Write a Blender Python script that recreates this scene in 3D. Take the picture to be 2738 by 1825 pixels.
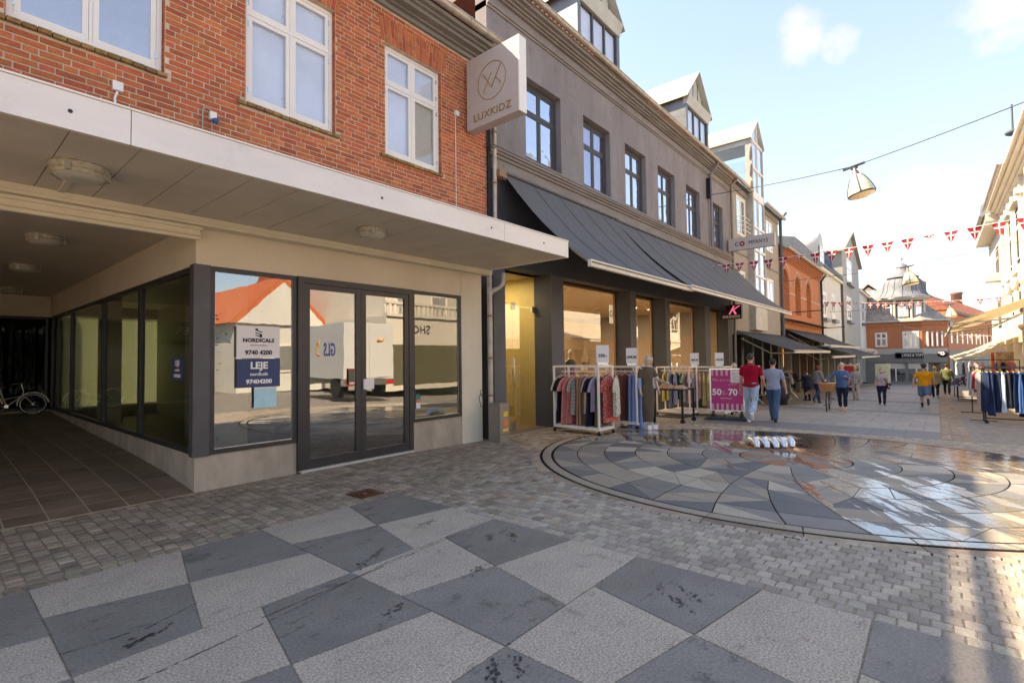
import bpy, math, random
from math import sin, cos, pi, radians as rad, atan2, hypot
from mathutils import Vector as V, Matrix, noise as mnoise
random.seed(7)
S = bpy.context.scene
for o in list(bpy.data.objects): bpy.data.objects.remove(o)
COL = S.collection
# ------------------------------------------------------------ camera, sky, sun
yaw, pitch, roll = rad(49.856), rad(1.856), rad(-.7213)
fwd = V((sin(yaw)*cos(pitch), cos(yaw)*cos(pitch), sin(pitch)))
rgt = V((cos(yaw), -sin(yaw), 0)); upv = rgt.cross(fwd)
r2 = cos(roll)*rgt + sin(roll)*upv; u2 = -sin(roll)*rgt + cos(roll)*upv
cam = bpy.data.objects.new('camera', bpy.data.cameras.new('camera')); COL.objects.link(cam)
cam.matrix_world = Matrix.Translation((0, 0, 1.5)) @ Matrix((r2, u2, -fwd)).transposed().to_4x4()
cam.data.sensor_width = 36; cam.data.lens = 17.673; cam.data.clip_start = .05; cam.data.clip_end = 2000
S.camera = cam
ELEV = rad(47); LX, LY = .42, -.907      # direction sunlight travels over the ground
sun = bpy.data.objects.new('sun', bpy.data.lights.new('sun', 'SUN')); COL.objects.link(sun)
sd = V((LX*cos(ELEV), LY*cos(ELEV), -sin(ELEV)))
sun.rotation_euler = sd.to_track_quat('-Z', 'Y').to_euler()
sun.data.energy = 3.7; sun.data.angle = rad(.6); sun.data.color = (1, .93, .82)
W = bpy.data.worlds.new('World'); S.world = W; W.use_nodes = True
nt = W.node_tree; nt.nodes.clear(); N = nt.nodes.new; L = nt.links.new
out = N('ShaderNodeOutputWorld'); bg = N('ShaderNodeBackground'); L(bg.outputs[0], out.inputs[0])
sky = N('ShaderNodeTexSky'); sky.sky_type = 'NISHITA'; sky.sun_disc = False
sky.sun_elevation = ELEV; sky.sun_rotation = atan2(-LX, -LY); sky.air_density = 1.0; sky.dust_density = .3; sky.ozone_density = 1.5
bg.inputs[1].default_value = .115
tc = N('ShaderNodeTexCoord'); sx = N('ShaderNodeSeparateXYZ'); L(tc.outputs['Generated'], sx.inputs[0])
mz = N('ShaderNodeMath'); mz.operation = 'MAXIMUM'; mz.inputs[1].default_value = .08; L(sx.outputs[2], mz.inputs[0])
dv = N('ShaderNodeVectorMath'); dv.operation = 'DIVIDE'; cb = N('ShaderNodeCombineXYZ')
L(tc.outputs['Generated'], dv.inputs[0])
for i in range(3): L(mz.outputs[0], cb.inputs[i])
L(cb.outputs[0], dv.inputs[1])
no = N('ShaderNodeTexNoise'); no.inputs['Scale'].default_value = 1.15; no.inputs['Detail'].default_value = 9; no.inputs['Roughness'].default_value = .62
mpw = N('ShaderNodeMapping'); mpw.inputs['Location'].default_value = (3.1, 1.7, 0); mpw.inputs['Scale'].default_value = (1, 1, 0)
L(dv.outputs[0], mpw.inputs[0]); L(mpw.outputs[0], no.inputs['Vector'])
rp = N('ShaderNodeValToRGB'); rp.color_ramp.elements[0].position = .58; rp.color_ramp.elements[1].position = .92
cl_f = None
for dx, dy, dz_, rr in ((.863, .143, .484, .055), (.882, .100, .462, .035), (.898, -.080, .434, .085), (.968, .020, .252, .06), (.970, -.005, .245, .05), (.993, -.028, .112, .04)):
    ds = N('ShaderNodeVectorMath'); ds.operation = 'DISTANCE'; L(tc.outputs['Generated'], ds.inputs[0]); ds.inputs[1].default_value = (dx, dy, dz_)
    mr = N('ShaderNodeMapRange'); mr.inputs[1].default_value = rr; mr.inputs[2].default_value = 0; mr.inputs[3].default_value = 0; mr.inputs[4].default_value = .30; L(ds.outputs['Value'], mr.inputs[0])
    if cl_f is None: cl_f = mr.outputs[0]
    else: mxm = N('ShaderNodeMath'); mxm.operation = 'MAXIMUM'; L(cl_f, mxm.inputs[0]); L(mr.outputs[0], mxm.inputs[1]); cl_f = mxm.outputs[0]
no2 = N('ShaderNodeTexNoise'); no2.inputs['Scale'].default_value = 15; no2.inputs['Detail'].default_value = 8; no2.inputs['Roughness'].default_value = .6; L(tc.outputs['Generated'], no2.inputs['Vector'])
s2 = N('ShaderNodeMath'); s2.operation = 'MULTIPLY_ADD'; L(no2.outputs[0], s2.inputs[0]); s2.inputs[1].default_value = 2.2; s2.inputs[2].default_value = -1.05
a2 = N('ShaderNodeMath'); a2.operation = 'MINIMUM'; L(cl_f, a2.inputs[0]); a2.inputs[1].default_value = .3
gt = N('ShaderNodeMath'); gt.operation = 'MULTIPLY'; L(a2.outputs[0], gt.inputs[0]); gt.inputs[1].default_value = 2.1
g2_ = N('ShaderNodeMath'); g2_.operation = 'MULTIPLY'; L(gt.outputs[0], g2_.inputs[0]); m3_ = N('ShaderNodeMath'); m3_.operation = 'ADD'; L(s2.outputs[0], m3_.inputs[0]); m3_.inputs[1].default_value = .45; L(m3_.outputs[0], g2_.inputs[1])
lo_ = N('ShaderNodeMath'); lo_.operation = 'SUBTRACT'; L(no.outputs[0], lo_.inputs[0]); lo_.inputs[1].default_value = .055
ad_ = N('ShaderNodeMath'); ad_.operation = 'ADD'; L(lo_.outputs[0], ad_.inputs[0]); L(g2_.outputs[0], ad_.inputs[1])
L(ad_.outputs[0], rp.inputs[0])
hz = N('ShaderNodeMapRange'); hz.inputs[1].default_value = 0; hz.inputs[2].default_value = .75; hz.inputs[3].default_value = .55; hz.inputs[4].default_value = .1
L(sx.outputs[2], hz.inputs[0])
mxw = N('ShaderNodeMix'); mxw.data_type = 'RGBA'; L(hz.outputs[0], mxw.inputs[0]); L(sky.outputs[0], mxw.inputs[6]); mxw.inputs[7].default_value = (1.3, 1.6, 2.85, 1)
mxc = N('ShaderNodeMix'); mxc.data_type = 'RGBA'; L(rp.outputs[0], mxc.inputs[0]); L(mxw.outputs[2], mxc.inputs[6]); mxc.inputs[7].default_value = (2.35, 2.37, 2.55, 1)
L(mxc.outputs[2], bg.inputs[0])
S.view_settings.view_transform = 'Standard'; S.view_settings.look = 'None'; S.view_settings.gamma = 1; S.view_settings.exposure = 2.12; S.view_settings.use_white_balance = True; S.view_settings.white_balance_temperature = 8250; S.view_settings.white_balance_tint = 10
S.render.engine = 'CYCLES'; S.cycles.max_bounces = 8; S.cycles.transparent_max_bounces = 12
S.cycles.use_denoising = True

# ------------------------------------------------------------ ground height
KX = [-60, 4.5, 9, 12.7, 20, 25, 30, 38, 45, 76, 300]; KZ = [0, 0, -.08, -.22, -.5, -.7, -.84, -.95, -1.12, -2.2, -2.2]
def g(x):
    for a, b, c, d in zip(KX, KX[1:], KZ, KZ[1:]):
        if x <= b: return c + (d-c)*max(0, (x-a)/(b-a))
    return KZ[-1]
D = 6.58

# ------------------------------------------------------------ materials
MATS = {}
def mat(n, col=(.5, .5, .5), rough=.6, metal=0, var=.15, scale=6, bump=0, bscale=60, rnd=0, spec=.4, es=0, hue=0, speck=0, sscale=170, stretch=None, alpha=1, trans=0, coat=0, marks=0):
    if n in MATS: return MATS[n]
    m = bpy.data.materials.new(n); m.use_nodes = True; t = m.node_tree; b = t.nodes['Principled BSDF']; N = t.nodes.new; L = t.links.new
    b.inputs['Roughness'].default_value = rough; b.inputs['Metallic'].default_value = metal; b.inputs['Specular IOR Level'].default_value = spec
    b.inputs['Coat Weight'].default_value = coat; b.inputs['Transmission Weight'].default_value = trans
    geo = N('ShaderNodeNewGeometry'); pos = geo.outputs['Position']
    if stretch:
        mp = N('ShaderNodeMapping'); mp.inputs['Scale'].default_value = stretch; L(pos, mp.inputs[0]); pos = mp.outputs[0]
    c = N('ShaderNodeRGB'); c.outputs[0].default_value = (*col, 1); cur = c.outputs[0]
    def mul(cur, fac_out, lo, hi):
        mr = N('ShaderNodeMapRange'); mr.inputs[3].default_value = lo; mr.inputs[4].default_value = hi; L(fac_out, mr.inputs[0])
        hs = N('ShaderNodeHueSaturation'); L(mr.outputs[0], hs.inputs['Value']); L(cur, hs.inputs['Color']); return hs
    if var:
        nz = N('ShaderNodeTexNoise'); nz.inputs['Scale'].default_value = scale; nz.inputs['Detail'].default_value = 6; nz.inputs['Roughness'].default_value = .65; L(pos, nz.inputs['Vector'])
        cr = N('ShaderNodeMapRange'); cr.inputs[1].default_value = .3; cr.inputs[2].default_value = .7; L(nz.outputs[0], cr.inputs[0])
        cur = mul(cur, cr.outputs[0], 1-var, 1+var).outputs[0]
    if speck:
        ns = N('ShaderNodeTexNoise'); ns.inputs['Scale'].default_value = sscale; ns.inputs['Detail'].default_value = 2; L(pos, ns.inputs['Vector'])
        cr = N('ShaderNodeMapRange'); cr.inputs[1].default_value = .36; cr.inputs[2].default_value = .64; L(ns.outputs[0], cr.inputs[0])
        cur = mul(cur, cr.outputs[0], 1-speck, 1+speck).outputs[0]
    if marks:
        for sc_, th_ in (((1.1, 2.4, 1), .585), ((.5, .35, 1), .60)):
            mk = N('ShaderNodeMapping'); mk.inputs['Scale'].default_value = sc_; mk.inputs['Rotation'].default_value = (0, 0, .5); L(geo.outputs['Position'], mk.inputs[0])
            nm = N('ShaderNodeTexNoise'); nm.inputs['Scale'].default_value = 4 if th_ < .7 else 1.6; nm.inputs['Detail'].default_value = 9; nm.inputs['Roughness'].default_value = .72; L(mk.outputs[0], nm.inputs['Vector'])
            cr = N('ShaderNodeMapRange'); cr.inputs[1].default_value = th_; cr.inputs[2].default_value = th_+.035; L(nm.outputs[0], cr.inputs[0]); cur = mul(cur, cr.outputs[0], 1, 1-marks).outputs[0]
    if rnd or hue:
        oi = N('ShaderNodeObjectInfo'); ad = N('ShaderNodeMath'); ad.operation = 'ADD'; L(geo.outputs['Random Per Island'], ad.inputs[0]); L(oi.outputs['Random'], ad.inputs[1])
        fr = N('ShaderNodeMath'); fr.operation = 'FRACT'; L(ad.outputs[0], fr.inputs[0])
        hs = mul(cur, fr.outputs[0], 1-rnd, 1+rnd); cur = hs.outputs[0]
        if hue:
            m5 = N('ShaderNodeMath'); m5.operation = 'MULTIPLY'; m5.inputs[1].default_value = 7.13; L(fr.outputs[0], m5.inputs[0])
            f2 = N('ShaderNodeMath'); f2.operation = 'FRACT'; L(m5.outputs[0], f2.inputs[0])
            mr = N('ShaderNodeMapRange'); mr.inputs[3].default_value = .5-hue; mr.inputs[4].default_value = .5+hue; L(f2.outputs[0], mr.inputs[0]); L(mr.outputs[0], hs.inputs['Hue'])
    L(cur, b.inputs['Base Color'])
    if es:
        L(cur, b.inputs['Emission Color']); b.inputs['Emission Strength'].default_value = es
    if bump:
        nb = N('ShaderNodeTexNoise'); nb.inputs['Scale'].default_value = bscale; nb.inputs['Detail'].default_value = 5; L(pos, nb.inputs['Vector'])
        bp = N('ShaderNodeBump'); bp.inputs['Strength'].default_value = bump; bp.inputs['Distance'].default_value = .01; L(nb.outputs[0], bp.inputs['Height']); L(bp.outputs[0], b.inputs['Normal'])
    MATS[n] = m; return m
def glass(n, tint=(.8, .85, .83), refl=.12, gcol=(1, 1, 1), rough=0, wave=.006):
    if n in MATS: return MATS[n]
    m = bpy.data.materials.new(n); m.use_nodes = True; t = m.node_tree; t.nodes.clear(); N = t.nodes.new; L = t.links.new
    o = N('ShaderNodeOutputMaterial'); mx = N('ShaderNodeMixShader'); tr = N('ShaderNodeBsdfTransparent'); gl = N('ShaderNodeBsdfGlossy'); fr = N('ShaderNodeFresnel'); ad = N('ShaderNodeMath')
    fr.inputs[0].default_value = 1.5; gl.inputs[0].default_value = (*gcol, 1); gl.inputs['Roughness'].default_value = rough; fr.inputs[0].default_value = 1.5
    ad.operation = 'ADD'; ad.inputs[1].default_value = refl; ad.use_clamp = True; L(fr.outputs[0], ad.inputs[0])
    nz = N('ShaderNodeTexNoise'); nz.inputs['Scale'].default_value = 2.2; ge = N('ShaderNodeNewGeometry'); L(ge.outputs['Position'], nz.inputs['Vector'])
    bp = N('ShaderNodeBump'); bp.inputs['Distance'].default_value = wave; bp.inputs['Strength'].default_value = 1; L(nz.outputs[0], bp.inputs['Height']); L(bp.outputs[0], gl.inputs['Normal'])
    ba = N('ShaderNodeMath'); ba.operation = 'SUBTRACT'; ba.inputs[0].default_value = 1; L(ge.outputs['Backfacing'], ba.inputs[1]); mu = N('ShaderNodeMath'); mu.operation = 'MULTIPLY'; L(ad.outputs[0], mu.inputs[0]); L(ba.outputs[0], mu.inputs[1])
    tm = N('ShaderNodeMix'); tm.data_type = 'RGBA'; L(ge.outputs['Backfacing'], tm.inputs[0]); tm.inputs[6].default_value = (*tint, 1); tm.inputs[7].default_value = (1, 1, 1, 1); L(tm.outputs[2], tr.inputs[0])
    L(mu.outputs[0], mx.inputs[0]); L(tr.outputs[0], mx.inputs[1]); L(gl.outputs[0], mx.inputs[2]); L(mx.outputs[0], o.inputs[0]); MATS[n] = m; return m
def patmat(n, kind, c1, c2, c3=None, scale=30, rough=.8):
    """Cloth prints: stripes across z, or scattered flowers."""
    if n in MATS: return MATS[n]
    m = bpy.data.materials.new(n); m.use_nodes = True; t = m.node_tree; b = t.nodes['Principled BSDF']; N = t.nodes.new; L = t.links.new
    b.inputs['Roughness'].default_value = rough; b.inputs['Specular IOR Level'].default_value = .1
    ge = N('ShaderNodeNewGeometry')
    if kind == 'stripe':
        x = N('ShaderNodeTexWave'); x.bands_direction = 'Z'; x.inputs['Scale'].default_value = scale; f = x.outputs[1]; lo, hi = .45, .55
    else:
        x = N('ShaderNodeTexVoronoi'); x.inputs['Scale'].default_value = scale; f = x.outputs[0]; lo, hi = .3, .42
    L(ge.outputs['Position'], x.inputs['Vector'])
    r = N('ShaderNodeValToRGB'); r.color_ramp.elements[0].position = lo; r.color_ramp.elements[1].position = hi
    r.color_ramp.elements[0].color = (*c2, 1); r.color_ramp.elements[1].color = (*c1, 1)
    if c3: e = r.color_ramp.elements.new(.15); e.color = (*c3, 1)
    L(f, r.inputs[0]); L(r.outputs[0], b.inputs['Base Color']); MATS[n] = m; return m

M = dict(
 light_stone=mat('light_granite', (.41, .332, .26), .72, var=.10, scale=3, speck=.32, sscale=85, bump=.25, bscale=120, rnd=.05, marks=.22),
 dark_stone=mat('dark_slate', (.205, .178, .152), .62, var=.16, scale=2.2, speck=.14, sscale=60, bump=.25, bscale=60, rnd=.07, marks=.36),
 sett=mat('sett_granite', (.345, .285, .225), .7, var=.2, scale=5, speck=.2, bump=.6, bscale=55, rnd=.24, hue=.012),
 sett_brown=mat('sett_brown', (.30, .225, .16), .75, var=.3, scale=4, speck=.2, bump=.7, bscale=45, rnd=.28, hue=.015),
 joint=mat('joint_sand', (.30, .23, .165), .95, var=.3, scale=12, speck=.3, bump=.5),
 tile=mat('passage_tile', (.21, .145, .10), .5, var=.2, scale=3, speck=.14, bump=.15, rnd=.14),
 grout=mat('tile_grout', (.5, .38, .26), .9, var=.2),
 brick=mat('red_brick', (.45, .115, .042), .82, var=.2, scale=9, speck=.18, sscale=110, bump=.8, bscale=70, rnd=.22, hue=.008),
 mortar=mat('mortar', (.55, .42, .31), .9, var=.2, scale=8, speck=.1, bump=.5),
 sillbrick=mat('mossy_sill_brick', (.26, .15, .05), .85, var=.4, scale=16, bump=.6, rnd=.25, hue=.02),
 white=mat('white_paint', (.78, .72, .66), .4, var=.03, scale=3),
 fascia=mat('canopy_metal', (.74, .67, .62), .32, var=.07, scale=1.2, spec=.5, stretch=(1, 1, 3), marks=.05),
 soffit=mat('soffit_panel', (.58, .51, .42), .55, var=.08, scale=2, speck=.05),
 render=mat('beige_render', (.68, .58, .45), .85, var=.06, scale=1.4, bump=.1),
 plinth=mat('plinth_render', (.40, .32, .25), .85, var=.28, scale=2.2, bump=.15, stretch=(1, 1, .5)),
 cream=mat('cream_trim', (.66, .58, .45), .5, var=.08, scale=3),
 darkframe=mat('dark_aluminium', (.045, .040, .042), .38, var=.1, metal=.2),
 grey=mat('grey_render', (.235, .205, .205), .88, var=.17, scale=1.6, bump=.35, bscale=45, stretch=(1, 1, .35), marks=.14),
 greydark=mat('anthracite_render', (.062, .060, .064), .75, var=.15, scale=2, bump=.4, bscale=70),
 greytrim=mat('grey_moulding', (.23, .20, .185), .8, var=.18, scale=3, bump=.2, stretch=(.4, 1, 2)),
 winframe=mat('charcoal_window_frame', (.06, .057, .06), .45, var=.1),
 zinc=mat('zinc_sheet', (.17, .175, .175), .45, metal=.5, var=.2, scale=2.5, rnd=.06),
 zinclight=mat('zinc_roof', (.46, .45, .40), .5, metal=.1, var=.12, scale=2),
 pipe=mat('galvanised_pipe', (.42, .37, .32), .45, metal=.4, var=.25, scale=6),
 black=mat('black_plastic', (.012, .012, .013), .45, var=.1),
 rubber=mat('tyre_rubber', (.02, .02, .02), .8, var=.1),
 awning=mat('charcoal_canvas', (.125, .12, .12), .85, var=.12, scale=2, stretch=(6, 1, 1)),
 awning2=mat('black_canvas', (.06, .06, .065), .85, var=.2, scale=6),
 awncream=mat('cream_canvas', (.70, .62, .50), .8, var=.06, scale=2),
 valance=mat('awning_bar_metal', (.60, .55, .48), .4, var=.1, scale=3),
 tan=mat('taupe_render', (.33, .285, .245), .88, var=.08, scale=1.5, bump=.2),
 whitewall=mat('pale_render', (.62, .60, .56), .88, var=.05, scale=1),
 greygable=mat('stone_grey_render', (.36, .345, .315), .88, var=.05, scale=1),
 slate=mat('slate_roof', (.085, .095, .115), .6, var=.25, scale=4),
 farbrick=mat('orange_brick', (.47, .17, .075), .85, var=.22, scale=5, speck=.25, sscale=12, bump=.2, bscale=20, stretch=(1, 1, 2.5)),
 redtile=mat('red_roof_tile', (.33, .11, .065), .8, var=.25, scale=3, rnd=.2),
 darkred=mat('dark_red_roof', (.17, .05, .045), .75, var=.2, scale=9, rnd=.2),
 ivory=mat('ivory_stucco', (.62, .56, .47), .8, var=.04, scale=2),
 dark=mat('dark_interior', (.012, .012, .01), .8, var=.1),
 chrome=mat('steel', (.62, .62, .60), .25, metal=.9, var=.08),
 skin=mat('skin', (.52, .28, .19), .5, var=.06, scale=12), skin2=mat('pale_skin', (.60, .36, .27), .5, var=.06, scale=12),
 mannequin=mat('mannequin_beige', (.55, .44, .33), .35, var=.05),
 wood=mat('hanger_wood', (.62, .38, .15), .5, var=.2, scale=12), pinkwood=mat('pink_hanger', (.62, .42, .36), .5),
 rack=mat('white_rack_metal', (.78, .70, .66), .35, var=.04),
 blind=mat('frosted_blind', (.66, .67, .70), .12, var=.12, scale=1.1, spec=.6), blind2=mat('beige_blind', (.42, .37, .31), .12, var=.05, spec=.6),
 water=None)
def translucent(n, col):
    m = mat(n, col, .8, var=.06, scale=2); t = m.node_tree; o = t.nodes['Material Output']; b = t.nodes['Principled BSDF']; tl = t.nodes.new('ShaderNodeBsdfTranslucent'); tl.inputs[0].default_value = (*col, 1); mx = t.nodes.new('ShaderNodeMixShader'); mx.inputs[0].default_value = .45
    t.links.new(b.outputs[0], mx.inputs[1]); t.links.new(tl.outputs[0], mx.inputs[2]); t.links.new(mx.outputs[0], o.inputs[0]); return m
M['awncream'] = translucent('cream_translucent', (.78, .68, .52))
M['pane'] = glass('window_glass', (.55, .6, .62), .22, wave=.004)
M['shop'] = glass('shop_glass', (.72, .76, .70), .20, wave=.0006)
M['doorglass'] = glass('door_glass', (.48, .50, .46), .26, wave=.0006)
M['sideglass'] = glass('side_glass', (.62, .68, .60), .06, wave=.001)
M['panesky'] = glass('upper_window_glass', (.25, .3, .38), .62, gcol=(.9, .93, 1), wave=.01)
M['clear'] = glass('clear_glass', (.86, .92, .92), .05, wave=.001)

# ------------------------------------------------------------ mesh helpers
class G:
    def __init__(s): s.v = []; s.f = []; s.m = []; s.s = []
    def add(s, vs, fs, mi=0, sm=False):
        k = len(s.v); s.v += [tuple(p) for p in vs]; s.f += [tuple(i+k for i in f) for f in fs]; s.m += [mi]*len(fs); s.s += [sm]*len(fs); return s
    def box(s, x0, x1, y0, y1, z0, z1, mi=0, rz=0, c=None, mtx=None):
        vs = [V((x, y, z)) for z in (z0, z1) for y in (y0, y1) for x in (x0, x1)]
        if rz:
            c = V(c or ((x0+x1)/2, (y0+y1)/2, 0)); R = Matrix.Rotation(rz, 3, 'Z'); vs = [R @ (p-c)+c for p in vs]
        if mtx: vs = [mtx @ p for p in vs]
        return s.add(vs, [(0, 2, 3, 1), (4, 5, 7, 6), (0, 1, 5, 4), (2, 6, 7, 3), (0, 4, 6, 2), (1, 3, 7, 5)], mi)
    def quad(s, a, b, c, d, mi=0): return s.add([a, b, c, d], [(0, 1, 2, 3)], mi)
    def prism(s, poly, a, b, ax='y', mi=0):
        """poly: 2-D outline; extruded from a to b along axis ax (x: poly=(y,z), y: poly=(x,z), z: poly=(x,y))."""
        P = {'x': lambda u, w, t: (t, u, w), 'y': lambda u, w, t: (u, t, w), 'z': lambda u, w, t: (u, w, t)}[ax]
        n = len(poly); vs = [P(u, w, a) for u, w in poly]+[P(u, w, b) for u, w in poly]
        return s.add(vs, [tuple(range(n)), tuple(range(2*n-1, n-1, -1))]+[(i, (i+n), (i+1) % n+n, (i+1) % n) for i in range(n)], mi)
    def tube(s, pts, r, n=8, mi=0, cap=True, rad2=None, asp=1):
        pts = [V(p) for p in pts]; k = len(pts); rs = r if isinstance(r, (list, tuple)) else [r]*k; vs = []; up = None
        for i, p in enumerate(pts):
            d = (pts[min(i+1, k-1)]-pts[max(i-1, 0)]).normalized()
            if up is None: up = V((0, 0, 1)) if abs(d.z) < .9 else V((0, 1, 0))
            a = d.cross(up).normalized(); b = a.cross(d).normalized(); up = b
            vs += [p+(a*cos(2*pi*j/n)*asp+b*sin(2*pi*j/n))*rs[i] for j in range(n)]
        fs = [(i*n+j, i*n+(j+1) % n, (i+1)*n+(j+1) % n, (i+1)*n+j) for i in range(k-1) for j in range(n)]
        s.add(vs, fs, mi, True)
        if cap: s.add(vs[:n], [tuple(range(n-1, -1, -1))], mi); s.add(vs[-n:], [tuple(range(n))], mi)
        return s
    def lathe(s, prof, c=(0, 0, 0), n=20, mi=0, sx=1, sy=1, a0=0, sm=True):
        vs = [(c[0]+r*cos(2*pi*j/n+a0)*sx, c[1]+r*sin(2*pi*j/n+a0)*sy, c[2]+z) for r, z in prof for j in range(n)]
        fs = [(i*n+j, i*n+(j+1) % n, (i+1)*n+(j+1) % n, (i+1)*n+j) for i in range(len(prof)-1) for j in range(n)]
        return s.add(vs, fs, mi, sm)
    def ell(s, c, r, mi=0, n=12, m=8, R=None):
        vs = []
        for i in range(m+1):
            t = pi*i/m
            for j in range(n):
                p = V((r[0]*sin(t)*cos(2*pi*j/n), r[1]*sin(t)*sin(2*pi*j/n), -r[2]*cos(t)))
                if R: p = R @ p
                vs.append(p+V(c))
        return s.add(vs, [(i*n+j, i*n+(j+1) % n, (i+1)*n+(j+1) % n, (i+1)*n+j) for i in range(m) for j in range(n)], mi, True)
    def sett(s, x0, x1, y0, y1, z0, z1, b=.008, jit=.003, zf=None):
        J = lambda: random.uniform(-jit, jit)
        c = [(x0, y0), (x1, y0), (x1, y1), (x0, y1)]; c = [(a+J(), d+J()) for a, d in c]; cx, cy = (x0+x1)/2, (y0+y1)/2
        h = random.uniform(-.002, .003)
        z = zf or (lambda a: 0)
        vs = [(a, d, z0+z(a)) for a, d in c]+[(a, d, z1-.005+z(a)) for a, d in c]+[(a+(b if a < cx else -b), d+(b if d < cy else -b), z1+h+J()*.4+z(a)) for a, d in c]
        return s.add(vs, [(8, 9, 10, 11)]+[(i, (i+1) % 4, (i+1) % 4+4, i+4) for i in range(4)]+[(i+4, (i+1) % 4+4, (i+1) % 4+8, i+8) for i in range(4)])
    def build(s, name, m, parent=None, at=None, local=None, **k):
        me = bpy.data.meshes.new(name); me.from_pydata(s.v, [], s.f)
        for x in (m if isinstance(m, (list, tuple)) else [m]): me.materials.append(x)
        me.polygons.foreach_set('material_index', s.m); me.polygons.foreach_set('use_smooth', s.s); me.update()
        o = bpy.data.objects.new(name, me); COL.objects.link(o)
        if parent: o.parent = parent
        if at: o.location = at
        for a, b in k.items(): o[a] = b
        return o
def thing(name, label, cat, loc=(0, 0, 0), rz=0, group=None):
    o = bpy.data.objects.new(name, None); COL.objects.link(o); o.location = loc; o.rotation_euler[2] = rz; o['label'] = label; o['category'] = cat; o.empty_display_size = .1
    if group: o['group'] = group
    return o
def tag(o, label, cat, group=None):
    o['label'] = label; o['category'] = cat
    if group: o['group'] = group
    return o
def inst(src, name, parent, loc=(0, 0, 0), rot=None, scl=None):
    o = bpy.data.objects.new(name, src.data if hasattr(src, 'data') else src); COL.objects.link(o); o.parent = parent; o.location = loc
    if rot: o.rotation_euler = rot
    if scl: o.scale = scl
    return o
def copy_tree(o, parent=None):
    c = o.copy(); COL.objects.link(c); c.parent = parent
    for ch in o.children: copy_tree(ch, c)
    return c
def text(s, size, m, parent, loc, face='-y', rz=None, ext=.003, align='CENTER', bold=0, sx=1, name='lettering', shear=0, sp=1, mirror=False):
    cu = bpy.data.curves.new(name, 'FONT'); cu.body = s; cu.size = size; cu.extrude = ext; cu.align_x = align; cu.align_y = 'CENTER'; cu.offset = bold; cu.shear = shear; cu.space_character = sp; cu.resolution_u = 3
    cu.materials.append(m); t = bpy.data.objects.new('t', cu); COL.objects.link(t)
    me = bpy.data.meshes.new_from_object(t); bpy.data.objects.remove(t); o = bpy.data.objects.new(name, me); COL.objects.link(o); o.parent = parent; o.location = loc
    ang = {'-y': 0, '-x': -pi/2, '+y': pi, '+x': pi/2}[face] if rz is None else rz
    o.rotation_euler = (pi/2, 0, ang); o.scale = (sx, 1, 1); return o
def boxobj(name, m, parent, *b, **k): return G().box(*b).build(name, m, parent, **k)

# ------------------------------------------------------------ GROUND (structure)
gr = G(); xs = [-60, -20, -5, 0, 4.5, 9, 12.7, 20, 25, 30, 38, 45, 60, 76, 120, 300]
for a, b in zip(xs, xs[1:]):
    for ya, yb in ((-200, -25), (-25, 6.9), (6.9, 200)):
        gr.quad((a, ya, g(a)-.008), (b, ya, g(b)-.008), (b, yb, g(b)-.008), (a, yb, g(a)-.008))
def paving_far():
    m = bpy.data.materials.new('far_setts'); m.use_nodes = True; t = m.node_tree; b = t.nodes['Principled BSDF']; N = t.nodes.new; L = t.links.new
    ge = N('ShaderNodeNewGeometry'); mp = N('ShaderNodeMapping'); mp.inputs['Rotation'].default_value = (0, 0, pi/2); L(ge.outputs['Position'], mp.inputs[0])
    br = N('ShaderNodeTexBrick'); br.inputs['Scale'].default_value = 1; br.inputs['Brick Width'].default_value = .1; br.inputs['Row Height'].default_value = .105; br.inputs['Mortar Size'].default_value = .008
    br.inputs['Color1'].default_value = (.21, .185, .16, 1); br.inputs['Color2'].default_value = (.34, .3, .26, 1); br.inputs['Mortar'].default_value = (.1, .075, .055, 1); L(mp.outputs[0], br.inputs[0])
    nz = N('ShaderNodeTexNoise'); nz.inputs['Scale'].default_value = 1.5; nz.inputs['Detail'].default_value = 6; L(ge.outputs['Position'], nz.inputs['Vector'])
    mr = N('ShaderNodeMapRange'); mr.inputs[3].default_value = .75; mr.inputs[4].default_value = 1.25; L(nz.outputs[0], mr.inputs[0])
    hs = N('ShaderNodeHueSaturation'); L(mr.outputs[0], hs.inputs['Value']); L(br.outputs[0], hs.inputs['Color']); L(hs.outputs[0], b.inputs['Base Color']); b.inputs['Roughness'].default_value = .75
    bp = N('ShaderNodeBump'); bp.inputs['Strength'].default_value = .6; bp.inputs['Distance'].default_value = .01; L(br.outputs[1], bp.inputs['Height']); bp.invert = True; L(bp.outputs[0], b.inputs['Normal'])
    return m
ground = gr.build('ground', M['joint'], kind='structure')
fp = paving_far(); fs_ = G()
def strip(gm, x0, x1, y0, y1, dz):
    xx = [x0]+[k for k in KX if x0 < k < x1]+[x1]
    for a, b in zip(xx, xx[1:]): gm.quad((a, y0, g(a)+dz), (b, y0, g(b)+dz), (b, y1, g(b)+dz), (a, y1, g(a)+dz))
strip(fs_, 13.12, 120, -24, -.52, -.006); strip(fs_, 13.12, 120, 4.75, 7.0, -.006); strip(fs_, 3.5, 13.12, -24, -3.0, -.006); strip(fs_, -30, 3.5, -24, -3.99, -.006); strip(fs_, 60, 120, -.52, 4.75, -.006)
fs_.build('sett_paving', fp, kind='structure')

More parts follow.
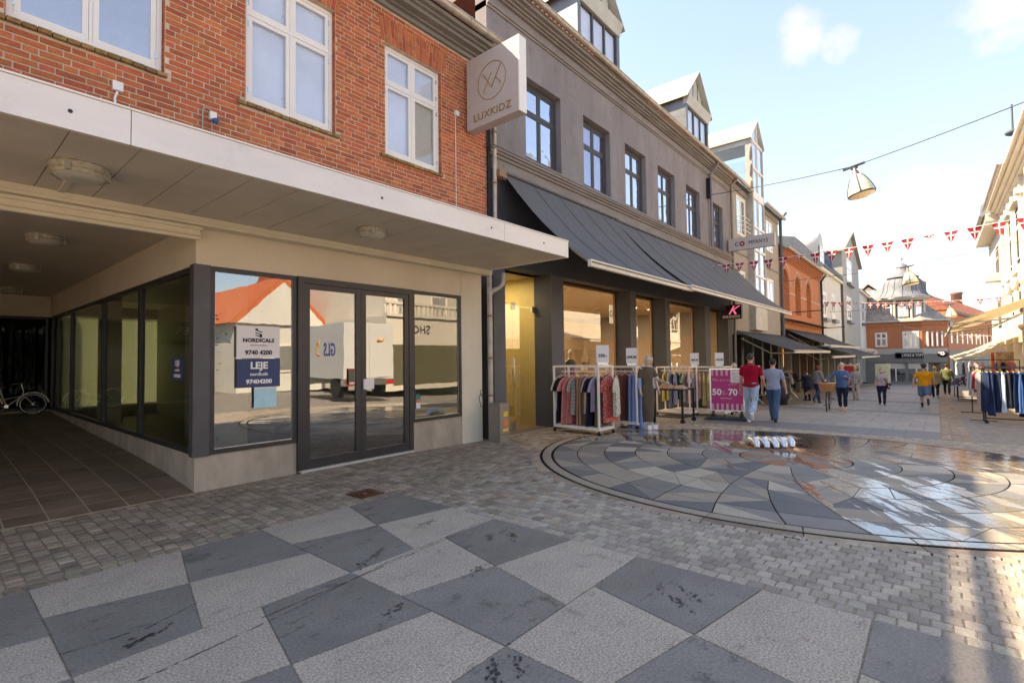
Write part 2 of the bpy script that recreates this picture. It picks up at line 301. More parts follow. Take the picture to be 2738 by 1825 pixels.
# slabs in front: pinwheel cells 1.51 x 1.44, two slanted joints each
slabs = bpy.data.objects.new('slab_paving', None); COL.objects.link(slabs); slabs['kind'] = 'structure'
def poly_slab(pts, m, parent, z1=0, th=.03, gap=.004, name='slab', zf=None, cham=.003):
    cx = sum(p[0] for p in pts)/len(pts); cy = sum(p[1] for p in pts)/len(pts)
    def ins(d):
        q = []
        n = len(pts)
        for i, p in enumerate(pts):
            a = V(pts[i-1]); b = V(p); c = V(pts[(i+1) % n]); e1 = (b-a).normalized(); e2 = (c-b).normalized()
            n1 = V((-e1.y, e1.x)); n2 = V((-e2.y, e2.x)); k = 1+n1.dot(n2); q.append(b+(n1+n2)*(d/max(k, .4)))
        return q
    if sum(pts[i-1][0]*p[1]-p[0]*pts[i-1][1] for i, p in enumerate(pts)) < 0: pts = pts[::-1]
    a = ins(gap); b = ins(gap+cham); n = len(pts); zf = zf or (lambda x: 0); h = random.uniform(-.001, .001)
    vs = [(p.x, p.y, zf(p.x)+z1-th) for p in a]+[(p.x, p.y, zf(p.x)+z1-.003) for p in a]+[(p.x, p.y, zf(p.x)+z1+h) for p in b]
    gm = G().add(vs, [tuple(range(2*n, 3*n))]+[(i, (i+1) % n, (i+1) % n+n, i+n) for i in range(n)]+[(i+n, (i+1) % n+n, (i+1) % n+2*n, i+2*n) for i in range(n)])
    return gm.build(name, m, parent)
X0, Y0, CX_, CY_ = 2.01, 3.21, 1.505, 1.445
for i in range(-3, 1):
    for j in range(-4, 1):
        x = X0+i*CX_; y = Y0+j*CY_; x2, y2 = x+CX_, y+CY_
        top = (x+.885, y2); bot = (x+.56, y); lf = (x, y+.88); rt = (x2, y+.58); mid = (x+.72, y+.725)
        for pts, m in (([lf, mid, top, (x, y2)], 'light_stone'), ([mid, rt, (x2, y2), top], 'dark_stone'), ([(x, y), bot, mid, lf], 'dark_stone'), ([bot, (x2, y), rt, mid], 'light_stone')):
            poly_slab(pts, M[m], slabs, name='slab')

# setts: nearest 300 singly, the rest as one mesh
setts = bpy.data.objects.new('cobble_paving', None); COL.objects.link(setts); setts['kind'] = 'structure'
CC = V((8.6, 1.7))
spec_ = []
P, Q = .105, .0975
def addrow(xa, ya, yb, w, odd):
    y = ya+(Q/2 if odd else 0)
    while y < yb-.03: spec_.append((xa+.004, xa+w-.005, y+.0045, min(y+Q, yb)-.0045)); y += Q
r = 0; x = 3.515
while x < 13.08:
    addrow(x, -3.0, 6.5 if x < 7 else 6.52, P, r % 2); x += P; r += 1
x = 3.515-.1; r = 1
while x > -3.1:
    addrow(x, 4.78, 6.5, .1, r % 2); x -= .1; r += 1
x = -3.0
while x < 3.5: spec_.append((x+.005, x+.095, 4.665, 4.765)); x += .1
spec_ = [q for q in spec_ if ((q[0]+q[1])/2-CC.x)**2+((q[2]+q[3])/2-CC.y)**2 > 3.93**2]
gx0, gy0, gx1, gy1 = 3.14, 4.80, 3.43, 5.12   # wet footprints and cycle tracks on the slabs
wetm = mat('wet_mark', (.045, .043, .042), .35, var=.2); rn = random.Random(11)
for i, (x, y) in enumerate([(0.83, 3.34), (2.35, 3.38), (2.13, 3.25), (3.13, 2.91), (3.28, 2.79), (1.89, 2.54), (2.58, 2.53), (3.03, 1.26), (3.15, 1.21), (1.8, 1.65), (1.93, 1.61), (2.96, 4.41), (3.08, 3.61)]):
    a = [.35, .5, .9, .6, .8, .2, .4, 1.1, 1.0, .7, .9, .2, .1][i]; gm = G(); k = [34, 22, 14, 26, 30, 20, 18, 26, 16, 30, 20, 22, 20][i]
    for j in range(k):
        u, v = rn.gauss(0, .055), rn.gauss(0, .018); cx, cy = x+u*cos(a)-v*sin(a), y+u*sin(a)+v*cos(a); r_ = rn.uniform(.003, .009); b_ = rn.uniform(0, 3); n_ = 7; e_ = rn.uniform(1, 2.2)
        gm.add([(cx+r_*e_*cos(2*pi*q/n_)*cos(a)-r_*sin(2*pi*q/n_)*sin(a), cy+r_*e_*cos(2*pi*q/n_)*sin(a)+r_*sin(2*pi*q/n_)*cos(a), .0035+j*.00004) for q in range(n_)], [tuple(range(n_))])
    tag(gm.build('wet_footprint', wetm), ['long smeared wet print on the dark slab nearest the bottom left', 'dark wet print on the slab below the drain, middle of three', 'small wet print left of the middle one', 'ring shaped wet print on the dark slab beside the setts', 'brown wet print next to the ring shaped one', 'black wet print on the dark slab near the picture centre', 'wet print at the light and dark slab boundary right of centre', 'speckled round print on the dark slab at right', 'smaller speckled print beside the round one', 'speckled print at the bottom centre on a dark slab', 'fainter speckled print beside the bottom centre one', 'wet smear on the dark slab just below the drain grate', 'pale brown print on the light slab under the drain'][i], 'footprint', 'wet footprints on the slabs')['kind'] = 'stuff'
for i, l in enumerate([[(.5, 3.5), (.88, 3.46), (1.16, 3.57)], [(.7, 2.92), (1.43, 3.0), (2.14, 3.13), (2.85, 3.2), (3.49, 3.24)], [(1.98, 3.9), (2.71, 3.9)], [(1.33, 3.06), (2.16, 3.11), (3.0, 3.17)]]):
    gm = G()
    for (xa, ya), (xb, yb) in zip(l, l[1:]):
        n_ = 30; dx, dy = xb-xa, yb-ya; q = hypot(dx, dy)
        for j in range(n_):
            if rn.random() < .3: continue
            t0, t1 = j/n_, (j+1)/n_; w_ = rn.uniform(.0015, .004); nx, ny = -dy/q*w_, dx/q*w_; o_ = rn.uniform(-.003, .003); gm.quad((xa+dx*t0-nx, ya+dy*t0-ny+o_, .0032), (xa+dx*t1-nx, ya+dy*t1-ny+o_, .0032), (xa+dx*t1+nx, ya+dy*t1+ny+o_, .0032), (xa+dx*t0+nx, ya+dy*t0+ny+o_, .0032))
    tag(gm.build('tyre_track', wetm), ['short dark track line at the left slabs', 'long thin cycle track running up to the sett border', 'short track line on the upper dark slab', 'second thin cycle track beside the long one'][i], 'track', 'cycle tracks on the slabs')['kind'] = 'stuff'
# drain grate
spec_ = [q for q in spec_ if not (gx0-.03 < (q[0]+q[1])/2 < gx1+.03 and gy0-.03 < (q[2]+q[3])/2 < gy1+.03)]
def vis(q):
    x, y = (q[0]+q[1])/2, (q[2]+q[3])/2; p = V((x, y, -1.5)); d = p.dot(fwd)
    return d > .3 and abs(p.dot(r2)/d) < 1.02 and abs(p.dot(u2)/d) < .68
vis_ = sorted([q for q in spec_ if vis(q)], key=lambda q: q[0]**2+q[2]**2)
single = set(vis_[:300])
def brownish(q): return random.random() < min(1, max(0, (q[3]-2.6)/2.2))*(1.3-.05*q[0])  # more brown setts towards the facade: warm bounced light and dirt in colour
rest = G()
for q in spec_:
    br = 1 if brownish(q) else 0
    if q in single: G().sett(q[0], q[1], q[2], q[3], -.03, .0, zf=g).build('cobblestone', M['sett_brown' if br else 'sett'], setts)
    else:
        k = len(rest.f); rest.sett(q[0], q[1], q[2], q[3], -.03, .0, zf=g)
        for i in range(k, len(rest.f)): rest.m[i] = br
rest.build('cobblestones', [M['sett'], M['sett_brown']], setts, kind='stuff')

# street lane slabs beyond the fountain
lane = bpy.data.objects.new('street_slabs', None); COL.objects.link(lane); lane['kind'] = 'structure'
lm = mat('street_slab', (.27, .245, .22), .6, var=.12, scale=1.2, speck=.12, sscale=60, rnd=.1); ld = mat('street_slab_dark', (.16, .155, .152), .6, var=.12, scale=1.2, speck=.1, sscale=60, rnd=.1)
x = 13.13; r = 0; rl = G(); cnt = 0
while x < 60:
    w = .62*3 if r == 0 else 1.15; y = -.02-(.3 if r % 2 else 0)
    while y < 4.72:
        ya, yb = max(y, -.02), min(y+.6, 4.72)
        if yb-ya > .08:
            dk = r == 0 or r % 7 == 0
            if cnt < 180:
                poly_slab([(x, ya), (x+w, ya), (x+w, yb), (x, yb)], ld if dk else lm, lane, zf=g, gap=.006, cham=.004); cnt += 1
            else: k = len(rl.f); rl.sett(x+.006, x+w-.006, ya+.006, yb-.006, -.03, 0, zf=g); rl.m[k:] = [1 if dk else 0]*(len(rl.f)-k)
        y += .6
    x += w; r += 1
rl.build('slabs_farther_off', [lm, ld], lane, kind='stuff')
ch = G(); x = 13.13; k = 0
while x < 60:
    if k % 14 == 13: ch.sett(x+.01, x+.11, -.5, -.03, -.03, .0, zf=g); ch.m[-9:] = [1]*9
    else:
        for y in (-.5, -.345, -.19): ch.sett(x+.006, x+.115, y+.012, y+.145, -.03, -.002, zf=g)
    x += .12; k += 1
ch.build('brown_sett_channel', [M['sett_brown'], lm], lane, kind='stuff')

# passage floor tiles
pas = bpy.data.objects.new('passage_floor', None); COL.objects.link(pas); pas['kind'] = 'structure'
PZ = [(6.5, 0), (7.6, .09), (9.2, .16), (11.7, .22), (16.5, .36)]
def pz(y):
    for (a, c), (b, d) in zip(PZ, PZ[1:]):
        if y <= b: return c+(d-c)*max(0, (y-a)/(b-a))
    return .36
b = G()
for (a, c), (e, d) in zip(PZ, PZ[1:]): b.quad((-5, a, c-.0025), (2.09, a, c-.0025), (2.09, e, d-.0025), (-5, e, d-.0025))
b.build('grout_bed', M['grout'], pas)
ct = 0; rt = G(); k = 0; y = 6.53
while y < 16.4:
    off = .31*.5 if k % 2 else 0
    for i in range(-14, 8):
        x0 = 2.09-.31*(8-i)+.0; x1 = x0+.31
        x0 += 0; x1 = min(x1, 2.09)
        if x1-x0 < .03: continue
        y1 = min(y+.295, 16.45); pts = [(x0+.006, y+.005), (x1-.006, y+.005), (x1-.006, y1-.005), (x0+.006, y1-.005)]
        vs = [(a, c, pz(c)-.005) for a, c in pts]+[(a, c, pz(c)) for a, c in pts]
        gm = G() if (x0 > .1 and ct < 240) else rt
        gm.add(vs, [(4, 5, 6, 7), (0, 1, 5, 4), (1, 2, 6, 5), (2, 3, 7, 6), (3, 0, 4, 7)])
        if gm is not rt: gm.build('tile', M['tile'], pas); ct += 1
    y += .295; k += 1
rt.build('tiles_farther_off', M['tile'], pas, kind='stuff')

# drain grate
dg = thing('drain_grate', 'rusty square iron drain grate set in the setts before the double door', 'drain', (3.285, 4.96, 0))
rust = mat('rusty_iron', (.13, .045, .022), .8, var=.4, scale=25, bump=.4)
f = G()
for k, w in ((.145, .012), (.11, .012), (.075, .012), (.04, .012)):
    for s_ in (-1, 1): f.box(-k, k, s_*k-w/2, s_*k+w/2, -.02, .002); f.box(s_*k-w/2, s_*k+w/2, -k-w/2, k+w/2, -.02, .0025)
f.build('grate_bars', rust, dg); boxobj('frame', rust, dg, -.15, .15, -.15, .15, -.03, -.012)

# ------------------------------------------------------------ round water feature
def wetmat(n, col, speck):
    m = mat(n, col, .6, var=.12, scale=3, speck=speck, sscale=130, rnd=.1); t = m.node_tree; b = t.nodes['Principled BSDF']; N = t.nodes.new; L = t.links.new
    def math(op, a, c=None, cl=False):
        x = N('ShaderNodeMath'); x.operation = op; x.use_clamp = cl
        for i, q in enumerate((a, c)):
            if q is None: continue
            if isinstance(q, (int, float)): x.inputs[i].default_value = q
            else: L(q, x.inputs[i])
        return x.outputs[0]
    ge = N('ShaderNodeNewGeometry'); mp = N('ShaderNodeMapping'); mp.vector_type = 'TEXTURE'; mp.inputs['Location'].default_value = (9.2, 1.9, 0); mp.inputs['Rotation'].default_value = (0, 0, rad(211)); L(ge.outputs['Position'], mp.inputs[0])
    sp = N('ShaderNodeSeparateXYZ'); L(mp.outputs[0], sp.inputs[0]); u, v = sp.outputs[0], sp.outputs[1]
    st = N('ShaderNodeMapping'); st.inputs['Scale'].default_value = (.45, 2.6, 1); L(mp.outputs[0], st.inputs[0])
    nz = N('ShaderNodeTexNoise'); nz.inputs['Scale'].default_value = 1.3; nz.inputs['Detail'].default_value = 7; nz.inputs['Roughness'].default_value = .55; nz.inputs['Distortion'].default_value = .6; L(st.outputs[0], nz.inputs['Vector'])
    av = math('ABSOLUTE', math('SUBTRACT', v, .25)); tongue = math('SUBTRACT', .62, math('MULTIPLY', av, .42)); tongue = math('MULTIPLY', tongue, math('LESS_THAN', u, 8))
    sx = N('ShaderNodeSeparateXYZ'); L(ge.outputs['Position'], sx.inputs[0])
    back = math('MULTIPLY', math('SUBTRACT', sx.outputs[0], 7.9), .34)
    bias = math('MAXIMUM', tongue, math('MINIMUM', back, .95)); n2 = math('MULTIPLY', math('SUBTRACT', nz.outputs[0], .5), 3.4)
    f = math('MULTIPLY', math('SUBTRACT', math('ADD', bias, n2), .44), 14, True)
    fl = f
    r = math('SUBTRACT', .6, math('MULTIPLY', fl, .56)); L(r, b.inputs['Roughness'])
    src = b.inputs['Base Color'].links[0].from_socket; hs = N('ShaderNodeHueSaturation'); L(src, hs.inputs['Color']); L(math('SUBTRACT', 1, math('MULTIPLY', fl, .52)), hs.inputs['Value']); L(hs.outputs[0], b.inputs['Base Color'])
    rip = N('ShaderNodeTexNoise'); rip.inputs['Scale'].default_value = 9; rip.inputs['Detail'].default_value = 4; rm = N('ShaderNodeMapping'); rm.inputs['Scale'].default_value = (1, 2.2, 1); L(mp.outputs[0], rm.inputs[0]); L(rm.outputs[0], rip.inputs['Vector'])
    fine = N('ShaderNodeTexNoise'); fine.inputs['Scale'].default_value = 45; L(ge.outputs['Position'], fine.inputs['Vector'])
    h = math('ADD', math('MULTIPLY', rip.outputs[0], math('MULTIPLY', fl, .7)), math('MULTIPLY', fine.outputs[0], math('SUBTRACT', .5, math('MULTIPLY', fl, .42))))
    bp = N('ShaderNodeBump'); bp.inputs['Strength'].default_value = .38; bp.inputs['Distance'].default_value = .014; L(h, bp.inputs['Height']); L(bp.outputs[0], b.inputs['Normal'])
    L(math('MULTIPLY', fl, .8), b.inputs['Coat Weight']); b.inputs['Coat Roughness'].default_value = .05; L(bp.outputs[0], b.inputs['Coat Normal'])
    return m
wt = [wetmat('wet_pale_stone', (.38, .32, .25), .22), wetmat('wet_sand_stone', (.31, .25, .19), .18), wetmat('wet_grey_stone', (.20, .185, .165), .15), wetmat('wet_slate_stone', (.125, .122, .12), .1), wetmat('wet_rust_stone', (.3, .13, .06), .15)]
ft = thing('water_feature', 'large round wet paved water feature set in the street with rings of wedge slabs', 'fountain', (0, 0, 0))
RR = [.75, 1.3, 1.83, 2.33, 2.82, 3.25, 3.63]
def pc(r, a): return (CC.x+r*cos(rad(a)), CC.y+r*sin(rad(a)))
def arcq(r0, r1, a0, a1, lean=0, n=3):
    inner = [pc(r0, a0+(a1-a0)*i/n-lean*(3.63-r0)) for i in range(n+1)]; outer = [pc(r1, a0+(a1-a0)*i/n-lean*(3.63-r1)) for i in range(n+1)]
    return inner, outer
bed = G(); n = 64
for r0, r1 in ((0, 2), (2, 4.02)):
    for i in range(n):
        a0, a1 = 360*i/n, 360*(i+1)/n; P4 = [pc(r0, a0), pc(r1, a0), pc(r1, a1), pc(r0, a1)]; bed.quad(*[(p[0], p[1], g(p[0])-.004) for p in P4])
bed.build('groove_bed', mat('wet_joint', (.012, .010, .009), .9, var=.1, spec=.1), ft)
rnd_ = random.Random(3)
for ri, (r0, r1) in enumerate(zip(RR, RR[1:])):
    ns = 36 if r0 > 1.7 else 18
    for i in range(ns):
        a0, a1 = 360*i/ns, 360*(i+1)/ns
        inn, ou = arcq(r0+.003, r1-.003, a0+.05, a1-.05, 4.2)
        c = rnd_.choice([0, 1, 1, 2, 2, 2, 3]); c2 = rnd_.choice([0, 1, 2, 3, 3])
        zz = .0
        if rnd_.random() < .55 and r0 > 1.2:
            if rnd_.random() < .5: A, B = inn+[ou[-1]], [inn[0]]+ou
            else: A, B = inn+[ou[0]], [inn[-1]]+ou[::1]
            if B[0] == inn[-1]: B = [inn[-1]]+ou[::-1]
            poly_slab(A, wt[c], ft, z1=0, gap=.004, zf=g, name='wedge_slab'); poly_slab(B, wt[c2], ft, z1=0, gap=.004, zf=g, name='wedge_slab')
        else: poly_slab(inn+ou[::-1], wt[c], ft, z1=0, gap=.004, zf=g, name='wedge_slab')
for i in range(12): poly_slab([CC[:]]+[pc(.74, i*30+a) for a in (0, 10, 20, 30)], wt[4 if i % 2 else 2], ft, zf=g, name='wedge_slab')
for r0, r1, dz in ((3.665, 3.80, .004), (3.84, 3.99, 0)):
    for i in range(30):
        inn, ou = arcq(r0, r1, i*12+.03, i*12+11.97, 0, 4); poly_slab(inn+ou[::-1], wt[1] if dz else M['sett_brown'], ft, z1=dz, gap=.002, zf=g, name='kerb_stone')
sc = thing('finger_sculpture', 'shiny wet silver sculpture of curved fingers lying on the round water feature', 'sculpture', (9.55, 2.25, g(9.5)), rad(-52))
G().lathe([(0, 0), (.62, 0), (.64, .012), (.0, .014)], (0, 0, 0), 28).build('base_disc', wt[4], sc)
sil = mat('wet_pale_metal', (.72, .73, .74), .22, metal=.55, var=.25, scale=18, bump=.5, bscale=25)
for i in range(5):
    x = -.3+i*.15; l = [.36, .42, .45, .4, .3][i]
    G().tube([(x, -l*.55, .03), (x+.01, -l*.45, .09), (x+.02, -l*.15, .125), (x+.01, l*.2, .12), (x, l*.48, .07), (x, l*.55, .02)], [.04, .058, .064, .066, .062, .03], 12).build('finger', sil, sc)

# ------------------------------------------------------------ red brick building (nearest, with the canopy)
rb = thing('brick_shop_building', 'red brick building with white windows, projecting metal canopy and open passage', 'building', (0, 0, 0))
ZB0, ZB1 = 3.4, 7.12
OPEN = [(.48, 1.76, 4.79, 7.4), (2.63, 3.88, 4.80, 6.60), (4.74, 5.94, 4.77, 6.57)]
XB = 7.1
# mortar wall with openings
w = G(); xs = [-4, .48, 1.76, 2.63, 3.88, 4.74, 5.94, XB]
for a, b in zip(xs, xs[1:]):
    op = [o for o in OPEN if abs(o[0]-a) < .01]
    if op: o = op[0]; w.box(a, b, D, D+.35, ZB0, o[2]-.07); (o[3] < ZB1) and w.box(a, b, D, D+.35, o[3], ZB1)
    else: w.box(a, b, D, D+.35, ZB0, ZB1)
bw = w.build('brick_wall', M['mortar'], rb)
CO = .0667; BP = .0125
def brickmesh(w, h, dpt, b=.006):
    gm = G(); vs = [(-w/2, 0, 0), (w/2, 0, 0), (w/2, 0, h), (-w/2, 0, h), (-w/2, -dpt+.003, 0), (w/2, -dpt+.003, 0), (w/2, -dpt+.003, h), (-w/2, -dpt+.003, h), (-w/2+b, -dpt, b), (w/2-b, -dpt, b), (w/2-b, -dpt, h-b), (-w/2+b, -dpt, h-b)]
    gm.add(vs, [(8, 9, 10, 11)]+[(i+4, (i+1) % 4+4, (i+1) % 4+8, i+8) for i in range(4)]+[(i, (i+1) % 4, (i+1) % 4+4, i+4) for i in range(4)]); return gm
bst = {}
bl = []; z = 3.42; k = 0
while z < ZB1-.05:
    blocks = [o for o in OPEN if o[2]-.10 < z+CO/2 < o[3]+(.0 if o[3] > 7 else .40)]
    segs = []; x = -3.0
    for o in sorted(blocks):
        ww = .06 if (z+CO/2 > o[3] or z+CO/2 < o[2]) else 0
        segs.append((x, o[0]-ww)); x = o[1]+ww
    segs.append((x, XB))
    seq = [(.24, .24, .12), (.24, .12, .24), (.12, .24, .24)][(k*2) % 3]; x = -3-.06*(k % 2)-(.12 if k % 4 > 1 else 0); i = 0
    while x < XB:
        L_ = seq[i % 3]; a, b = x, x+L_
        for s0, s1 in segs:
            a2, b2 = max(a, s0), min(b, s1)
            if b2-a2 > .045: bl.append((a2+BP/2+random.uniform(-.001, .001), b2-BP/2, z+BP/2, CO-BP))
        x += L_; i += 1
    z += CO; k += 1
bl = [b for b in bl]
seen = sorted([b for b in bl if b[1] > b[2]*.0+.12], key=lambda q: (q[0]**2+D*D+(q[2]-1.5)**2) if q[0] > .3 or q[2] < 5.5 else 999)
top = set(seen[:250]); rest = G()
for q in bl:
    w_ = round(q[1]-q[0], 3); cx = (q[0]+q[1])/2; jz = random.uniform(-.0012, .0012); pr_ = random.uniform(.004, .007)
    key = w_
    if key not in bst: bst[key] = brickmesh(w_, q[3], .008)
    if q in top:
        if not isinstance(bst[key], tuple): o = bst[key].build('brick', M['brick'], bw); bst[key] = (bst[key], o.data)
        else: o = inst(bst[key][1], 'brick', bw)
        o.location = (cx, D, q[2]+jz); o.scale = (1, pr_/.008, 1)
    else:
        gm = bst[key][0] if isinstance(bst[key], tuple) else bst[key]
        rest.add([(p[0]+cx, D+p[1]*pr_/.008, p[2]+q[2]+jz) for p in gm.v], gm.f)
# soldier arches + reveals
sld = brickmesh(.108, .0585, .009)
for o in OPEN[1:]:
    xa, xb = o[0]-.06, o[1]+.06; n = int((xb-xa)/.066); 
    for i in range(n):
        t = (i+.5)/n-.5; cx = (xa+xb)/2+t*(xb-xa); lean = t*.32; hh = [.13, .26] if i % 2 else [.26, .13]; zb = o[3]+.004
        for h_ in hh:
            q = [(-.029, zb), (.029, zb), (.029, zb+h_-.008), (-.029, zb+h_-.008)]
            q = [(cx+a*(1+.25*(c-o[3]))+lean*(c-o[3]), c) for a, c in q]; zb += h_
            vs = [(a, D, c) for a, c in q]+[(a, D-.006, c) for a, c in q]+[(a+(.004 if a < cx+lean*(c-o[3]) else -.004), D-.009, c+(.004 if c < zb-h_/2 else -.004)) for a, c in q]
            gm = G().add(vs, [(8, 9, 10, 11)]+[(i_+4, (i_+1) % 4+4, (i_+1) % 4+8, i_+8) for i_ in range(4)]+[(i_, (i_+1) % 4, (i_+1) % 4+4, i_+4) for i_ in range(4)]); gm.build('soldier_brick', M['brick'], bw)
for o in OPEN:   # brick returns in the window reveals
    z = o[2]; k = 0
    while z < min(o[3], ZB1)-.03:
        wd = .105 if k % 2 else .07
        for xx, s_ in ((o[0], 1), (o[1], -1)):
            rest.box(xx if s_ > 0 else xx-.006, xx+.006 if s_ > 0 else xx, D+.002, D+wd, z+.005, z+CO-.005)
        z += CO; k += 1
rest.build('bricks_farther_off', M['brick'], bw, kind='stuff')
# windows
def window(parent, x0, x1, z0, z1, y, fr, paneM, cols=2, tr=.62, fw=.05, dep=.05, blinds=None, hinges=False, axis='y', name='window', sash=.045, nmull=None, handle=False, depth_inner=.25, split=None):
    """Casement window in a wall facing -y (or -x when axis='x': then x0..x1 are y values and y is the x of the wall)."""
    T = (lambda gm: gm) if axis == 'y' else (lambda gm: gm)
    def bx(gm, a, b, c, d, e, f):
        if axis == 'y': gm.box(a, b, c, d, e, f)
        else: gm.box(c, d, a, b, e, f)
    f = G(); bx(f, x0, x1, y, y+dep, z0, z0+fw); bx(f, x0, x1, y, y+dep, z1-fw, z1); bx(f, x0, x0+fw, y, y+dep, z0+fw, z1-fw); bx(f, x1-fw, x1, y, y+dep, z0+fw, z1-fw)
    zt = z0+(z1-z0)*tr if tr else None; mw = .03
    cx = [x0+fw+(x1-x0-2*fw)*i/cols for i in range(cols+1)]
    for c in cx[1:-1]: bx(f, c-mw/2, c+mw/2, y+.004, y+dep, z0+fw, z1-fw)
    rows = [(z0+fw, z1-fw)]
    if zt:
        for a, b in zip(cx, cx[1:]): bx(f, a+(mw/2 if a > cx[0] else 0), b-(mw/2 if b < cx[-1] else 0), y+.002, y+dep, zt-.02, zt+.02)
        rows = [(z0+fw, zt-.02), (zt+.02, z1-fw)]
    fo = f.build(name, fr, parent); s = G()
    for a, b in zip(cx, cx[1:]):
        a += mw/2 if a > cx[0] else 0; b -= mw/2 if b < cx[-1] else 0
        for c, d in rows:
            e = .003; yy = y+.008
            bx(s, a+e, b-e, yy, yy+.035, c+e, c+e+sash); bx(s, a+e, b-e, yy, yy+.035, d-e-sash, d-e); bx(s, a+e, a+e+sash, yy, yy+.035, c+e+sash, d-e-sash); bx(s, b-e-sash, b-e, yy, yy+.035, c+e+sash, d-e-sash)
            p = G(); bx(p, a+sash, b-sash, yy+.014, yy+.018, c+sash, d-sash); p.build('pane', paneM, fo)
            if hinges:
                h = G(); hx = a+e-.008 if a < (x0+x1)/2-.1 else b-e-.008
                for hz_ in (c+.12, d-.12): bx(h, hx, hx+.016, y-.006, y+.012, hz_-.035, hz_+.035)
                h.build('hinge', M['chrome'], fo)
            if handle:
                hx = b-sash-.03 if a < (x0+x1)/2-.1 else None
                if hx: G().tube([(hx, yy+.03, c+.2), (hx-.008, yy+.06, c+.2), (hx-.008, yy+.06, c+.3)], .006, 6).build('handle', M['white'], fo)
    s.build('sash', fr, fo)
    if blinds is not None:
        k = 0
        for a, b in zip(cx, cx[1:]):
            for c, d in rows:
                bm = blinds[k % len(blinds)]; k += 1
                if bm: p = G(); bx(p, a+.03, b-.03, y+dep+.01, y+dep+.016, c+.02, d-.02); p.build('blind', bm, fo)
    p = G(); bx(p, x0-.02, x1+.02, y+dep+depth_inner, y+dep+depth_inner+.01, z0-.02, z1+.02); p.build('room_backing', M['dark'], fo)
    return fo
PB = glass('blind_pane', (.92, .94, .98), .05, gcol=(.8, .88, 1), wave=.0006)
for i, o in enumerate(OPEN):
    bb = [[M['blind']]*4, [M['blind']]*4, [M['blind'], M['blind'], mat('sand_blind', (.50, .45, .36), .5, var=.06), M['blind']]][i]  # sand colour paints a beige reflection into one blind of the third window
    window(rb, o[0]+.012, o[1]-.012, o[2]+.01, o[3]-.005, D+.07, M['white'], PB if i else glass('left_pane', (.6, .5, .45), .40, wave=.004), blinds=bb if i else [mat('brown_curtain', (.42, .27, .19), .8, var=.25, scale=5)]*4, hinges=True, handle=True, fw=.05, sash=.05, tr=.66 if i else .66)
    n = int((o[1]-o[0]+.2)/.108); 
    for k in range(n):
        x = o[0]-.1+k*.108; gm = G(); zt = o[2]-.005; h = random.uniform(-.004, .004)
        gm.prism([(D+.08, zt+.0), (D-.045, zt-.03+h), (D-.05, zt-.075+h), (D+.08, zt-.075)], x+.004, x+.103, 'x'); gm.build('sill_brick', M['sillbrick'], bw)
# cornice, gutter, roof
c = G()
for y0, z0, y1, z1 in ((-.06, 7.12, .35, 7.19), (-.12, 7.19, .35, 7.23), (-.24, 7.23, .35, 7.29), (-.30, 7.29, .35, 7.33), (-.38, 7.33, .35, 7.40)):
    c.box(-4, XB, D+y0, D+y1, z0, z1)
c.build('cornice', mat('cornice_grey', (.2, .185, .165), .8, var=.2, scale=3, stretch=(.4, 1, 2)), rb)
def gutter(parent, x0, x1, y, z, r=.075, m=None, brk=.9):
    gm = G(); n = 8; pr = [(y+r*cos(a), z+r*sin(a)) for a in [pi+pi*i/n for i in range(n+1)]]; pr2 = [(y+(r-.01)*cos(a), z+(r-.01)*sin(a)) for a in [pi+pi*i/n for i in range(n+1)]][::-1]
    gm.prism(pr+pr2, x0, x1, 'x'); gm.tube([(x0, y-r, z), (x1, y-r, z)], .012, 6); o = gm.build('gutter', m or M['pipe'], parent)
    h = G(); x = x0+.3
    while x < x1: h.tube([(x, y+r, z+.03), (x, y+.0, z-r-.012), (x, y-r-.012, z-.02), (x, y-r-.01, z+.01)], .01, 5); x += brk
    h.build('gutter_bracket', m or M['pipe'], o); return o
gutter(rb, -4, 7.2, D-.45, 7.47)
roof = G(); roof.prism([(D-.36, 7.42), (D+6, 13.0), (D+12, 7.42)], -4, XB-.15, 'x'); ro = roof.build('roof', M['darkred'], rb)
tg = G(); pit = atan2(13.0-7.42, 6.36)
for i in range(5, 22):
    for j in range(20):
        x = XB-.35-i*.0-.22*(21-i)-0; s0 = j*.33
        a = V((x, D-.36+cos(pit)*s0, 7.43+sin(pit)*s0)); b = V((x, D-.36+cos(pit)*(s0+.36), 7.43+sin(pit)*(s0+.36)))
        nn = V((0, -sin(pit), cos(pit)))*.03; q = V((.2, 0, 0)); tg.add([a, a+q, b+q, b, a+nn, a+q+nn, b+q+nn*.2, b+nn*.2], [(4, 5, 6, 7), (0, 1, 5, 4), (1, 2, 6, 5), (3, 0, 4, 7)])
tg.build('roof_tiles', M['darkred'], ro, kind='stuff')
# canopy
cn = boxobj('canopy_core', M['soffit'], rb, -3.2, 6.88, 4.66, D-.02, 3.165, 3.36)
for a, b in ((-3.2, -.9), (-.9, 1.02), (1.02, 5.32), (5.32, 6.9)):
    G().box(a+.003, b-.003, 4.60, 4.64, 3.14, 3.405).build('fascia_panel', M['fascia'], cn)
G().box(6.885, 6.925, 4.598, D-.02, 3.138, 3.41).build('fascia_panel', M['white'], cn)
boxobj('flashing', M['white'], cn, -3.2, 6.93, 4.59, D-.012, 3.408, 3.422)
x = -2.76+.06
while x < 6.8:
    G().box(x+.003, min(x+.418, 6.87), 4.645, D-.20, 3.15, 3.163).build('soffit_panel', M['soffit'], cn); x += .4225
for x, zz in ((.05+.62, 3.27), (3.27, 3.27), (5.05, 3.28), (6.25, 3.27)):
    o = G().lathe([(0, 0), (.014, 0), (.014, .004), (0, .006)], (0, 0, 0), 10).build('fascia_bolt', M['darkframe'], cn); o.location = (x, 4.599, zz); o.rotation_euler = (pi/2, 0, 0)
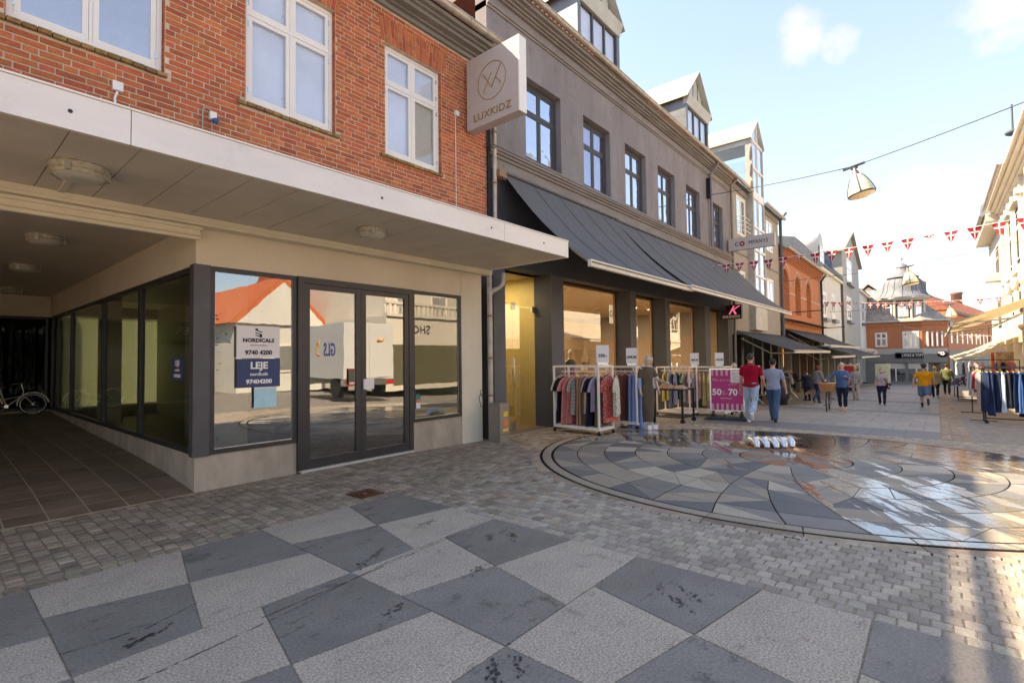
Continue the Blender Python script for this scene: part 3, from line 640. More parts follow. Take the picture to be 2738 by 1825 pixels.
tr_ = G(); tr_.box(-3.2, 7.0, D-.2, D-.045, 3.06, 3.149); tr_.box(-3.2, 7.0, D-.215, D-.2, 3.09, 3.148); tr_.build('cream_trim', M['cream'], rb)
tr_ = G(); tr_.box(-3.2, 2.1, D-.10, D+.0, 2.93, 3.02); tr_.box(-3.2, 2.12, D-.13, D+.03, 3.02, 3.055); tr_.tube([(-3.2, D-.1, 2.93), (2.1, D-.1, 2.93)], .028, 8); tr_.build('sliding_door_rail', M['cream'], rb)
def bulkhead(loc, group, label, r=.2):
    t = thing('ceiling_lamp', label, 'lamp', loc, 0, group)
    G().lathe([(0, 0), (r, 0), (r, -.03), (r*.93, -.035), (r*.93, -.055), (r*.97, -.06), (r*.97, -.085), (r*.88, -.095)], n=28).build('housing', mat('lamp_housing', (.42, .38, .31), .6, var=.35, scale=20, metal=.2), t)
    G().lathe([(r*.89, -.088), (r*.75, -.105), (r*.4, -.118), (0, -.122)], n=28).build('diffuser', mat('lamp_diffuser', (.55, .52, .44), .35, var=.1), t)
    cl = G()
    for a in (0, 2.1, 4.2): cl.box(r*.9, r*1.04, -.02, .02, -.09, -.02, rz=a, c=(0, 0, 0))
    cl.build('clip', M['chrome'], t); return t
grp = 'round bulkhead lamps on the canopy and passage ceiling'
bulkhead((.86, 5.46, 3.15), grp, 'dirty round bulkhead lamp under the canopy at the passage side, the biggest one'); G().box(.84, .89, 5.66, 6.34, 3.13, 3.15).build('cable_duct', M['soffit'], cn)
bulkhead((3.70, 5.41, 3.15), grp, 'round bulkhead lamp under the canopy in front of the double door', .17)
# shopfront
wl = G(); wl.box(2.09, 6.37, D, D+.2, 2.635, 3.4); wl.box(6.37, 6.9, D-.012, D+.22, -.12, 3.2); wl.build('rendered_wall', M['render'], rb)
for a, b in ((2.09, 3.30), (5.24, 6.37)): G().box(a, b, D, D+.2, -.08, .41 if a < 3 else .47).build('plinth', M['plinth'], rb)
G().box(2.09, 2.29, D+.2, 16.4, -.1, .41).build('plinth', M['plinth'], rb)
for y0, y1 in ((D, 8.9), (8.905, 11.2), (11.205, 16.45)): G().box(2.09, 2.29, y0+(.2 if y0 == D else 0), y1, 2.635, 3.12).build('wall_panel', M['render'], rb)
DF = M['darkframe']
G().box(2.06, 2.235, D-.03, D+.1, .40, 2.64).build('corner_post', mat('corner_post_brown', (.085, .075, .078), .45, var=.15, scale=3), rb)
def shopwin(x0, x1, z0, z1, y, gm, fw=.055, dep=.07, name='shop_window'):
    f = G().box(x0, x1, y, y+dep, z0, z0+fw).box(x0, x1, y, y+dep, z1-fw, z1).box(x0, x0+fw, y, y+dep, z0+fw, z1-fw).box(x1-fw, x1, y, y+dep, z0+fw, z1-fw)
    o = f.build(name, DF, rb); G().box(x0+fw, x1-fw, y+.03, y+.04, z0+fw, z1-fw).build('pane', gm, o)
    b = G(); e = .008
    b.box(x0+fw, x1-fw, y+.02, y+.03, z0+fw, z0+fw+e).box(x0+fw, x0+fw+e, y+.02, y+.03, z0+fw, z1-fw).box(x1-fw-e, x1-fw, y+.02, y+.03, z0+fw, z1-fw)
    b.build('glazing_bead', M['chrome'], o); return o
w1 = shopwin(2.236, 3.30, .405, 2.635, D-.02, glass('left_shop_glass', (.50, .53, .48), .22, wave=.0006))
w2 = shopwin(5.24, 6.36, .465, 2.635, D-.02, glass('right_shop_glass', (.66, .68, .56), .14, wave=.0006))
# double door
dd = G().box(3.30, 5.24, D-.05, D+.06, 2.55, 2.635).box(3.30, 3.38, D-.05, D+.06, .03, 2.55).box(5.16, 5.24, D-.05, D+.06, .03, 2.55).build('double_door', DF, rb)
G().box(3.33, 5.22, D-.09, D+.04, .0, .03).build('threshold', mat('door_threshold', (.5, .47, .42), .5, var=.1), dd)
for a, b in ((3.385, 4.268), (4.272, 5.155)):
    lf = G().box(a, b, D-.04, D+.02, .035, .16).box(a, b, D-.04, D+.02, 2.475, 2.545).box(a, a+.085, D-.04, D+.02, .16, 2.475).box(b-.085, b, D-.04, D+.02, .16, 2.475).build('door_leaf', DF, dd)
    G().box(a+.085, b-.085, D-.02, D-.01, .16, 2.475).build('pane', M['doorglass'], lf)
G().box(4.30, 4.47, D-.075, D-.04, 1.06, 1.21).build('handle', M['white'], dd); G().lathe([(0, 0), (.012, 0), (.012, .01)], (0, 0, 0), 10).build('keyhole', M['chrome'], dd).location = (4.31, D-.042, .8)
# side glazing of the passage
ys = [6.72, 8.92, 11.17, 13.95, 16.35]
for i in range(4):
    a, b = ys[i], ys[i+1]; z0, z1 = .41, 2.63
    f = G().box(2.10, 2.17, a, b, z0, z0+.06).box(2.10, 2.17, a, b, z1-.06, z1).box(2.10, 2.17, a, a+.06, z0+.06, z1-.06).box(2.10, 2.17, b-.03, b, z0+.06, z1-.06).build('side_window', DF, rb)
    G().box(2.13, 2.14, a+.06, b-.03, z0+.06, z1-.06).build('pane', M['sideglass'], f); G().box(2.105, 2.115, a+.06, a+.075, z0+.06, z1-.06).build('glazing_bead', M['chrome'], f)
# passage: ceiling, back wall, far glazing
G().box(-5, 2.29, 16.6, 17.35, 3.12, 3.3).box(-5, 2.09, D+.02, 16.6, 3.12, 3.3).box(2.29, 2.33, 16.45, 17.35, -.2, 3.3).build('passage_ceiling', M['soffit'], rb)  # end piece and side wall are added, unseen, to block sun leaking in
G().box(-5, 2.28, 16.46, 16.6, 2.63, 3.12).build('passage_wall', M['render'], rb); G().box(-5, -4.9, D, 16.5, 0, 3.12).build('passage_wall', M['render'], rb)
for a, b in ((-1.2, .42), (.42, 2.05)):
    f = G().box(a, b, 16.38, 16.45, .40, .46).box(a, b, 16.38, 16.45, 2.56, 2.62).box(a, a+.05, 16.38, 16.45, .46, 2.56).box(b-.05, b, 16.38, 16.45, .46, 2.56).build('side_window', DF, rb)
    G().box(a+.05, b-.05, 16.41, 16.42, .46, 2.56).build('pane', glass('dark_end_glass', (.2, .22, .2), -.03, wave=.001), f)
G().box(-5, 2.28, 16.40, 16.5, .2, .40).build('plinth', M['plinth'], rb); G().box(-5, 2.3, 17.2, 17.3, 0, 3.1).build('room_backing', M['dark'], rb)
for loc, r, l in (((1.03, 8.6, 3.12), .19, 'steel-ringed ceiling lamp in the passage, nearest of its row'), ((1.12, 11.4, 3.12), .19, 'middle one of the three ceiling lamps inside the passage'), ((1.25, 15.0, 3.12), .19, 'ceiling lamp deepest in the passage')): bulkhead(loc, grp, l, r)
# empty shop interior
it = G().box(2.2, 6.9, 16.5, 16.6, 0, .4).box(2.2, 6.9, 16.5, 16.6, 2.7, 3.1).box(4.4, 6.9, 16.5, 16.6, .4, 2.7); it.box(4.3, 4.4, 9.6, 16.5, 0, 3.1); it.box(4.4, 6.9, 10.6, 10.7, 0, 3.1); ii = it.build('back_wall', mat('shop_back_wall', (.42, .42, .30), .8, var=.1), rb)
G().box(2.2, 6.9, D+.2, 16.5, .05, .1).build('shop_floor', mat('shop_floor', (.12, .10, .08), .6), rb); G().box(2.3, 6.9, D+.2, 16.5, 2.95, 3.0).build('shop_ceiling', M['soffit'], rb)
G().box(6.8, 6.9, D+.22, 16.5, .1, 2.95).build('party_wall', M['render'], rb); G().box(2.32, 2.6, 12.2, 12.7, .1, 2.95).build('column', M['render'], rb); G().box(2.72, 3.0, D+.8, D+1.05, .1, 2.95).build('column', M['render'], rb)
G().box(3.2, 3.45, 8.7, 10.6, .1, 2.95).build('partition', M['cream'], rb); 
G().box(-4, 2.08, D+.05, 17, 3.3, 3.5).build('floor_slab', M['dark'], rb)
G().box(2.3, 4.4, 16.52, 16.54, .4, 2.7).build('drawn_curtain', translucent('olive_curtain', (.60, .60, .46)), rb)  # translucent sheet added so daylight from behind brightens the shop interior
# posters
def poster(name, label, cat, x0, x1, z0, z1, y, m, loc=None):
    t = thing(name, label, cat, ((x0+x1)/2, y, (z0+z1)/2)); a, b = (x1-x0)/2, (z1-z0)/2; G().box(-a, a, -.004, 0, -b, b).build('sheet', m, t); return t
navy = mat('navy_print', (.045, .06, .14), .6, var=.03); pw = mat('poster_white', (.80, .72, .68), .6, var=.02); ink = mat('navy_ink', (.012, .016, .03), .6, var=0); lt = mat('print_white', (.85, .8, .76), .6, var=0); orange = mat('print_orange', (.9, .2, .04), .6, var=0)
p = poster('letting_poster', 'white and navy NORDICALS letting poster stuck inside the corner shop window', 'poster', 2.53, 3.06, 1.54, 1.94, D-.025, pw)
def lz(s, size, m, x, z, P_=p, y=-.006, bold=.002, sx=1, **k): return text(s, size, m, P_, (x, y, z), ext=.0012, bold=bold, sx=sx, **k)
lz('NORDICALS', .066, ink, 0, .018, bold=.003, sx=1.02, sp=1.05); lz('erhvervsmæglere', .030, mat('grey_ink', (.2, .12, .1), .6, var=0), 0, -.04, bold=0); lz('9740 4200', .074, ink, 0, -.135, bold=.003, sx=1.05)
lg = G()
for i in range(3):
    z = .16-i*.032; lg.add([(-.042, -.005, z), (-.042, -.005, z-.014), (.042, -.005, z-.045), (.042, -.005, z-.031)], [(0, 1, 2, 3)])
lg.add([(-.042, -.0052, .17), (-.042, -.0052, .155), (-.01, -.0052, .145), (-.01, -.0052, .17)], [(0, 1, 2, 3)]); lg.add([(.042, -.0052, .07), (.042, -.0052, .085), (.01, -.0052, .095), (.01, -.0052, .07)], [(0, 1, 2, 3)])
lg.build('logo', ink, p)
def leje(label, x, z, y, w=.53, face=None, rz=0, sx=1):
    t = thing('letting_poster', label, 'poster', (x, y, z), rz); k = w/.53
    G().box(-w/2, w/2, -.004, 0, -.185*k/sx*sx, .175*k).build('sheet', navy, t)
    text('LEJE', .118*k, lt, t, (0, -.006, .085*k), ext=.001, bold=.004*k, sx=1.05); text('nordicals', .06*k, lt, t, (0, -.006, -.02*k), ext=.001, bold=.001); text('97404200', .072*k, lt, t, (0, -.006, -.115*k), ext=.001, bold=.003*k, sx=1.1); return t
leje('navy LEJE poster directly under the white one in the corner shop window', 2.80, 1.355, D-.026)
leje('navy LEJE poster on the passage side glass near the corner post', 2.125, 1.415, 7.3, .42, rz=-pi/2)
p = poster('info_sheet', 'pale blue framed sheet stuck below the letting posters', 'poster', 2.74, 3.02, .91, 1.16, D-.024, mat('pale_blue_print', (.42, .66, .72), .5, var=.1, scale=8))
G().box(-.14, .14, -.008, -.004, .115, .135).build('header', pw, p)
p = poster('door_sticker', 'brown and green notice on the left door leaf', 'sticker', 4.055, 4.165, 1.14, 1.37, D-.042, mat('brown_print', (.25, .09, .05), .5)); G().box(-.035, .035, -.007, -.004, -.04, .04).build('emblem', mat('green_print', (.02, .18, .12), .5, var=0), p); G().box(-.04, .04, -.007, -.004, -.11, -.08).build('caption', pw, p)
p = poster('window_sticker', 'small teal notice at the bottom corner of the right shop window', 'sticker', 5.30, 5.40, .68, .92, D-.024, mat('teal_print', (.02, .16, .15), .5)); G().box(-.045, .045, -.007, -.004, -.11, -.02).build('caption', pw, p); G().box(-.035, .03, -.007, -.004, -.01, .03).build('emblem', orange, p)
# fittings on the brick
t = thing('junction_box', 'small grey junction box on the brick wall above the canopy, left one', 'box', (1.33, D-.01, 4.42)); G().box(-.045, .045, -.05, 0, -.045, .05).build('case', M['white'], t); G().tube([(0, -.02, -.05), (-.02, -.02, -.12), (-.02, -.02, -.3), (-.02, -.02, -1)], .012, 8).build('conduit', M['white'], t)
t = thing('power_socket', 'grey outdoor power socket with blue cap on the brick wall', 'socket', (2.24, D-.01, 4.41)); G().box(-.03, .04, -.06, 0, -.02, .07).build('case', M['white'], t); G().lathe([(0, 0), (.03, 0), (.035, .04), (.03, .05), (0, .05)], n=14).build('cap', mat('blue_plastic', (.02, .08, .25), .4), t, at=(.02, -.05, -.03)).rotation_euler = (pi*.62, 0, 0)
G().tube([(0, -.02, .06), (-.02, -.02, .1), (-.07, -.02, .11), (-.1, -.02, .07), (-.1, -.02, -.1), (-.1, -.02, -1)], .008, 6).tube([(.0, -.02, -.04), (.0, -.02, -1)], .007, 6).build('conduit', M['pipe'], t)
t = thing('cable_box', 'small white cable box with wire running down the brick beside the hanging sign', 'box', (6.28, D-.01, 5.95)); G().box(-.04, .04, -.05, 0, -.04, .05).build('case', M['white'], t); G().tube([(-.02, -.01, -.04), (-.02, -.01, -2.5)], .006, 6).build('wire', M['white'], t)
# hanging sign LUXKIDZ
t = thing('hanging_sign', 'big square taupe sign box with gold circle logo reading LUXKIDZ on the brick wall', 'sign', (6.5, 0, 0)); gold = mat('gold_line', (.34, .19, .05), .35, metal=.4, var=0); sb = mat('sign_taupe', (.44, .37, .33), .6, var=.05)
G().box(0, .2, 5.27, 6.50, 5.68, 6.99).build('sign_box', sb, t); G().box(.002, .198, 5.25, 5.27, 5.68, 6.99).build('edge_panel', M['white'], t)
br_ = G().box(.05, .12, 6.5, D+.02, 6.86, 6.9).box(.05, .12, 6.5, D+.02, 5.72, 5.76); br_.build('bracket', M['chrome'], t)
cy, cz, R_ = 5.88, 6.42, .33
def sl(pts, r=.009): return G().tube([(-.004, cy-a, cz+b) for a, b in pts], r, 5)
ring = sl([(R_*cos(a), R_*sin(a)) for a in [2*pi*i/40 for i in range(41)]], .006); ring.build('logo_ring', gold, t)
lg = sl([(-.2, .17), (0, -.12), (.22, .22)]); q = sl([(-.2, -.17), (.0, .15)]); q2 = sl([(.1, .03), (.22, -.12)]); lg.add(q.v, q.f); lg.add(q2.v, q2.f); lg.build('logo', gold, t)
text('LUXKIDZ', .19, gold, t, (-.005, 5.88, 5.85), face='-x', ext=.003, sx=1.1, sp=1.05)
# downpipes and cables at the joint between the houses
t = thing('downpipe', 'grey metal downpipe running down the joint between brick house and grey house', 'pipe', (7.2, D-.1, 0))
G().tube([(.0, -.34, 7.4), (.02, -.24, 7.2), (.02, 0, 7.0), (.02, 0, 3.42)], .045, 12).build('pipe', M['pipe'], t); G().tube([(-.16, -.0, 3.12), (-.16, 0, -.1)], .05, 12).tube([(.12, -.12, 3.14), (.12, -.1, 2.95), (.07, -.05, 2.86), (-.1, 0, 2.78), (-.16, 0, 2.7)], .05, 12).build('pipe', M['pipe'], t)
cl = G()
for z in (6.9, 5.9, 4.9, 3.9): cl.lathe([(.05, -.02), (.055, -.02), (.055, .02), (.05, .02)], (.02, 0, z), 12)
for z in (2.3, 1.5, .8, .1): cl.lathe([(.055, -.02), (.06, -.02), (.06, .02), (.055, .02)], (-.16, 0, z), 12)
cl.build('pipe_clamp', mat('rusty_clamp', (.3, .17, .1), .7), t)
t = thing('cable_bundle', 'thin black cables hanging down the brick edge beside the downpipe', 'cable', (7.1, D-.05, 0)); c = G()
for i in range(4): c.tube([(-.01+.018*i+.006*sin(k+i), -.01, 7-k*.6) for k in range(6)], .008, 5)
for i in range(2): c.tube([(.07+.02*i, .0, 3.1-k*.65) for k in range(5)], .012, 5)
pts = [(-.28+.07*cos(a)*(1+.2*sin(3*a)), -.03, .72+.12*sin(a)) for a in [2*pi*i/20 for i in range(21)]]; c.tube(pts, .006, 5); c.tube([(p[0]+.02, p[1]-.01, p[2]*.6+.42) for p in pts], .006, 5)
c.build('cable', M['black'], t)
t = thing('loose_cable', 'thin loose cable sagging under the canopy over the right shop window', 'cable', (0, 0, 0)); G().tube([(4.4, 6.3, 3.06), (4.9, 6.2, 2.99), (5.6, 6.2, 2.93), (6.3, 6.28, 2.97), (6.9, 6.37, 3.06)], .004, 5).build('wire', M['cream'], t)
t = thing('utility_cabinet', 'narrow brushed steel cabinet with yellow and orange stickers beside the glass door', 'cabinet', (6.98, 6.2, g(7)))
bm = mat('brushed_steel', (.30, .26, .22), .45, metal=.5, var=.2, scale=6, stretch=(12, 12, .6)); G().box(-.14, .12, -.12, .14, 0, .70).build('case', bm, t); G().box(-.145, .125, -.125, .145, .70, .72).build('lid', bm, t); G().box(-.142, .122, -.1235, -.12, .14, .145).build('seam', M['dark'], t)
for (a, b, c_, d, m_) in ((-.04, .08, .47, .56, mat('yellow_sticker', (.75, .5, .04), .5)), (-.02, .07, .3, .42, orange), (-.06, .09, .2, .25, mat('yellow_sticker', (.75, .5, .04), .5))): G().box(a, b, -.1245, -.12, c_, d).build('sticker', m_, t)

# ------------------------------------------------------------ grey building
gb = thing('grey_shop_building', 'grey rendered building with dark windows, zinc dormers and long charcoal awning', 'building', (0, 0, 0))
XA, XE = 7.14, 22.15
WG = [(8.35, 9.68), (10.67, 12.02), (12.88, 14.22), (15.08, 16.42), (17.45, 18.78), (20.12, 21.4)]
w = G(); xs = [XA]
for a, b in WG: xs += [a, b]
xs.append(XE)
for k, (a, b) in enumerate(zip(xs, xs[1:])):
    if k % 2: w.box(a, b, D, D+.3, 5.46, 5.78); w.box(a, b, D, D+.3, 7.56, 8.97)
    else: w.box(a, b, D, D+.3, 5.46, 8.97)
w.build('upper_wall', M['grey'], gb)
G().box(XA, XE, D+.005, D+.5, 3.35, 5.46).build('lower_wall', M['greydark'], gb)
c = G()
for y0, z0, z1 in ((-.03, 8.45, 8.5), (-.06, 8.5, 8.55), (-.03, 8.55, 8.58), (-.07, 8.74, 8.78), (-.12, 8.78, 8.83), (-.18, 8.83, 8.88), (-.26, 8.88, 8.95), (-.29, 8.95, 8.98)): c.box(XA, XE, D+y0, D+.3, z0, z1)
c.build('cornice', M['greytrim'], gb); c = G()
for y0, z0, z1 in ((-.15, 5.57, 5.62), (-.11, 5.52, 5.57), (-.07, 5.46, 5.52), (-.03, 5.24, 5.46)): c.box(XA, XE, D+y0, D+.02, z0, z1)
c.build('ledge', M['greytrim'], gb); G().box(XA, XE, D-.17, D+.0, 5.62, 5.63).build('ledge_flashing', M['zinc'], gb)
pblue = glass('lilac_pane', (.7, .6, .72), .35, gcol=(.85, .88, 1), wave=.006)
for i, (a, b) in enumerate(WG):
    f = window(gb, a+.02, b-.02, 5.8, 7.5, D+.14, M['winframe'], M['panesky'] if i != 1 else pblue, tr=.64, fw=.06, dep=.06, sash=.045, blinds=[[mat('lilac_curtain', (.36, .30, .42), .6, var=.1)]*4, [mat('lilac_curtain', (.36, .30, .42), .6, var=.1)]*4][i] if i == 1 else None)
    G().box(a, b, D+.02, D+.16, 5.76, 5.785).build('sill', M['winframe'], gb)
gutter(gb, XA-.05, 23.3, D-.36, 9.04, .075)
rf = G(); rf.prism([(D-.28, 8.98), (D+5.2, 13.6), (D+11, 8.98)], XA+.02, XE+.8, 'x'); rf.build('roof', M['darkred'], gb)
tb = G()
for i in range(95): tb.tube([(XA+.3+i*.16, D-.28, 9.02), (XA+.3+i*.16, D+.5, 9.66)], .045, 6)
tb.build('eaves_tiles', M['redtile'], gb, kind='stuff')
def dormer(parent, x0, x1, z0, ze, zp, y0=D+.45, y1=D+4.2, ribs=True):
    d = G().box(x0, x1, y0+.1, y1, z0, ze).build('dormer', M['zinc'], parent); xm = (x0+x1)/2
    G().prism([(x0, ze), (x1, ze), (xm, zp)], y0+.08, y1+1.5, 'y').build('gable', M['zinclight'], d)
    rg = G()
    for sgn, xa in ((1, x0-.14), (-1, x1+.14)):
        nx = (xm-xa); L0 = [(xa, ze-.1), (xm, zp+.04), (xm, zp+.09), (xa, ze-.05)]; rg.prism(L0, y0-.12, y1+2.2, 'y')
    r_ = rg.build('dormer_roof', M['zinclight'], d); sm_ = G(); y = y0+.3
    while y < y1+2:
        for xa in (x0-.14, x1+.14): sm_.tube([(xa, y, ze-.04), (xm, y, zp+.10)], .014, 4)
        y += .55
    sm_.build('standing_seam', M['zinclight'], d, kind='stuff'); n = 5
    for i in range(1, n): x = x0+(x1-x0)*i/n; G().box(x-.012, x+.012, y0+.06, y0+.085, ze, ze+(zp-ze)*(1-abs(2*i/n-1))).build('seam', M['zinc'], d)
    G().prism([(y0-.02, ze-.3), (y0+.1, ze-.3), (y0+.1, ze+.02), (y0-.14, ze+.02)], x0, x1, 'x').build('window_head', M['zinclight'], d)
    for a, b in ((x0, x0+.16), (x1-.16, x1)): G().box(a, b, y0, y0+.1, z0, ze-.3).build('jamb', M['zinc'], d)
    f = G().box(x0+.16, x1-.16, y0+.03, y0+.09, z0, z0+.06).box(x0+.16, x1-.16, y0+.03, y0+.09, ze-.36, ze-.3); n = 3
    for i in range(n+1): x = x0+.16+(x1-x0-.32)*i/n; f.box(x-.035, x+.035, y0+.03, y0+.09, z0+.06, ze-.36)
    fo = f.build('dormer_window', M['winframe'], d); G().box(x0+.17, x1-.17, y0+.06, y0+.065, z0+.06, ze-.36).build('pane', PB, fo); G().box(x0+.17, x1-.17, y0+.085, y0+.09, z0+.06, ze-.36).build('blind', M['blind'], fo)
    return d
dormer(gb, 10.68, 12.9, 9.2, 10.95, 12.2, D+.12); dormer(gb, 17.95, 20.3, 9.2, 11.0, 12.25, D+.12)
# shopfront piers, glazing, interior
piers = [(7.12, 7.60), (9.18, 9.67), (13.0, 13.36), (15.43, 15.76), (19.02, 19.57), (21.75, 22.3)]
for a, b in piers:
    o = G().box(a, b, D+.0, 7.06, -.8, 3.35).build('pier', M['greydark'], gb)
    G().box(a, b, D-.006, D, -.8, 3.35).build('pier_face', mat('pier_face', (.125, .118, .12), .75, var=.12, scale=2, bump=.4, bscale=70), o)
G().box(7.6, 22, 6.9, 7.12, 3.35, 3.6).build('lintel', M['greydark'], gb)
G().box(7.6, 9.18, D+.0, 8.6, -.25, -.06).build('entrance_step', mat('diamond_step', (.17, .12, .09), .6, var=.3, scale=60), gb); G().box(7.6, 9.18, D-.03, D, -.25, -.05).build('step_edge', M['plinth'], gb)
yel = mat('ochre_wall', (.42, .33, .13), .6, var=.08); G().box(7.58, 9.18, 8.5, 8.6, -.1, 3.4).build('stair_wall', yel, gb); G().box(9.18, 9.2, 7.06, 8.6, -.1, 3.4).build('stair_wall', yel, gb); G().box(7.5, 7.58, 7.06, 8.6, -.1, 3.4).build('stair_wall', yel, gb); G().box(7.5, 9.2, 7.06, 8.6, 3.35, 3.45).build('stair_ceiling', mat('stair_ceiling', (.5, .42, .25), .8), gb)
for a, b in ((7.6, 8.36), (8.365, 9.17)): G().box(a, b, 7.04, 7.052, -.05, 2.62).build('glass_door', M['shop'], gb)
G().box(7.6, 9.18, 7.04, 7.052, 2.64, 3.35).build('fanlight', M['shop'], gb)
h = G(); h.tube([(8.32, 6.99, .72), (8.32, 6.97, .76), (8.32, 6.97, 1.5), (8.32, 6.99, 1.54)], .012, 6); h.box(8.3, 8.42, 7.02, 7.07, -.06, .12); h.box(8.33, 8.45, 7.02, 7.07, 2.55, 2.7); h.box(9.05, 9.17, 7.02, 7.07, 2.52, 2.66); h.build('door_fitting', M['chrome'], gb)
t = thing('mail_box_panel', 'white letter box panel on the ochre wall behind the glass door', 'letter box', (8.4, 8.45, 1.15)); G().box(-.12, .2, -.04, .02, -.35, .38).build('panel', M['white'], t)
LB = G().box(9.2, 22, 7.05, 13.9, -.75, -.35).build('shop_floor', mat('oak_floor', (.16, .09, .05), .5, var=.2), gb)
sw = mat('shop_wall_warm', (.38, .27, .19), .8, var=.1); G().box(9.2, 22.2, 13.9, 14, -.6, 3.7).build('back_wall', sw, gb); G().box(22.2, 22.3, 7.1, 14, -.6, 3.7).build('side_wall', sw, gb); G().box(9.2, 9.3, 8.6, 14, -.6, 3.7).build('side_wall', sw, gb)
G().box(9.2, 22.2, 7.12, 14, 3.42, 3.5).build('shop_ceiling', mat('shop_ceiling', (.5, .42, .36), .8), gb)
for a, b, zs in ((9.67, 13.0, -.02), (13.36, 15.43, -.4), (15.76, 19.02, .05), (19.57, 21.75, -.5)):
    f = G().box(a, b, 7.04, 7.10, zs, zs+.06).box(a, b, 7.04, 7.1, 3.29, 3.35).box(a, a+.04, 7.04, 7.1, zs+.06, 3.29).box(b-.04, b, 7.04, 7.1, zs+.06, 3.29).build('display_window', mat('bronze_frame', (.28, .15, .07), .4, metal=.3), gb)
    G().box(a+.04, b-.04, 7.06, 7.068, zs+.06, 3.29).build('pane', M['shop'], f)
    if zs > -.3: G().box(a, b, 7.0, 7.12, -.8, zs).build('stall_riser', M['greydark'], gb); G().box(a+.1, b-.1, 7.15, 7.22, zs+.02, zs+.09).build('display_light', mat('warm_strip', (1, .55, .15), .5, var=0, es=6), f)
warm = bpy.data.lights.new('shop_light', 'AREA'); warm.energy = 300; warm.color = (1, .84, .66); warm.shape = 'RECTANGLE'; warm.size = 10; warm.size_y = 4
lo = bpy.data.objects.new('shop_light', warm); COL.objects.link(lo); lo.location = (15, 10.5, 3.35)
warm2 = warm.copy(); warm2.energy = 16; warm2.size = .8; warm2.size_y = .8; lo2 = bpy.data.objects.new('stair_light', warm2); COL.objects.link(lo2); lo2.location = (8.3, 7.8, 3.3)
for si, (x, y) in enumerate(((10.2, 7.9), (11.2, 7.9), (10.8, 9.5), (11.8, 9.5), (12.6, 9.5), (16.5, 8.2), (17.5, 8.2), (18.3, 8.2))):
    t = thing('spotlight', '%s cylinder spotlight inside the %s lit shop window' % (['left front', 'right front', 'left rear', 'middle rear', 'right rear', 'left', 'middle', 'right'][si], 'first wide' if si < 5 else 'third'), 'spotlight', (x, y, 3.42), 0, 'ceiling spotlights inside the grey shop')
    G().tube([(0, 0, 0), (0, 0, -.08)], .012, 6).tube([(0, .02, -.05), (.03, -.06, -.2)], .045, 10).build('can', M['cream'], t); G().lathe([(0, 0), (.04, 0)], n=10).build('lens', mat('spot_lens', (1, .75, .45), .5, var=0, es=8), t).location = (.031, -.062, -.205)
t = thing('window_sign', 'white sign with black letters reading COMPANYS hanging inside the narrow shop window', 'sign', (13.9, 7.3, 2.75)); G().box(-.75, .62, 0, .03, -.27, .27).build('board', mat('sign_cream', (.72, .66, .56), .5, es=.25), t); text('COMPANYS', .27, M['black'], t, (-.12, -.004, 0), bold=.003, sx=.95)
t = thing('promo_dots', 'orange round sale stickers on the third shop window', 'stickers', (16.2, 7.03, 1.6)); 
od = mat('salmon_dot', (.75, .27, .12), .6, var=0)
for x, z, r_ in ((.0, .95, .28), (.45, .35, .22), (-.02, .0, .2)):
    o = G().lathe([(0, 0), (r_, 0), (r_, .004)], n=24).build('dot', od, t); o.rotation_euler = (pi/2, 0, 0); o.location = (x, 0, z)
text('50', .2, pw, t, (0, -.008, .95)); text('50', .15, pw, t, (.45, -.008, .35)); text('50', .14, pw, t, (-.02, -.008, 0))
t = thing('promo_strip', 'orange rectangular sign inside the third shop window', 'sign', (17.4, 7.5, 2.0)); G().box(-.35, .35, 0, .02, -.15, .15).build('board', mat('orange_lit', (1, .22, .03), .5, var=0, es=.6), t); text('50 60 70', .16, pw, t, (0, -.006, 0))
for i, (x, y, z, sx_, c_) in enumerate(((11.0, 13.2, .6, 1.2, (.3, .2, .12)), (12.6, 12.6, .5, .8, (.08, .06, .05)), (16.8, 12.5, .6, 1.5, (.4, .28, .18)), (20, 12.8, .5, 1.2, (.2, .12, .08)))):
    t = thing('clothes_shelf', ['low shelf unit far inside', 'dark cupboard inside', 'tall pale shelf inside', 'brown shelf inside'][i]+' the lit shop behind the window', 'shelf', (x, y, -.4)); s_ = G()
    for k in range(5): s_.box(-sx_/2, sx_/2, -.2, .2, .4*k+.05, .4*k+.09)
    s_.box(-sx_/2, -sx_/2+.04, -.2, .2, 0, 1.9).box(sx_/2-.04, sx_/2, -.2, .2, 0, 1.9); s_.build('frame', mat('shelfwood%d' % i, c_, .6), t)
    for k in range(4):
        for j in range(3): G().box(-sx_/2+.08+j*sx_/3, -sx_/2+.05+(j+.85)*sx_/3, -.17, .15, .4*k+.09, .4*k+.28).build('folded_clothes', mat('foldc%d' % ((i+k+j) % 5), [(.6, .5, .4), (.1, .12, .2), (.5, .2, .15), (.25, .3, .2), (.7, .65, .6)][(i+k+j) % 5], .9), t)
# downpipe on grey facade and right end
t = thing('downpipe', 'dark downpipe on the grey facade before its last window', 'pipe', (19.75, D-.1, 0)); G().tube([(.15, -.26, 8.96), (.15, -.16, 8.8), (0, 0, 8.5), (0, 0, 5.6)], .05, 10).build('pipe', M['grey'], t); c = G()
c.box(-.25, -.2, -.06, .09, 7.5, 8.3).build('wire_plate', M['black'], t)
t = thing('downpipe', 'downpipe at the corner between grey building and taupe building', 'pipe', (22.3, D-.1, 0)); G().tube([(0, -.26, 8.96), (0, 0, 8.7), (0, 0, -.4)], .055, 10).build('pipe', mat('pipe_taupe', (.24, .21, .19), .6, metal=.2), t)
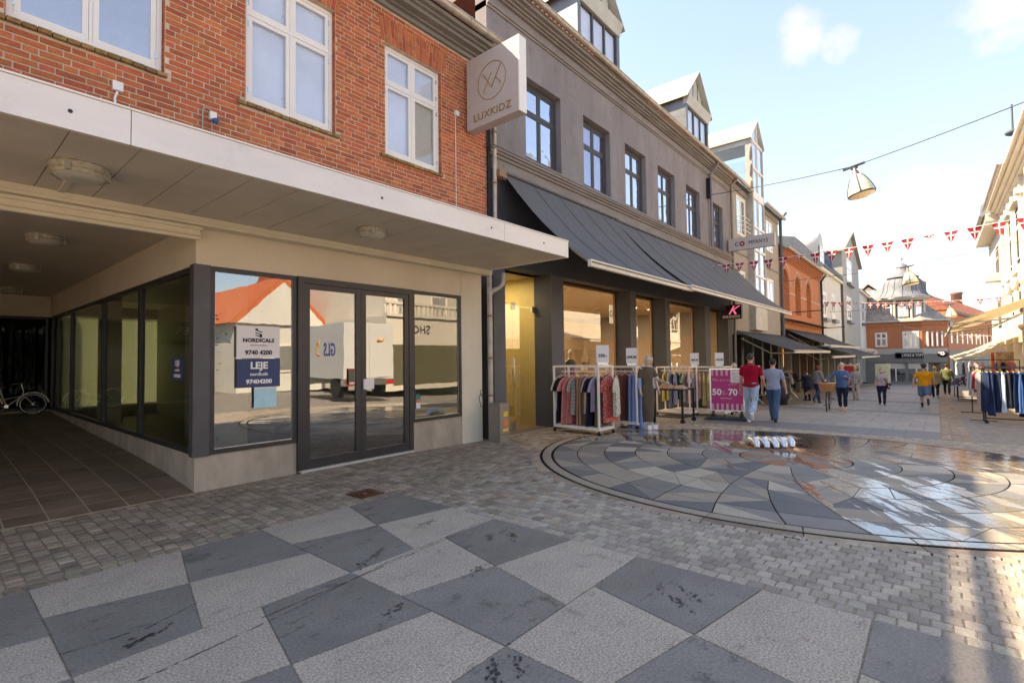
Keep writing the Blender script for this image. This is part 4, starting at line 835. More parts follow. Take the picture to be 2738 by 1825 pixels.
# awning (two canvases)
def awning(label, x0, x1, yw, zw, yf, zf_, m, group=None, seams=24, barh=.10, side=True, name='awning', sag=.10, ax='y', arms=2, mirror=1):
    t = thing(name, label, 'awning', (0, 0, 0), 0, group); n = 8; c = G(); yy = lambda y: y
    prof = []
    for i in range(n+1):
        s_ = i/n; prof.append((yw+(yf-yw)*s_, zw+(zf_-zw)*s_-sag*sin(pi*s_)))
    nx = max(8, int((x1-x0)*3)); vs = []
    for i in range(nx+1):
        x = x0+(x1-x0)*i/nx
        for k, (y, z) in enumerate(prof): vs.append((x, y, z+.012*sin(i*2.1)*sin(pi*k/n)))
    f = [(i*(n+1)+k, i*(n+1)+k+1, (i+1)*(n+1)+k+1, (i+1)*(n+1)+k) for i in range(nx) for k in range(n)]; base = len(vs)
    vs2 = [(a, b, z-.006) for a, b, z in vs]
    c.add(vs, f, 0, True).add(vs2, [q[::-1] for q in f], 0, True)
    for i in (0, nx):
        for k in range(n): a = i*(n+1)+k; c.add([vs[a], vs[a+1], vs2[a+1], vs2[a]], [(0, 1, 2, 3)])
    c.build('canvas', m, t); sg = 1 if yf < yw else -1
    bars = G().box(x0-.02, x1+.02, min(yf, yf-sg*.07), max(yf, yf-sg*.07), zf_-barh, zf_+.02); bars.build('front_bar', M['valance'], t)
    G().box(x0, x1, yf-sg*.085, yf-sg*.07, zf_-barh*.35, zf_-barh*.15).build('bar_groove', mat('bar_shadow', (.12, .1, .08), .6), t) if abs(yf-yw) > 1.5 else None  # dark strip on the bar paints the shade of a groove
    G().tube([(x0, yw-sg*.04, zw+.0), (x1, yw-sg*.04, zw+.0)], .03, 8).build('roller', m if m is not M['awncream'] else M['valance'], t)
    if seams:
        sm_ = G()
        for i in range(1, seams):
            x = x0+(x1-x0)*i/seams; sm_.tube([(x, y, z+.008) for y, z in prof], .005, 4, cap=False)
        sm_.build('seam', m, t)
    for i in range(arms):
        xa = x0+(.35 if i == 0 else (x1-x0)*i/(arms-1)-.35*(i == arms-1)); s_ = 1 if i < arms/2 else -1
        ym, zm = (yw+yf)/2, (zw+zf_)/2-.18
        G().tube([(xa, yw-sg*.08, zw-.3), (xa+s_*.7, ym, zm-.35), (xa, yf, zf_-.08)], .03, 6).build('folding_arm', M['valance'], t)
    return t
awg = 'charcoal awnings over the clothes racks'
awning('long charcoal awning of the grey building, part nearest the brick house', 7.52, 12.25, D-.06, 5.2, 4.58, 3.17, M['awning'], awg, 5, sag=.16)
awning('long charcoal awning of the grey building, far part beyond the overlap seam', 12.05, 22.95, D-.08, 5.16, 4.52, 3.19, M['awning'], awg, 10, sag=.13, arms=4)
t = thing('awning_motor', 'rusty awning roller end bracket with wires beside the downpipe', 'bracket', (7.36, D-.12, 5.16)); G().box(-.1, .1, -.08, .1, -.12, .02).tube([(-.1, -.05, .1), (0, -.08, .16), (.06, -.06, .08)], .008, 5).tube([(-.12, 0, -.05), (.15, 0, -.09)], .045, 10).build('bracket', mat('rusty_clamp', (.3, .17, .1), .7), t)
t = thing('hanging_sign', 'long taupe COMPANYS sign projecting from the end of the grey building', 'sign', (21.85, 0, 0)); G().box(0, .22, 4.76, 6.5, 5.83, 6.33).build('sign_box', mat('sign_taupe2', (.50, .43, .39), .6, var=.03), t)
text('C', .22, M['black'], t, (-.005, 6.19, 6.07), face='-x', bold=.003, sx=.9); text('MPANYS', .22, M['black'], t, (-.005, 5.36, 6.07), face='-x', bold=0, sp=1.15, sx=.8)
o = G().lathe([(.045, 0), (.10, 0), (.10, .01), (.045, .01), (.045, 0)], n=20).build('red_letter_o', mat('deep_red', (.30, .01, .015), .5, var=0), t); o.rotation_euler = (0, -pi/2, 0); o.location = (0, 5.975, 6.07)
t = thing('hanging_sign', 'black KNUDSENS sign box with pink script K under the awning end', 'sign', (21.6, 0, 0)); G().box(0, .2, 6.0, 6.8, 2.98, 3.56).build('sign_box', M['black'], t)
text('KNUDSENS', .145, pw, t, (-.005, 6.4, 3.07), face='-x', bold=.005, sx=.92); text('K', .5, mat('pink_neon', (.85, .12, .30), .5, var=0, es=.3), t, (-.005, 6.36, 3.32), face='-x', shear=.5, sx=1.1)

# ------------------------------------------------------------ taupe building with the glass bay
tbu = thing('taupe_building', 'taupe rendered building with a tall glass bay rising into a pointed glass gable', 'building', (0, 0, 0))
T0, T1 = XE, 31.0
G().box(T0+.01, T1, D, D+9, 2.4, 9.0).build('wall', M['tan'], tbu)
G().box(T0, 24.85, D-.04, D, 5.98, 6.06).box(27.05, T1, D-.04, D, 5.98, 6.06).box(T0, 24.8, D-.05, D, 8.75, 9.0).box(27.1, T1, D-.05, D, 8.75, 9.0).build('string_course', M['greytrim'], tbu)
for a, b, c_, d_ in ((23.25, 24.6, 6.85, 8.6), (23.1, 24.3, 3.95, 5.25), (28.3, 29.6, 6.9, 8.5), (28.2, 29.5, 4.2, 5.45)):
    f = window(tbu, a, b, c_, d_, D-.03, M['white'], M['panesky'], tr=None, fw=.07, sash=.06, dep=.04, depth_inner=.0)
    if b < 24.7:
        r_ = G()
        for k in range(4): r_.tube([(a-.1, D-.03, c_+.15+k*.2), (a+.2, D-.28, c_+.15+k*.2), (b-.2, D-.28, c_+.15+k*.2), (b+.1, D-.03, c_+.15+k*.2)], .018, 5)
        r_.build('balcony_rail', M['white'], f)
bx0, bx1, by, ZP = 24.95, 27.0, D-.28, 12.6
bay = G().box(bx0, bx0+.2, by, D, 2.65, 11.6).box(bx0+.2, bx1, by, by+.2, 2.65, 3.9).box(bx1-.1, bx1, by, D, 3.9, 11.6).build('bay_frame', mat('bay_cladding', (.42, .39, .34), .5, var=.2, scale=2), tbu)
bay_g = G().box(bx0+.2, bx1-.1, by+.05, by+.07, 3.9, 11.6); xm = (bx0+bx1)/2; bay_g.prism([(bx0+.1, 11.6), (bx1-.05, 11.6), (xm, ZP)], by+.05, by+.07, 'y'); bay_g.build('pane', M['panesky'], bay)
bm_ = G()
for z in (3.9, 5.2, 6.4, 7.5, 8.9, 10.3, 11.6): bm_.box(bx0+.2, bx1-.1, by, by+.08, z-.05, z+.05 if z != 8.9 else z+.3)
bm_.box(xm-.04, xm+.04, by-.005, by+.08, 3.9, ZP-.1); bm_.build('mullion', M['white'], bay)
G().prism([(bx0-.1, 11.6), (xm, ZP+.05), (bx1+.1, 11.6), (bx1+.1, 11.72), (xm, ZP+.18), (bx0-.1, 11.72)], by-.06, D+4.5, 'y').build('gable_roof', M['zinclight'], bay)
G().box(bx0, bx0+.15, D, D+4.5, 11.35, 11.6).box(bx0, bx0+.15, D+4.3, D+4.5, 9.0, 11.6).build('side_frame', M['zinclight'], bay); G().box(bx0+.04, bx0+.06, D, D+4.3, 9.0, 11.35).build('pane', M['clear'], bay); G().box(bx1-.06, bx1-.04, D, D+4.3, 9.0, 11.35).build('pane', M['clear'], bay)
for z in (9.3, 10.1, 10.9): G().ell((bx0, by+.05, z), (.12, .08, .33)).build('stone_ornament', M['greytrim'], bay)
gutter(tbu, T0+.9, 24.85, D-.3, 9.08, .08); gutter(tbu, 27.1, T1+.4, D-.3, 9.08, .08)
G().prism([(D-.25, 9.0), (D+4.5, 12.2), (D+9, 9.0)], 23.0, 24.9, 'x').build('roof', M['slate'], tbu); G().prism([(D-.25, 9.0), (D+3.5, 10.6), (D+9, 9.0)], 27.05, T1+.2, 'x').build('roof', M['slate'], tbu)
G().box(23.6, 25.3, D+2.2, D+3.6, 11.3, 11.75).build('skylight', M['darkframe'], tbu)
t = thing('downpipe', 'dark downpipe between taupe building and arched orange brick building', 'pipe', (31.1, D-.12, 0)); G().tube([(.1, -.28, 9.4), (0, 0, 9.0), (0, 0, 2.6)], .08, 10).build('pipe', M['slate'], t)
# ground floor shops below
def shopfloor(parent, x0, x1, ztop, zb, n, frm, glm, y=6.95):
    for i in range(n+1):
        x = x0+(x1-x0)*i/n; G().box(x-.18, x+.18, D+.1, y+.1, zb, ztop).build('shop_pier', frm, parent)
    for i in range(n):
        a, b = x0+(x1-x0)*i/n+.18, x0+(x1-x0)*(i+1)/n-.18; G().box(a, b, y, y+.02, zb+.3, ztop-.1).build('shop_pane', glm, parent)
        G().box(a, b, y-.05, y+.06, zb, zb+.3).build('stall_riser', frm, parent)
    G().box(x0, x1, D+2.5, D+2.6, zb-.4, ztop).build('shop_back_wall', sw, parent)
    G().box(x0, x1, D+.1, D+2.6, ztop, ztop+.2).build('soffit', frm, parent); G().box(x0, x1, D, D+2.6, zb-.3, zb-.1).build('shop_floor', M['dark'], parent)
shopfloor(tbu, T0+.2, 30.9, 2.4, -.75, 5, M['black'], M['shop'])
wl_ = mat('shop_lamp', (1, .85, .65), .5, var=0, es=5)
for x in (24, 26.5, 29): G().box(x, x+.9, D+.9, D+1.0, 2.3, 2.36).build('ceiling_light', wl_, tbu)

# ------------------------------------------------------------ arched orange brick building
ab = thing('arched_brick_building', 'orange brick building with three deep arched white windows under a ribbed brick cornice', 'building', (0, 0, 0))
A0, A1 = 31.2, 43.8; arcs = [(32.2, 33.4), (35.75, 36.9), (39.3, 40.5)]
arcs = [(31.75, 33.3), (35.25, 36.6), (38.75, 40.1)]
w = G(); xs = [A0]
for a, b in arcs: xs += [a-.15, b+.15]
xs.append(A1)
for k, (a, b) in enumerate(zip(xs, xs[1:])):
    if k % 2:
        w.box(a, b, D, D+.5, 3.4, 3.95); r_ = (b-a)/2; cx = (a+b)/2; n = 8
        pts = [(cx-r_*cos(pi*i/n), 5.55+r_*sin(pi*i/n)) for i in range(n+1)]
        for p0, p1 in zip(pts, pts[1:]): w.prism([(p0[0], p0[1]), (p1[0], p1[1]), (p1[0], 6.9), (p0[0], 6.9)], D, D+.5, 'y')
    else: w.box(a, b, D, D+.5, 3.4, 6.9)
w.box(A0, A1, D+.5, D+8, 2.9, 7.4); w.build('brick_wall', M['farbrick'], ab)
c = G()
for k in range(6): c.box(A0, A1, D-.06-.05*k, D+.3, 6.9+k*.1, 6.96+k*.1)
c.box(A0, A1, D-.1, D+.3, 3.3, 3.42).box(A0, A1, D-.02, D+.1, 2.85, 3.3); c.build('brick_cornice', M['farbrick'], ab)
G().prism([(D-.6, 3.42), (D+.1, 3.62), (D+.1, 3.42)], A0, A1, 'x').build('slate_ledge', M['slate'], ab); G().box(A0, A1, D-.05, D+.05, 2.4, 2.85).build('shop_fascia', M['greydark'], ab)
for a, b in arcs:
    f = window(ab, a, b, 3.98, 5.6, D+.36, M['white'], M['panesky'], tr=.68, fw=.1, sash=.07, dep=.06, depth_inner=.01); r_ = (b-a)/2; cx = (a+b)/2; g2 = G(); n = 10
    o_ = [(cx-r_*cos(pi*i/n), 5.6+r_*sin(pi*i/n)) for i in range(n+1)]; i_ = [(cx-(r_-.14)*cos(pi*i/n), 5.6+(r_-.14)*sin(pi*i/n)) for i in range(n+1)]
    for k in range(n): g2.prism([o_[k], o_[k+1], i_[k+1], i_[k]], D+.34, D+.42, 'y')
    g2.box(cx-.05, cx+.05, D+.34, D+.42, 5.6, 5.6+r_-.1); g2.build('arch_frame', M['white'], f); g3 = G(); g3.prism(i_, D+.39, D+.4, 'y'); g3.build('pane', M['panesky'], f)
    g4 = G(); R2 = r_+.5; 
    for k in range(n):
        q = [(cx-R*cos(pi*j/n), 5.55+R*sin(pi*j/n)) for R, j in ((R2, k), (R2, k+1), (R2-.12, k+1), (R2-.12, k))]; g4.prism(q, D-.03, D, 'y')
    g4.build('stone_hood', mat('hood_stone', (.42, .36, .3), .8), ab)
G().box(33.5, 35.1, D-.02, D, 5.1, 5.2).box(36.8, 38.6, D-.02, D, 5.1, 5.2).box(40.3, 43.7, D-.02, D, 5.1, 5.2).build('stone_band', mat('hood_stone', (.42, .36, .3), .8), ab)
G().prism([(D-.35, 7.45), (D+4.5, 11.0), (D+8, 7.45)], A0+.1, A1, 'x').build('roof', M['slate'], ab); gutter(ab, A0, A1+.3, D-.42, 7.52, .1)
b_ = G().tube([(33.8, D, 4.0), (33.8, D-1.6, 4.02)], .03, 6).tube([(43.2, D, 3.4), (43.2, D-1.6, 3.42)], .03, 6); b_.build('bracket_arm', M['black'], ab)
shopfloor(ab, A0+.3, A1-.2, 2.4, -1.1, 5, mat('shop_olive', (.11, .11, .09), .6), M['shop'])
for x in (33, 36, 39): G().box(x, x+.5, D+1.5, D+1.6, .6, 1.9).build('lit_display', mat('amber_display', (1, .33, .05), .5, es=1.2), ab)

# ------------------------------------------------------------ pale building with grey gable
pb = thing('pale_gabled_building', 'pale rendered building with a tall grey zinc-clad gable and small dormers', 'building', (0, 0, 0))
G().box(43.9, 54.95, D, D+8, 1.6, 8.0).build('wall', M['whitewall'], pb); G().box(54.95, 67.8, D-.2, D+8, 1.6, 11.05).build('gable_wall', M['greygable'], pb); G().box(67.8, 79, D, D+8, 1.6, 8.6).build('wall', M['whitewall'], pb)
G().box(54.93, 54.95, D-.2, D, 1.6, 8.0).build('dark_return', mat('dark_taupe', (.12, .1, .09), .8), pb)
G().prism([(54.95, 11.05), (67.8, 11.05), (61.4, 13.6)], D-.2, D+8, 'y').build('gable', M['greygable'], pb)
G().prism([(54.4, 10.9), (61.4, 13.7), (68.4, 10.9), (68.4, 11.1), (61.4, 13.95), (54.4, 11.1)], D-.5, D+8, 'y').build('gable_roof', mat('eternit_roof', (.33, .30, .25), .7, var=.1), pb)
G().box(54.88, 54.95, D+.6, D+8, 8.0, 10.9).build('zinc_cheek', mat('blue_zinc', (.14, .17, .22), .4, metal=.5, var=.3), pb)
G().box(43.9, 54.9, D-.2, D+.1, 7.9, 8.15).box(67.8, 79, D-.3, D+.1, 8.5, 8.8).build('eaves_moulding', M['cream'], pb)
G().prism([(D-.3, 8.15), (D+1.5, 10.6), (D+6, 11.6), (D+8, 8.1)], 43.8, 54.9, 'x').build('roof', M['slate'], pb); G().prism([(D-.4, 8.8), (D+5, 11), (D+8, 8.8)], 69.4, 79, 'x').build('roof', M['slate'], pb)
for a, b, z0, z1, y in ((44.6, 46.6, 4.3, 6.35, D-.02), (49.1, 51.1, 4.4, 6.55, D-.02), (56.8, 60.2, 4.7, 7.0, D-.22), (57.6, 61.4, 8.4, 10.75, D-.22), (71.4, 74.4, 5.1, 7.7, D-.02)):
    window(pb, a, b, z0, z1, y-.02, M['white'], M['panesky'], tr=.6, fw=.18, sash=.12, dep=.05, depth_inner=.0); G().box(a, b, y-.3, y, z0-.3, z0-.05).build('zinc_apron', M['zinc'], pb)
d = G().box(45.2, 47.4, D+.2, D+3, 8.4, 10.0).build('dormer', M['whitewall'], pb); window(pb, 45.4, 47.2, 8.5, 10.0, D+.12, M['white'], M['panesky'], tr=.5, fw=.1, sash=.06, dep=.05, depth_inner=.0)
G().lathe([(0, 0), (1.2, 0), (1.2, -3), (0, -3)], (0, 0, 0), 20).build('dormer_cap', M['whitewall'], pb, at=(46.3, D+.2, 9.9)).rotation_euler = (pi/2, 0, 0)
shopfloor(pb, 44.1, 78, 1.6, -2.0, 10, M['greygable'], M['shop'])
t = thing('downpipe', 'black downpipe between arched brick building and pale building', 'pipe', (43.85, D-.12, 0)); G().tube([(.2, -.3, 7.5), (-.1, 0, 6.9), (0, 0, 2.2)], .08, 8).build('pipe', M['black'], t)

# awnings further down on the left
awning('black awning over the shop under the taupe building', 22.7, 31.2, D-.05, 2.52, 4.35, 1.65, M['awning2'], awg, 8, sag=.05)
awning('black awning below the arched brick building, upper one with short bar', 31.9, 45.2, D-.05, 2.95, 4.4, 1.97, M['awning2'], awg, 8, sag=.05)
awning('black awning in front of the pale building beyond the arched one', 45.5, 61, D-.05, 2.1, 4.3, 1.25, M['awning2'], awg, 8, sag=.05)
awning('dark lower awning tucked under the arched building awning', 34, 44.3, D-.3, 2.0, 4.6, 1.35, M['awning2'], awg, 6, sag=.05)
t = thing('hanging_sign', 'oval pale sign with red script on the pale building', 'sign', (62, 5.4, 1.6)); o = G().lathe([(0, 0), (.9, 0), (.9, .1), (0, .1)], n=24, sy=.45).build('board', M['ivory'], t); o.rotation_euler = (0, -pi/2, 0); o.rotation_euler = (pi/2, 0, -pi/2); text('Triumph', .42, mat('deep_red', (.30, .01, .015), .5, var=0), t, (-.12, 0, 0), face='-x', shear=.3)

# ------------------------------------------------------------ corner building with the domed turret
lk = thing('turret_building', 'orange brick corner building with grey domed turret above the LYKKE & TOFT shop', 'building', (0, 0, 0))
LX0 = 76.0
G().prism([(LX0, 9.5), (LX0, 1.2), (LX0+1.2, -1.0), (LX0+12, -1.0), (LX0+12, 9.5)], 2.0, 5.2, 'z').build('brick_wall', M['farbrick'], lk)
G().prism([(LX0-.12, 9.5), (LX0-.12, 1.15), (LX0+1.15, -1.12), (LX0+12, -1.12), (LX0+12, 9.5)], 4.75, 5.15, 'z').build('brick_cornice', M['farbrick'], lk)
G().prism([(LX0-.45, 9.5), (LX0-.45, 1.1), (LX0+1.0, -1.4), (LX0+12, -1.4), (LX0+12, 9.5)], 5.2, 5.38, 'z').build('gutter_band', M['zinclight'], lk)
rf = G(); n0 = [(LX0-.3, 9.5), (LX0-.3, 1.1), (LX0+1.1, -1.2), (LX0+12, -1.2)]; n1 = [(LX0+4, 9.5), (LX0+4, 3.2), (LX0+4.6, 3.0), (LX0+12, 3.0)]
for k in range(3): rf.quad((*n0[k], 5.38), (*n0[k+1], 5.38), (*n1[k+1], 9.6), (*n1[k], 9.6))
rf.quad((*n1[0], 9.6), (*n1[1], 9.6), (LX0+12, 3.0, 9.6), (LX0+12, 9.5, 9.6)); rf.build('roof', mat('speckled_slate', (.30, .26, .22), .8, var=.3, scale=1.5, speck=.3, sscale=6), lk)
G().prism([(LX0-.05, 9.5), (LX0-.05, 1.15), (LX0+1.2, -1.05), (LX0+12, -1.05), (LX0+12, 9.5)], 1.35, 2.0, 'z').build('cornice_band', mat('shop_band', (.42, .38, .33), .7, var=.05), lk)
dg_ = mat('shop_taupe', (.19, .175, .16), .7, var=.05)
G().prism([(LX0, 9.5), (LX0, 1.15), (LX0+1.2, -1.0), (LX0+12, -1.0), (LX0+12, 9.5)], .35, 1.35, 'z').build('shop_fascia', dg_, lk)
for a, b in ((9.5, 4.7), (2.9, 2.6), (.75, .3), (-.3, -.6)): G().box(LX0+(.1 if b > .5 else .8), LX0+1.5, b, a, -2.2, .35).build('shop_pier', dg_, lk)
G().box(LX0+2.5, LX0+2.6, -1, 9.5, -2.2, .4).build('shop_back_wall', mat('shop_goods', (.25, .14, .11), .9, var=.9, scale=1.1), lk)
G().box(LX0+.3, LX0+.33, .75, 4.7, -1.9, -.35).build('pane', M['pane'], lk); G().box(LX0+.28, LX0+.36, .75, 4.7, -.4, .3).build('window_header', M['ivory'], lk)
for y in (4.6, 3.8, 2.85, 1.85, .85): G().box(LX0+.2, LX0+.3, y-.06, y+.06, -1.9, -.35).build('mullion', M['white'], lk)
G().box(LX0+.0, LX0+.4, .75, 4.7, -2.2, -1.9).build('stall_riser', M['greytrim'], lk)
for y0, y1 in ((4.5, 5.7),): window(lk, y0, y1, 2.25, 4.0, LX0-.03, M['white'], M['pane'], tr=.6, fw=.1, sash=.08, axis='x', depth_inner=.0)
window(lk, 1.5, 3.05, 2.0, 4.05, LX0-.03, M['white'], M['pane'], tr=None, cols=3, fw=.12, sash=.1, axis='x', depth_inner=.0)
for i, (y, x) in enumerate(((.85, .2), (.42, .45), (-.02, .7), (-.46, .95))): 
    f = G().box(LX0+x-.15, LX0+x-.02, y-.2, y+.0, 2.2, 3.95).build('slim_window', M['white'], lk); G().box(LX0+x-.16, LX0+x-.15, y-.15, y-.05, 2.3, 3.8).build('pane', M['panesky'], f)
# turret: octagonal
TC = (LX0+1.9, 2.9); tn = 8
def oct_(r, z0, z1, m, name, par=lk): return G().lathe([(r, z0), (r, z1), (0, z1)], (TC[0], TC[1], 0), tn, a0=pi/8, sm=False).build(name, m, par)
tz = oct_(2.05, 5.3, 7.95, mat('turret_slate', (.10, .085, .08), .7, var=.3, scale=3), 'turret'); G().lathe([(2.05, 7.75), (2.35, 7.9), (2.75, 8.0), (2.75, 8.15), (2.05, 8.2)], (TC[0], TC[1], 0), tn, a0=pi/8, sm=False).build('turret_cornice', M['ivory'], tz)
dm = [(2.75, 8.15), (2.35, 8.5), (2.08, 9.0), (1.98, 9.6), (1.9, 10.0), (1.7, 10.35), (1.35, 10.6)]; G().lathe(dm, (TC[0], TC[1], 0), 16, sm=True).build('dome', mat('lead_dome', (.15, .155, .17), .7, metal=0, var=.25, scale=2), tz)
G().lathe([(1.35, 10.6), (1.65, 10.62), (1.6, 10.75), (1.1, 11.05), (.72, 11.5), (.6, 11.9), (.5, 12.2), (.25, 12.4), (.05, 12.5), (.05, 12.9), (.13, 13.0), (.05, 13.1), (.025, 13.9), (0, 13.95)], (TC[0], TC[1], 0), 16).build('lantern_cap', mat('lead_dome', (.15, .155, .17), .7, metal=0, var=.25, scale=2), tz)
rb_ = G()
for k in range(16): a = 2*pi*k/16; rb_.tube([(TC[0]+r*cos(a)*1.01, TC[1]+r*sin(a)*1.01, z) for r, z in dm], .03, 4)
rb_.build('dome_rib', mat('lead_dome', (.15, .155, .17), .7, metal=0, var=.25, scale=2), tz)
for k in range(8): a = pi/8+2*pi*k/8; G().tube([(TC[0]+2.1*cos(a), TC[1]+2.1*sin(a), 5.3), (TC[0]+2.1*cos(a), TC[1]+2.1*sin(a), 7.95)], .13, 8).build('turret_column', M['ivory'], tz)
for k in (3, 4, 5):
    a = 2*pi*k/8; R = Matrix.Translation((TC[0]+1.93*cos(a), TC[1]+1.93*sin(a), 0)) @ Matrix.Rotation(a+pi/2, 4, 'Z'); f = G(); n = 8; r_ = .5
    o_ = [(-r_, 5.8)]+[(-r_*cos(pi*i/n), 7.1+r_*sin(pi*i/n)) for i in range(n+1)]+[(r_, 5.8)]; f.prism(o_, -.08, .02, 'y'); f.v = [tuple(R @ V(p)) for p in f.v]; fo = f.build('arched_window', M['ivory'], tz)
    p = G().box(-.3, .3, -.1, -.085, 5.95, 7.0); q = [(-.3*cos(pi*i/n), 7.1+.3*sin(pi*i/n)) for i in range(n+1)]; p.prism(q, -.1, -.085, 'y'); p.v = [tuple(R @ V(x)) for x in p.v]; p.build('pane', M['panesky'], fo)
t = thing('shop_sign', 'white LYKKE & TOFT lettering on a black panel over the corner shop', 'sign', (LX0-.06, 2.1, 1.2)); G().box(-.05, .04, -.95, 1.7, -.32, .32).build('panel', M['black'], t); text('LYKKE & TOFT', .46, pw, t, (-.06, 0.05, 0), face='-x', bold=.002, sx=.66); o = G().lathe([(0, 0), (.3, 0), (.3, .03)], n=18).build('disc', pw, t); o.rotation_euler = (0, -pi/2, 0); o.location = (-.05, 1.35, 0)
t = thing('hanging_sign', 'black round hanging sign with white ring on the corner of the turret building', 'sign', (LX0-.3, -.55, 1.3)); o = G().lathe([(0, 0), (.52, 0), (.52, .1), (0, .1)], n=24, sy=.7).build('board', M['black'], t); o.rotation_euler = (pi/2, 0, -pi/2); o = G().lathe([(.08, 0), (.2, 0), (.2, .02), (.08, .02), (.08, 0)], n=18).build('ring', pw, t); o.rotation_euler = (pi/2, 0, -pi/2); o.location = (-.12, 0, .06)
# white gable house behind, brick houses to the right
hb = thing('background_house', 'pale gable with grey roof peeping out left of the turret', 'house', (0, 0, 0)); G().prism([(4.2, 5), (11, 5), (11, 8.4), (7.5, 11.4), (4.2, 8.6)], 92, 100, 'x').build('gable_wall', M['cream'], hb); G().prism([(3.9, 8.4), (7.5, 11.8), (11, 8.4), (11, 8.7), (7.5, 12.1), (3.9, 8.7)], 91.6, 100, 'x').build('roof', M['greygable'], hb)
def brickhouse(label, P0, P1, zb, ze, zr, depth=9, wn=4, dark=True, tiles=True):
    h = thing('brick_house', label, 'house', (P0[0], P0[1], 0), atan2(P1[1]-P0[1], P1[0]-P0[0])); l = hypot(P1[0]-P0[0], P1[1]-P0[1])
    G().box(0, l, 0, depth, zb, ze).build('wall', M['farbrick'], h); r = G(); r.prism([(-.4, ze), (depth/2, zr), (depth+.4, ze)], -.1, l+.1, 'x'); ro = r.build('roof', M['redtile'], h)
    G().prism([(-.35, ze-.3), (0, ze-.3), (0, ze), (-.45, ze)], 0, l, 'x').build('cornice', M['greytrim'], h)
    if tiles:
        tt = G(); n = int(l/.45)
        for i in range(n): tt.tube([(i*.45+.2, -.42, ze+.05), (i*.45+.2, depth/2, zr+.06)], .09, 5)
        tt.build('tile_ridges', M['redtile'], ro, kind='stuff')
    for i in range(wn):
        for z0 in (2.6, 5.6):
            if z0+1.8 > ze: continue
            x = l*(i+.5)/wn; f = G().box(x-.55, x+.55, -.03, .05, z0, z0+1.8).build('window', M['darkframe'] if dark else M['white'], h); G().box(x-.45, x+.45, -.04, -.03, z0+.1, z0+1.7).build('pane', M['pane'], f); G().box(x-.03, x+.03, -.05, -.04, z0+.1, z0+1.7).build('glazing_bar', M['white'], f)
    G().box(0, l, -.06, 0, -2.2, 1.8).build('shop_band', dg_, h); return h
h1 = brickhouse('orange brick house with red tiled roof right of the turret', (LX0+8, -1.2), (LX0+44, -7.0), -2.3, 6.9, 10.3, wn=9)
for i in range(22):
    f_ = i/21; a = rad(0); x = .2+f_*17; G().box(x, x+.42, 2.9, 3.7, 10.2-f_*.0, 10.9).build('ridge_tile', M['cream'], h1) if False else None
G().box(9, 11.5, 3.9, 5.1, 9.4, 11.9).build('chimney', mat('chimney_brick', (.2, .12, .09), .8), h1)
h2 = brickhouse('darker roofed brick house farther right behind the cream awnings', (LX0+45, -7.2), (LX0+90, -14.5), -2.3, 7.2, 10.8, wn=9, tiles=False)
G().lathe([(0, 9), (.9, 9), (.85, 13.4), (1.0, 13.5), (.95, 13.9), (0, 13.9)], (6.0, 5, -1.0), 14).build('chimney', mat('chimney_brick', (.2, .12, .09), .8), h2)

# ------------------------------------------------------------ right hand side: ivory building, awnings
iv = thing('ivory_building', 'tall ivory stucco building with pilasters and heavy cornice at the right edge', 'building', (0, 0, 0)); YR = -3.5
G().box(20, 44.6, YR-9, YR, 2.6, 10.4).build('wall', M['ivory'], iv)
for a, b in ((44.0, 44.6), (41.6, 42.0), (38.5, 38.9), (35, 35.4), (31, 31.4)): G().box(a, b, YR, YR+.16, 2.9, 10.3).build('pilaster', M['ivory'], iv); G().box(a-.1, b+.1, YR, YR+.3, 9.3, 9.6).build('capital', M['ivory'], iv); G().ell(((a+b)/2, YR+.12, 5.2), (.35, .18, .45)).build('carved_ornament', M['ivory'], iv)
c = G()
for k, (y, z) in enumerate(((.2, 10.2), (.35, 10.35), (.55, 10.5), (.7, 10.65))): c.box(20, 44.7+.1*k, YR-1, YR+y, z, z+.15)
c.build('cornice', M['ivory'], iv)
for a, b in ((42.2, 43.8), (39.2, 41.2), (35.8, 38)):
    for z0, z1 in ((3.6, 5.4), (6.2, 9.0)):
        window(iv, a, b, z0, z1, YR+.0, M['ivory'], M['pane'], tr=.65, fw=.15, sash=.08, dep=.03, depth_inner=.0)
        G().prism([(a-.2, z1+.1), (b+.2, z1+.1), ((a+b)/2, z1+.6)], YR, YR+.3, 'y').build('pediment', M['ivory'], iv)
gutter(iv, 34, 44.8, YR+.85, 10.75, .12); 
G().prism([(YR+.7, 10.8), (YR-3, 14.5), (YR-9, 10.8)], 20, 44.5, 'x').build('roof', M['slate'], iv)
dd_ = G().box(36.9, 38.6, YR-1.6, YR-.2, 10.8, 11.6).build('dormer', M['ivory'], iv); G().box(36.6, 38.9, YR-1.8, YR+.1, 11.6, 12.0).build('dormer_roof', M['zinclight'], dd_); G().tube([(37.3, YR+.05, 11.2), (37.3, YR+.05, 14.6)], .05, 6).ell((37.3, YR+.05, 13.1), (.33, .33, .17)).build('finial', M['slate'], dd_)
iv2 = thing('ivory_building', 'lower ivory house with small slate turret beyond the tall ivory one', 'building', (0, 0, 0)); G().box(44.9, 56, YR-9, YR+.0, 2.0, 10.0).build('wall', M['ivory'], iv2); G().box(44.9, 56, YR-1, YR+.8, 10, 10.5).box(45, 46.5, YR, YR+.9, 6.1, 6.6).build('cornice', M['ivory'], iv2); G().lathe([(1.3, 10.5), (1.2, 11.4), (.6, 12.1), (0, 12.2)], (46.5, YR-.3, 0), 12).build('turret_cap', M['slate'], iv2); gutter(iv2, 44.9, 50, YR+.95, 10.5, .14)
for z0 in (3.2, 6.8): window(iv2, 48, 50, z0, z0+2, YR, M['ivory'], M['pane'], fw=.15, dep=.03, depth_inner=.0)
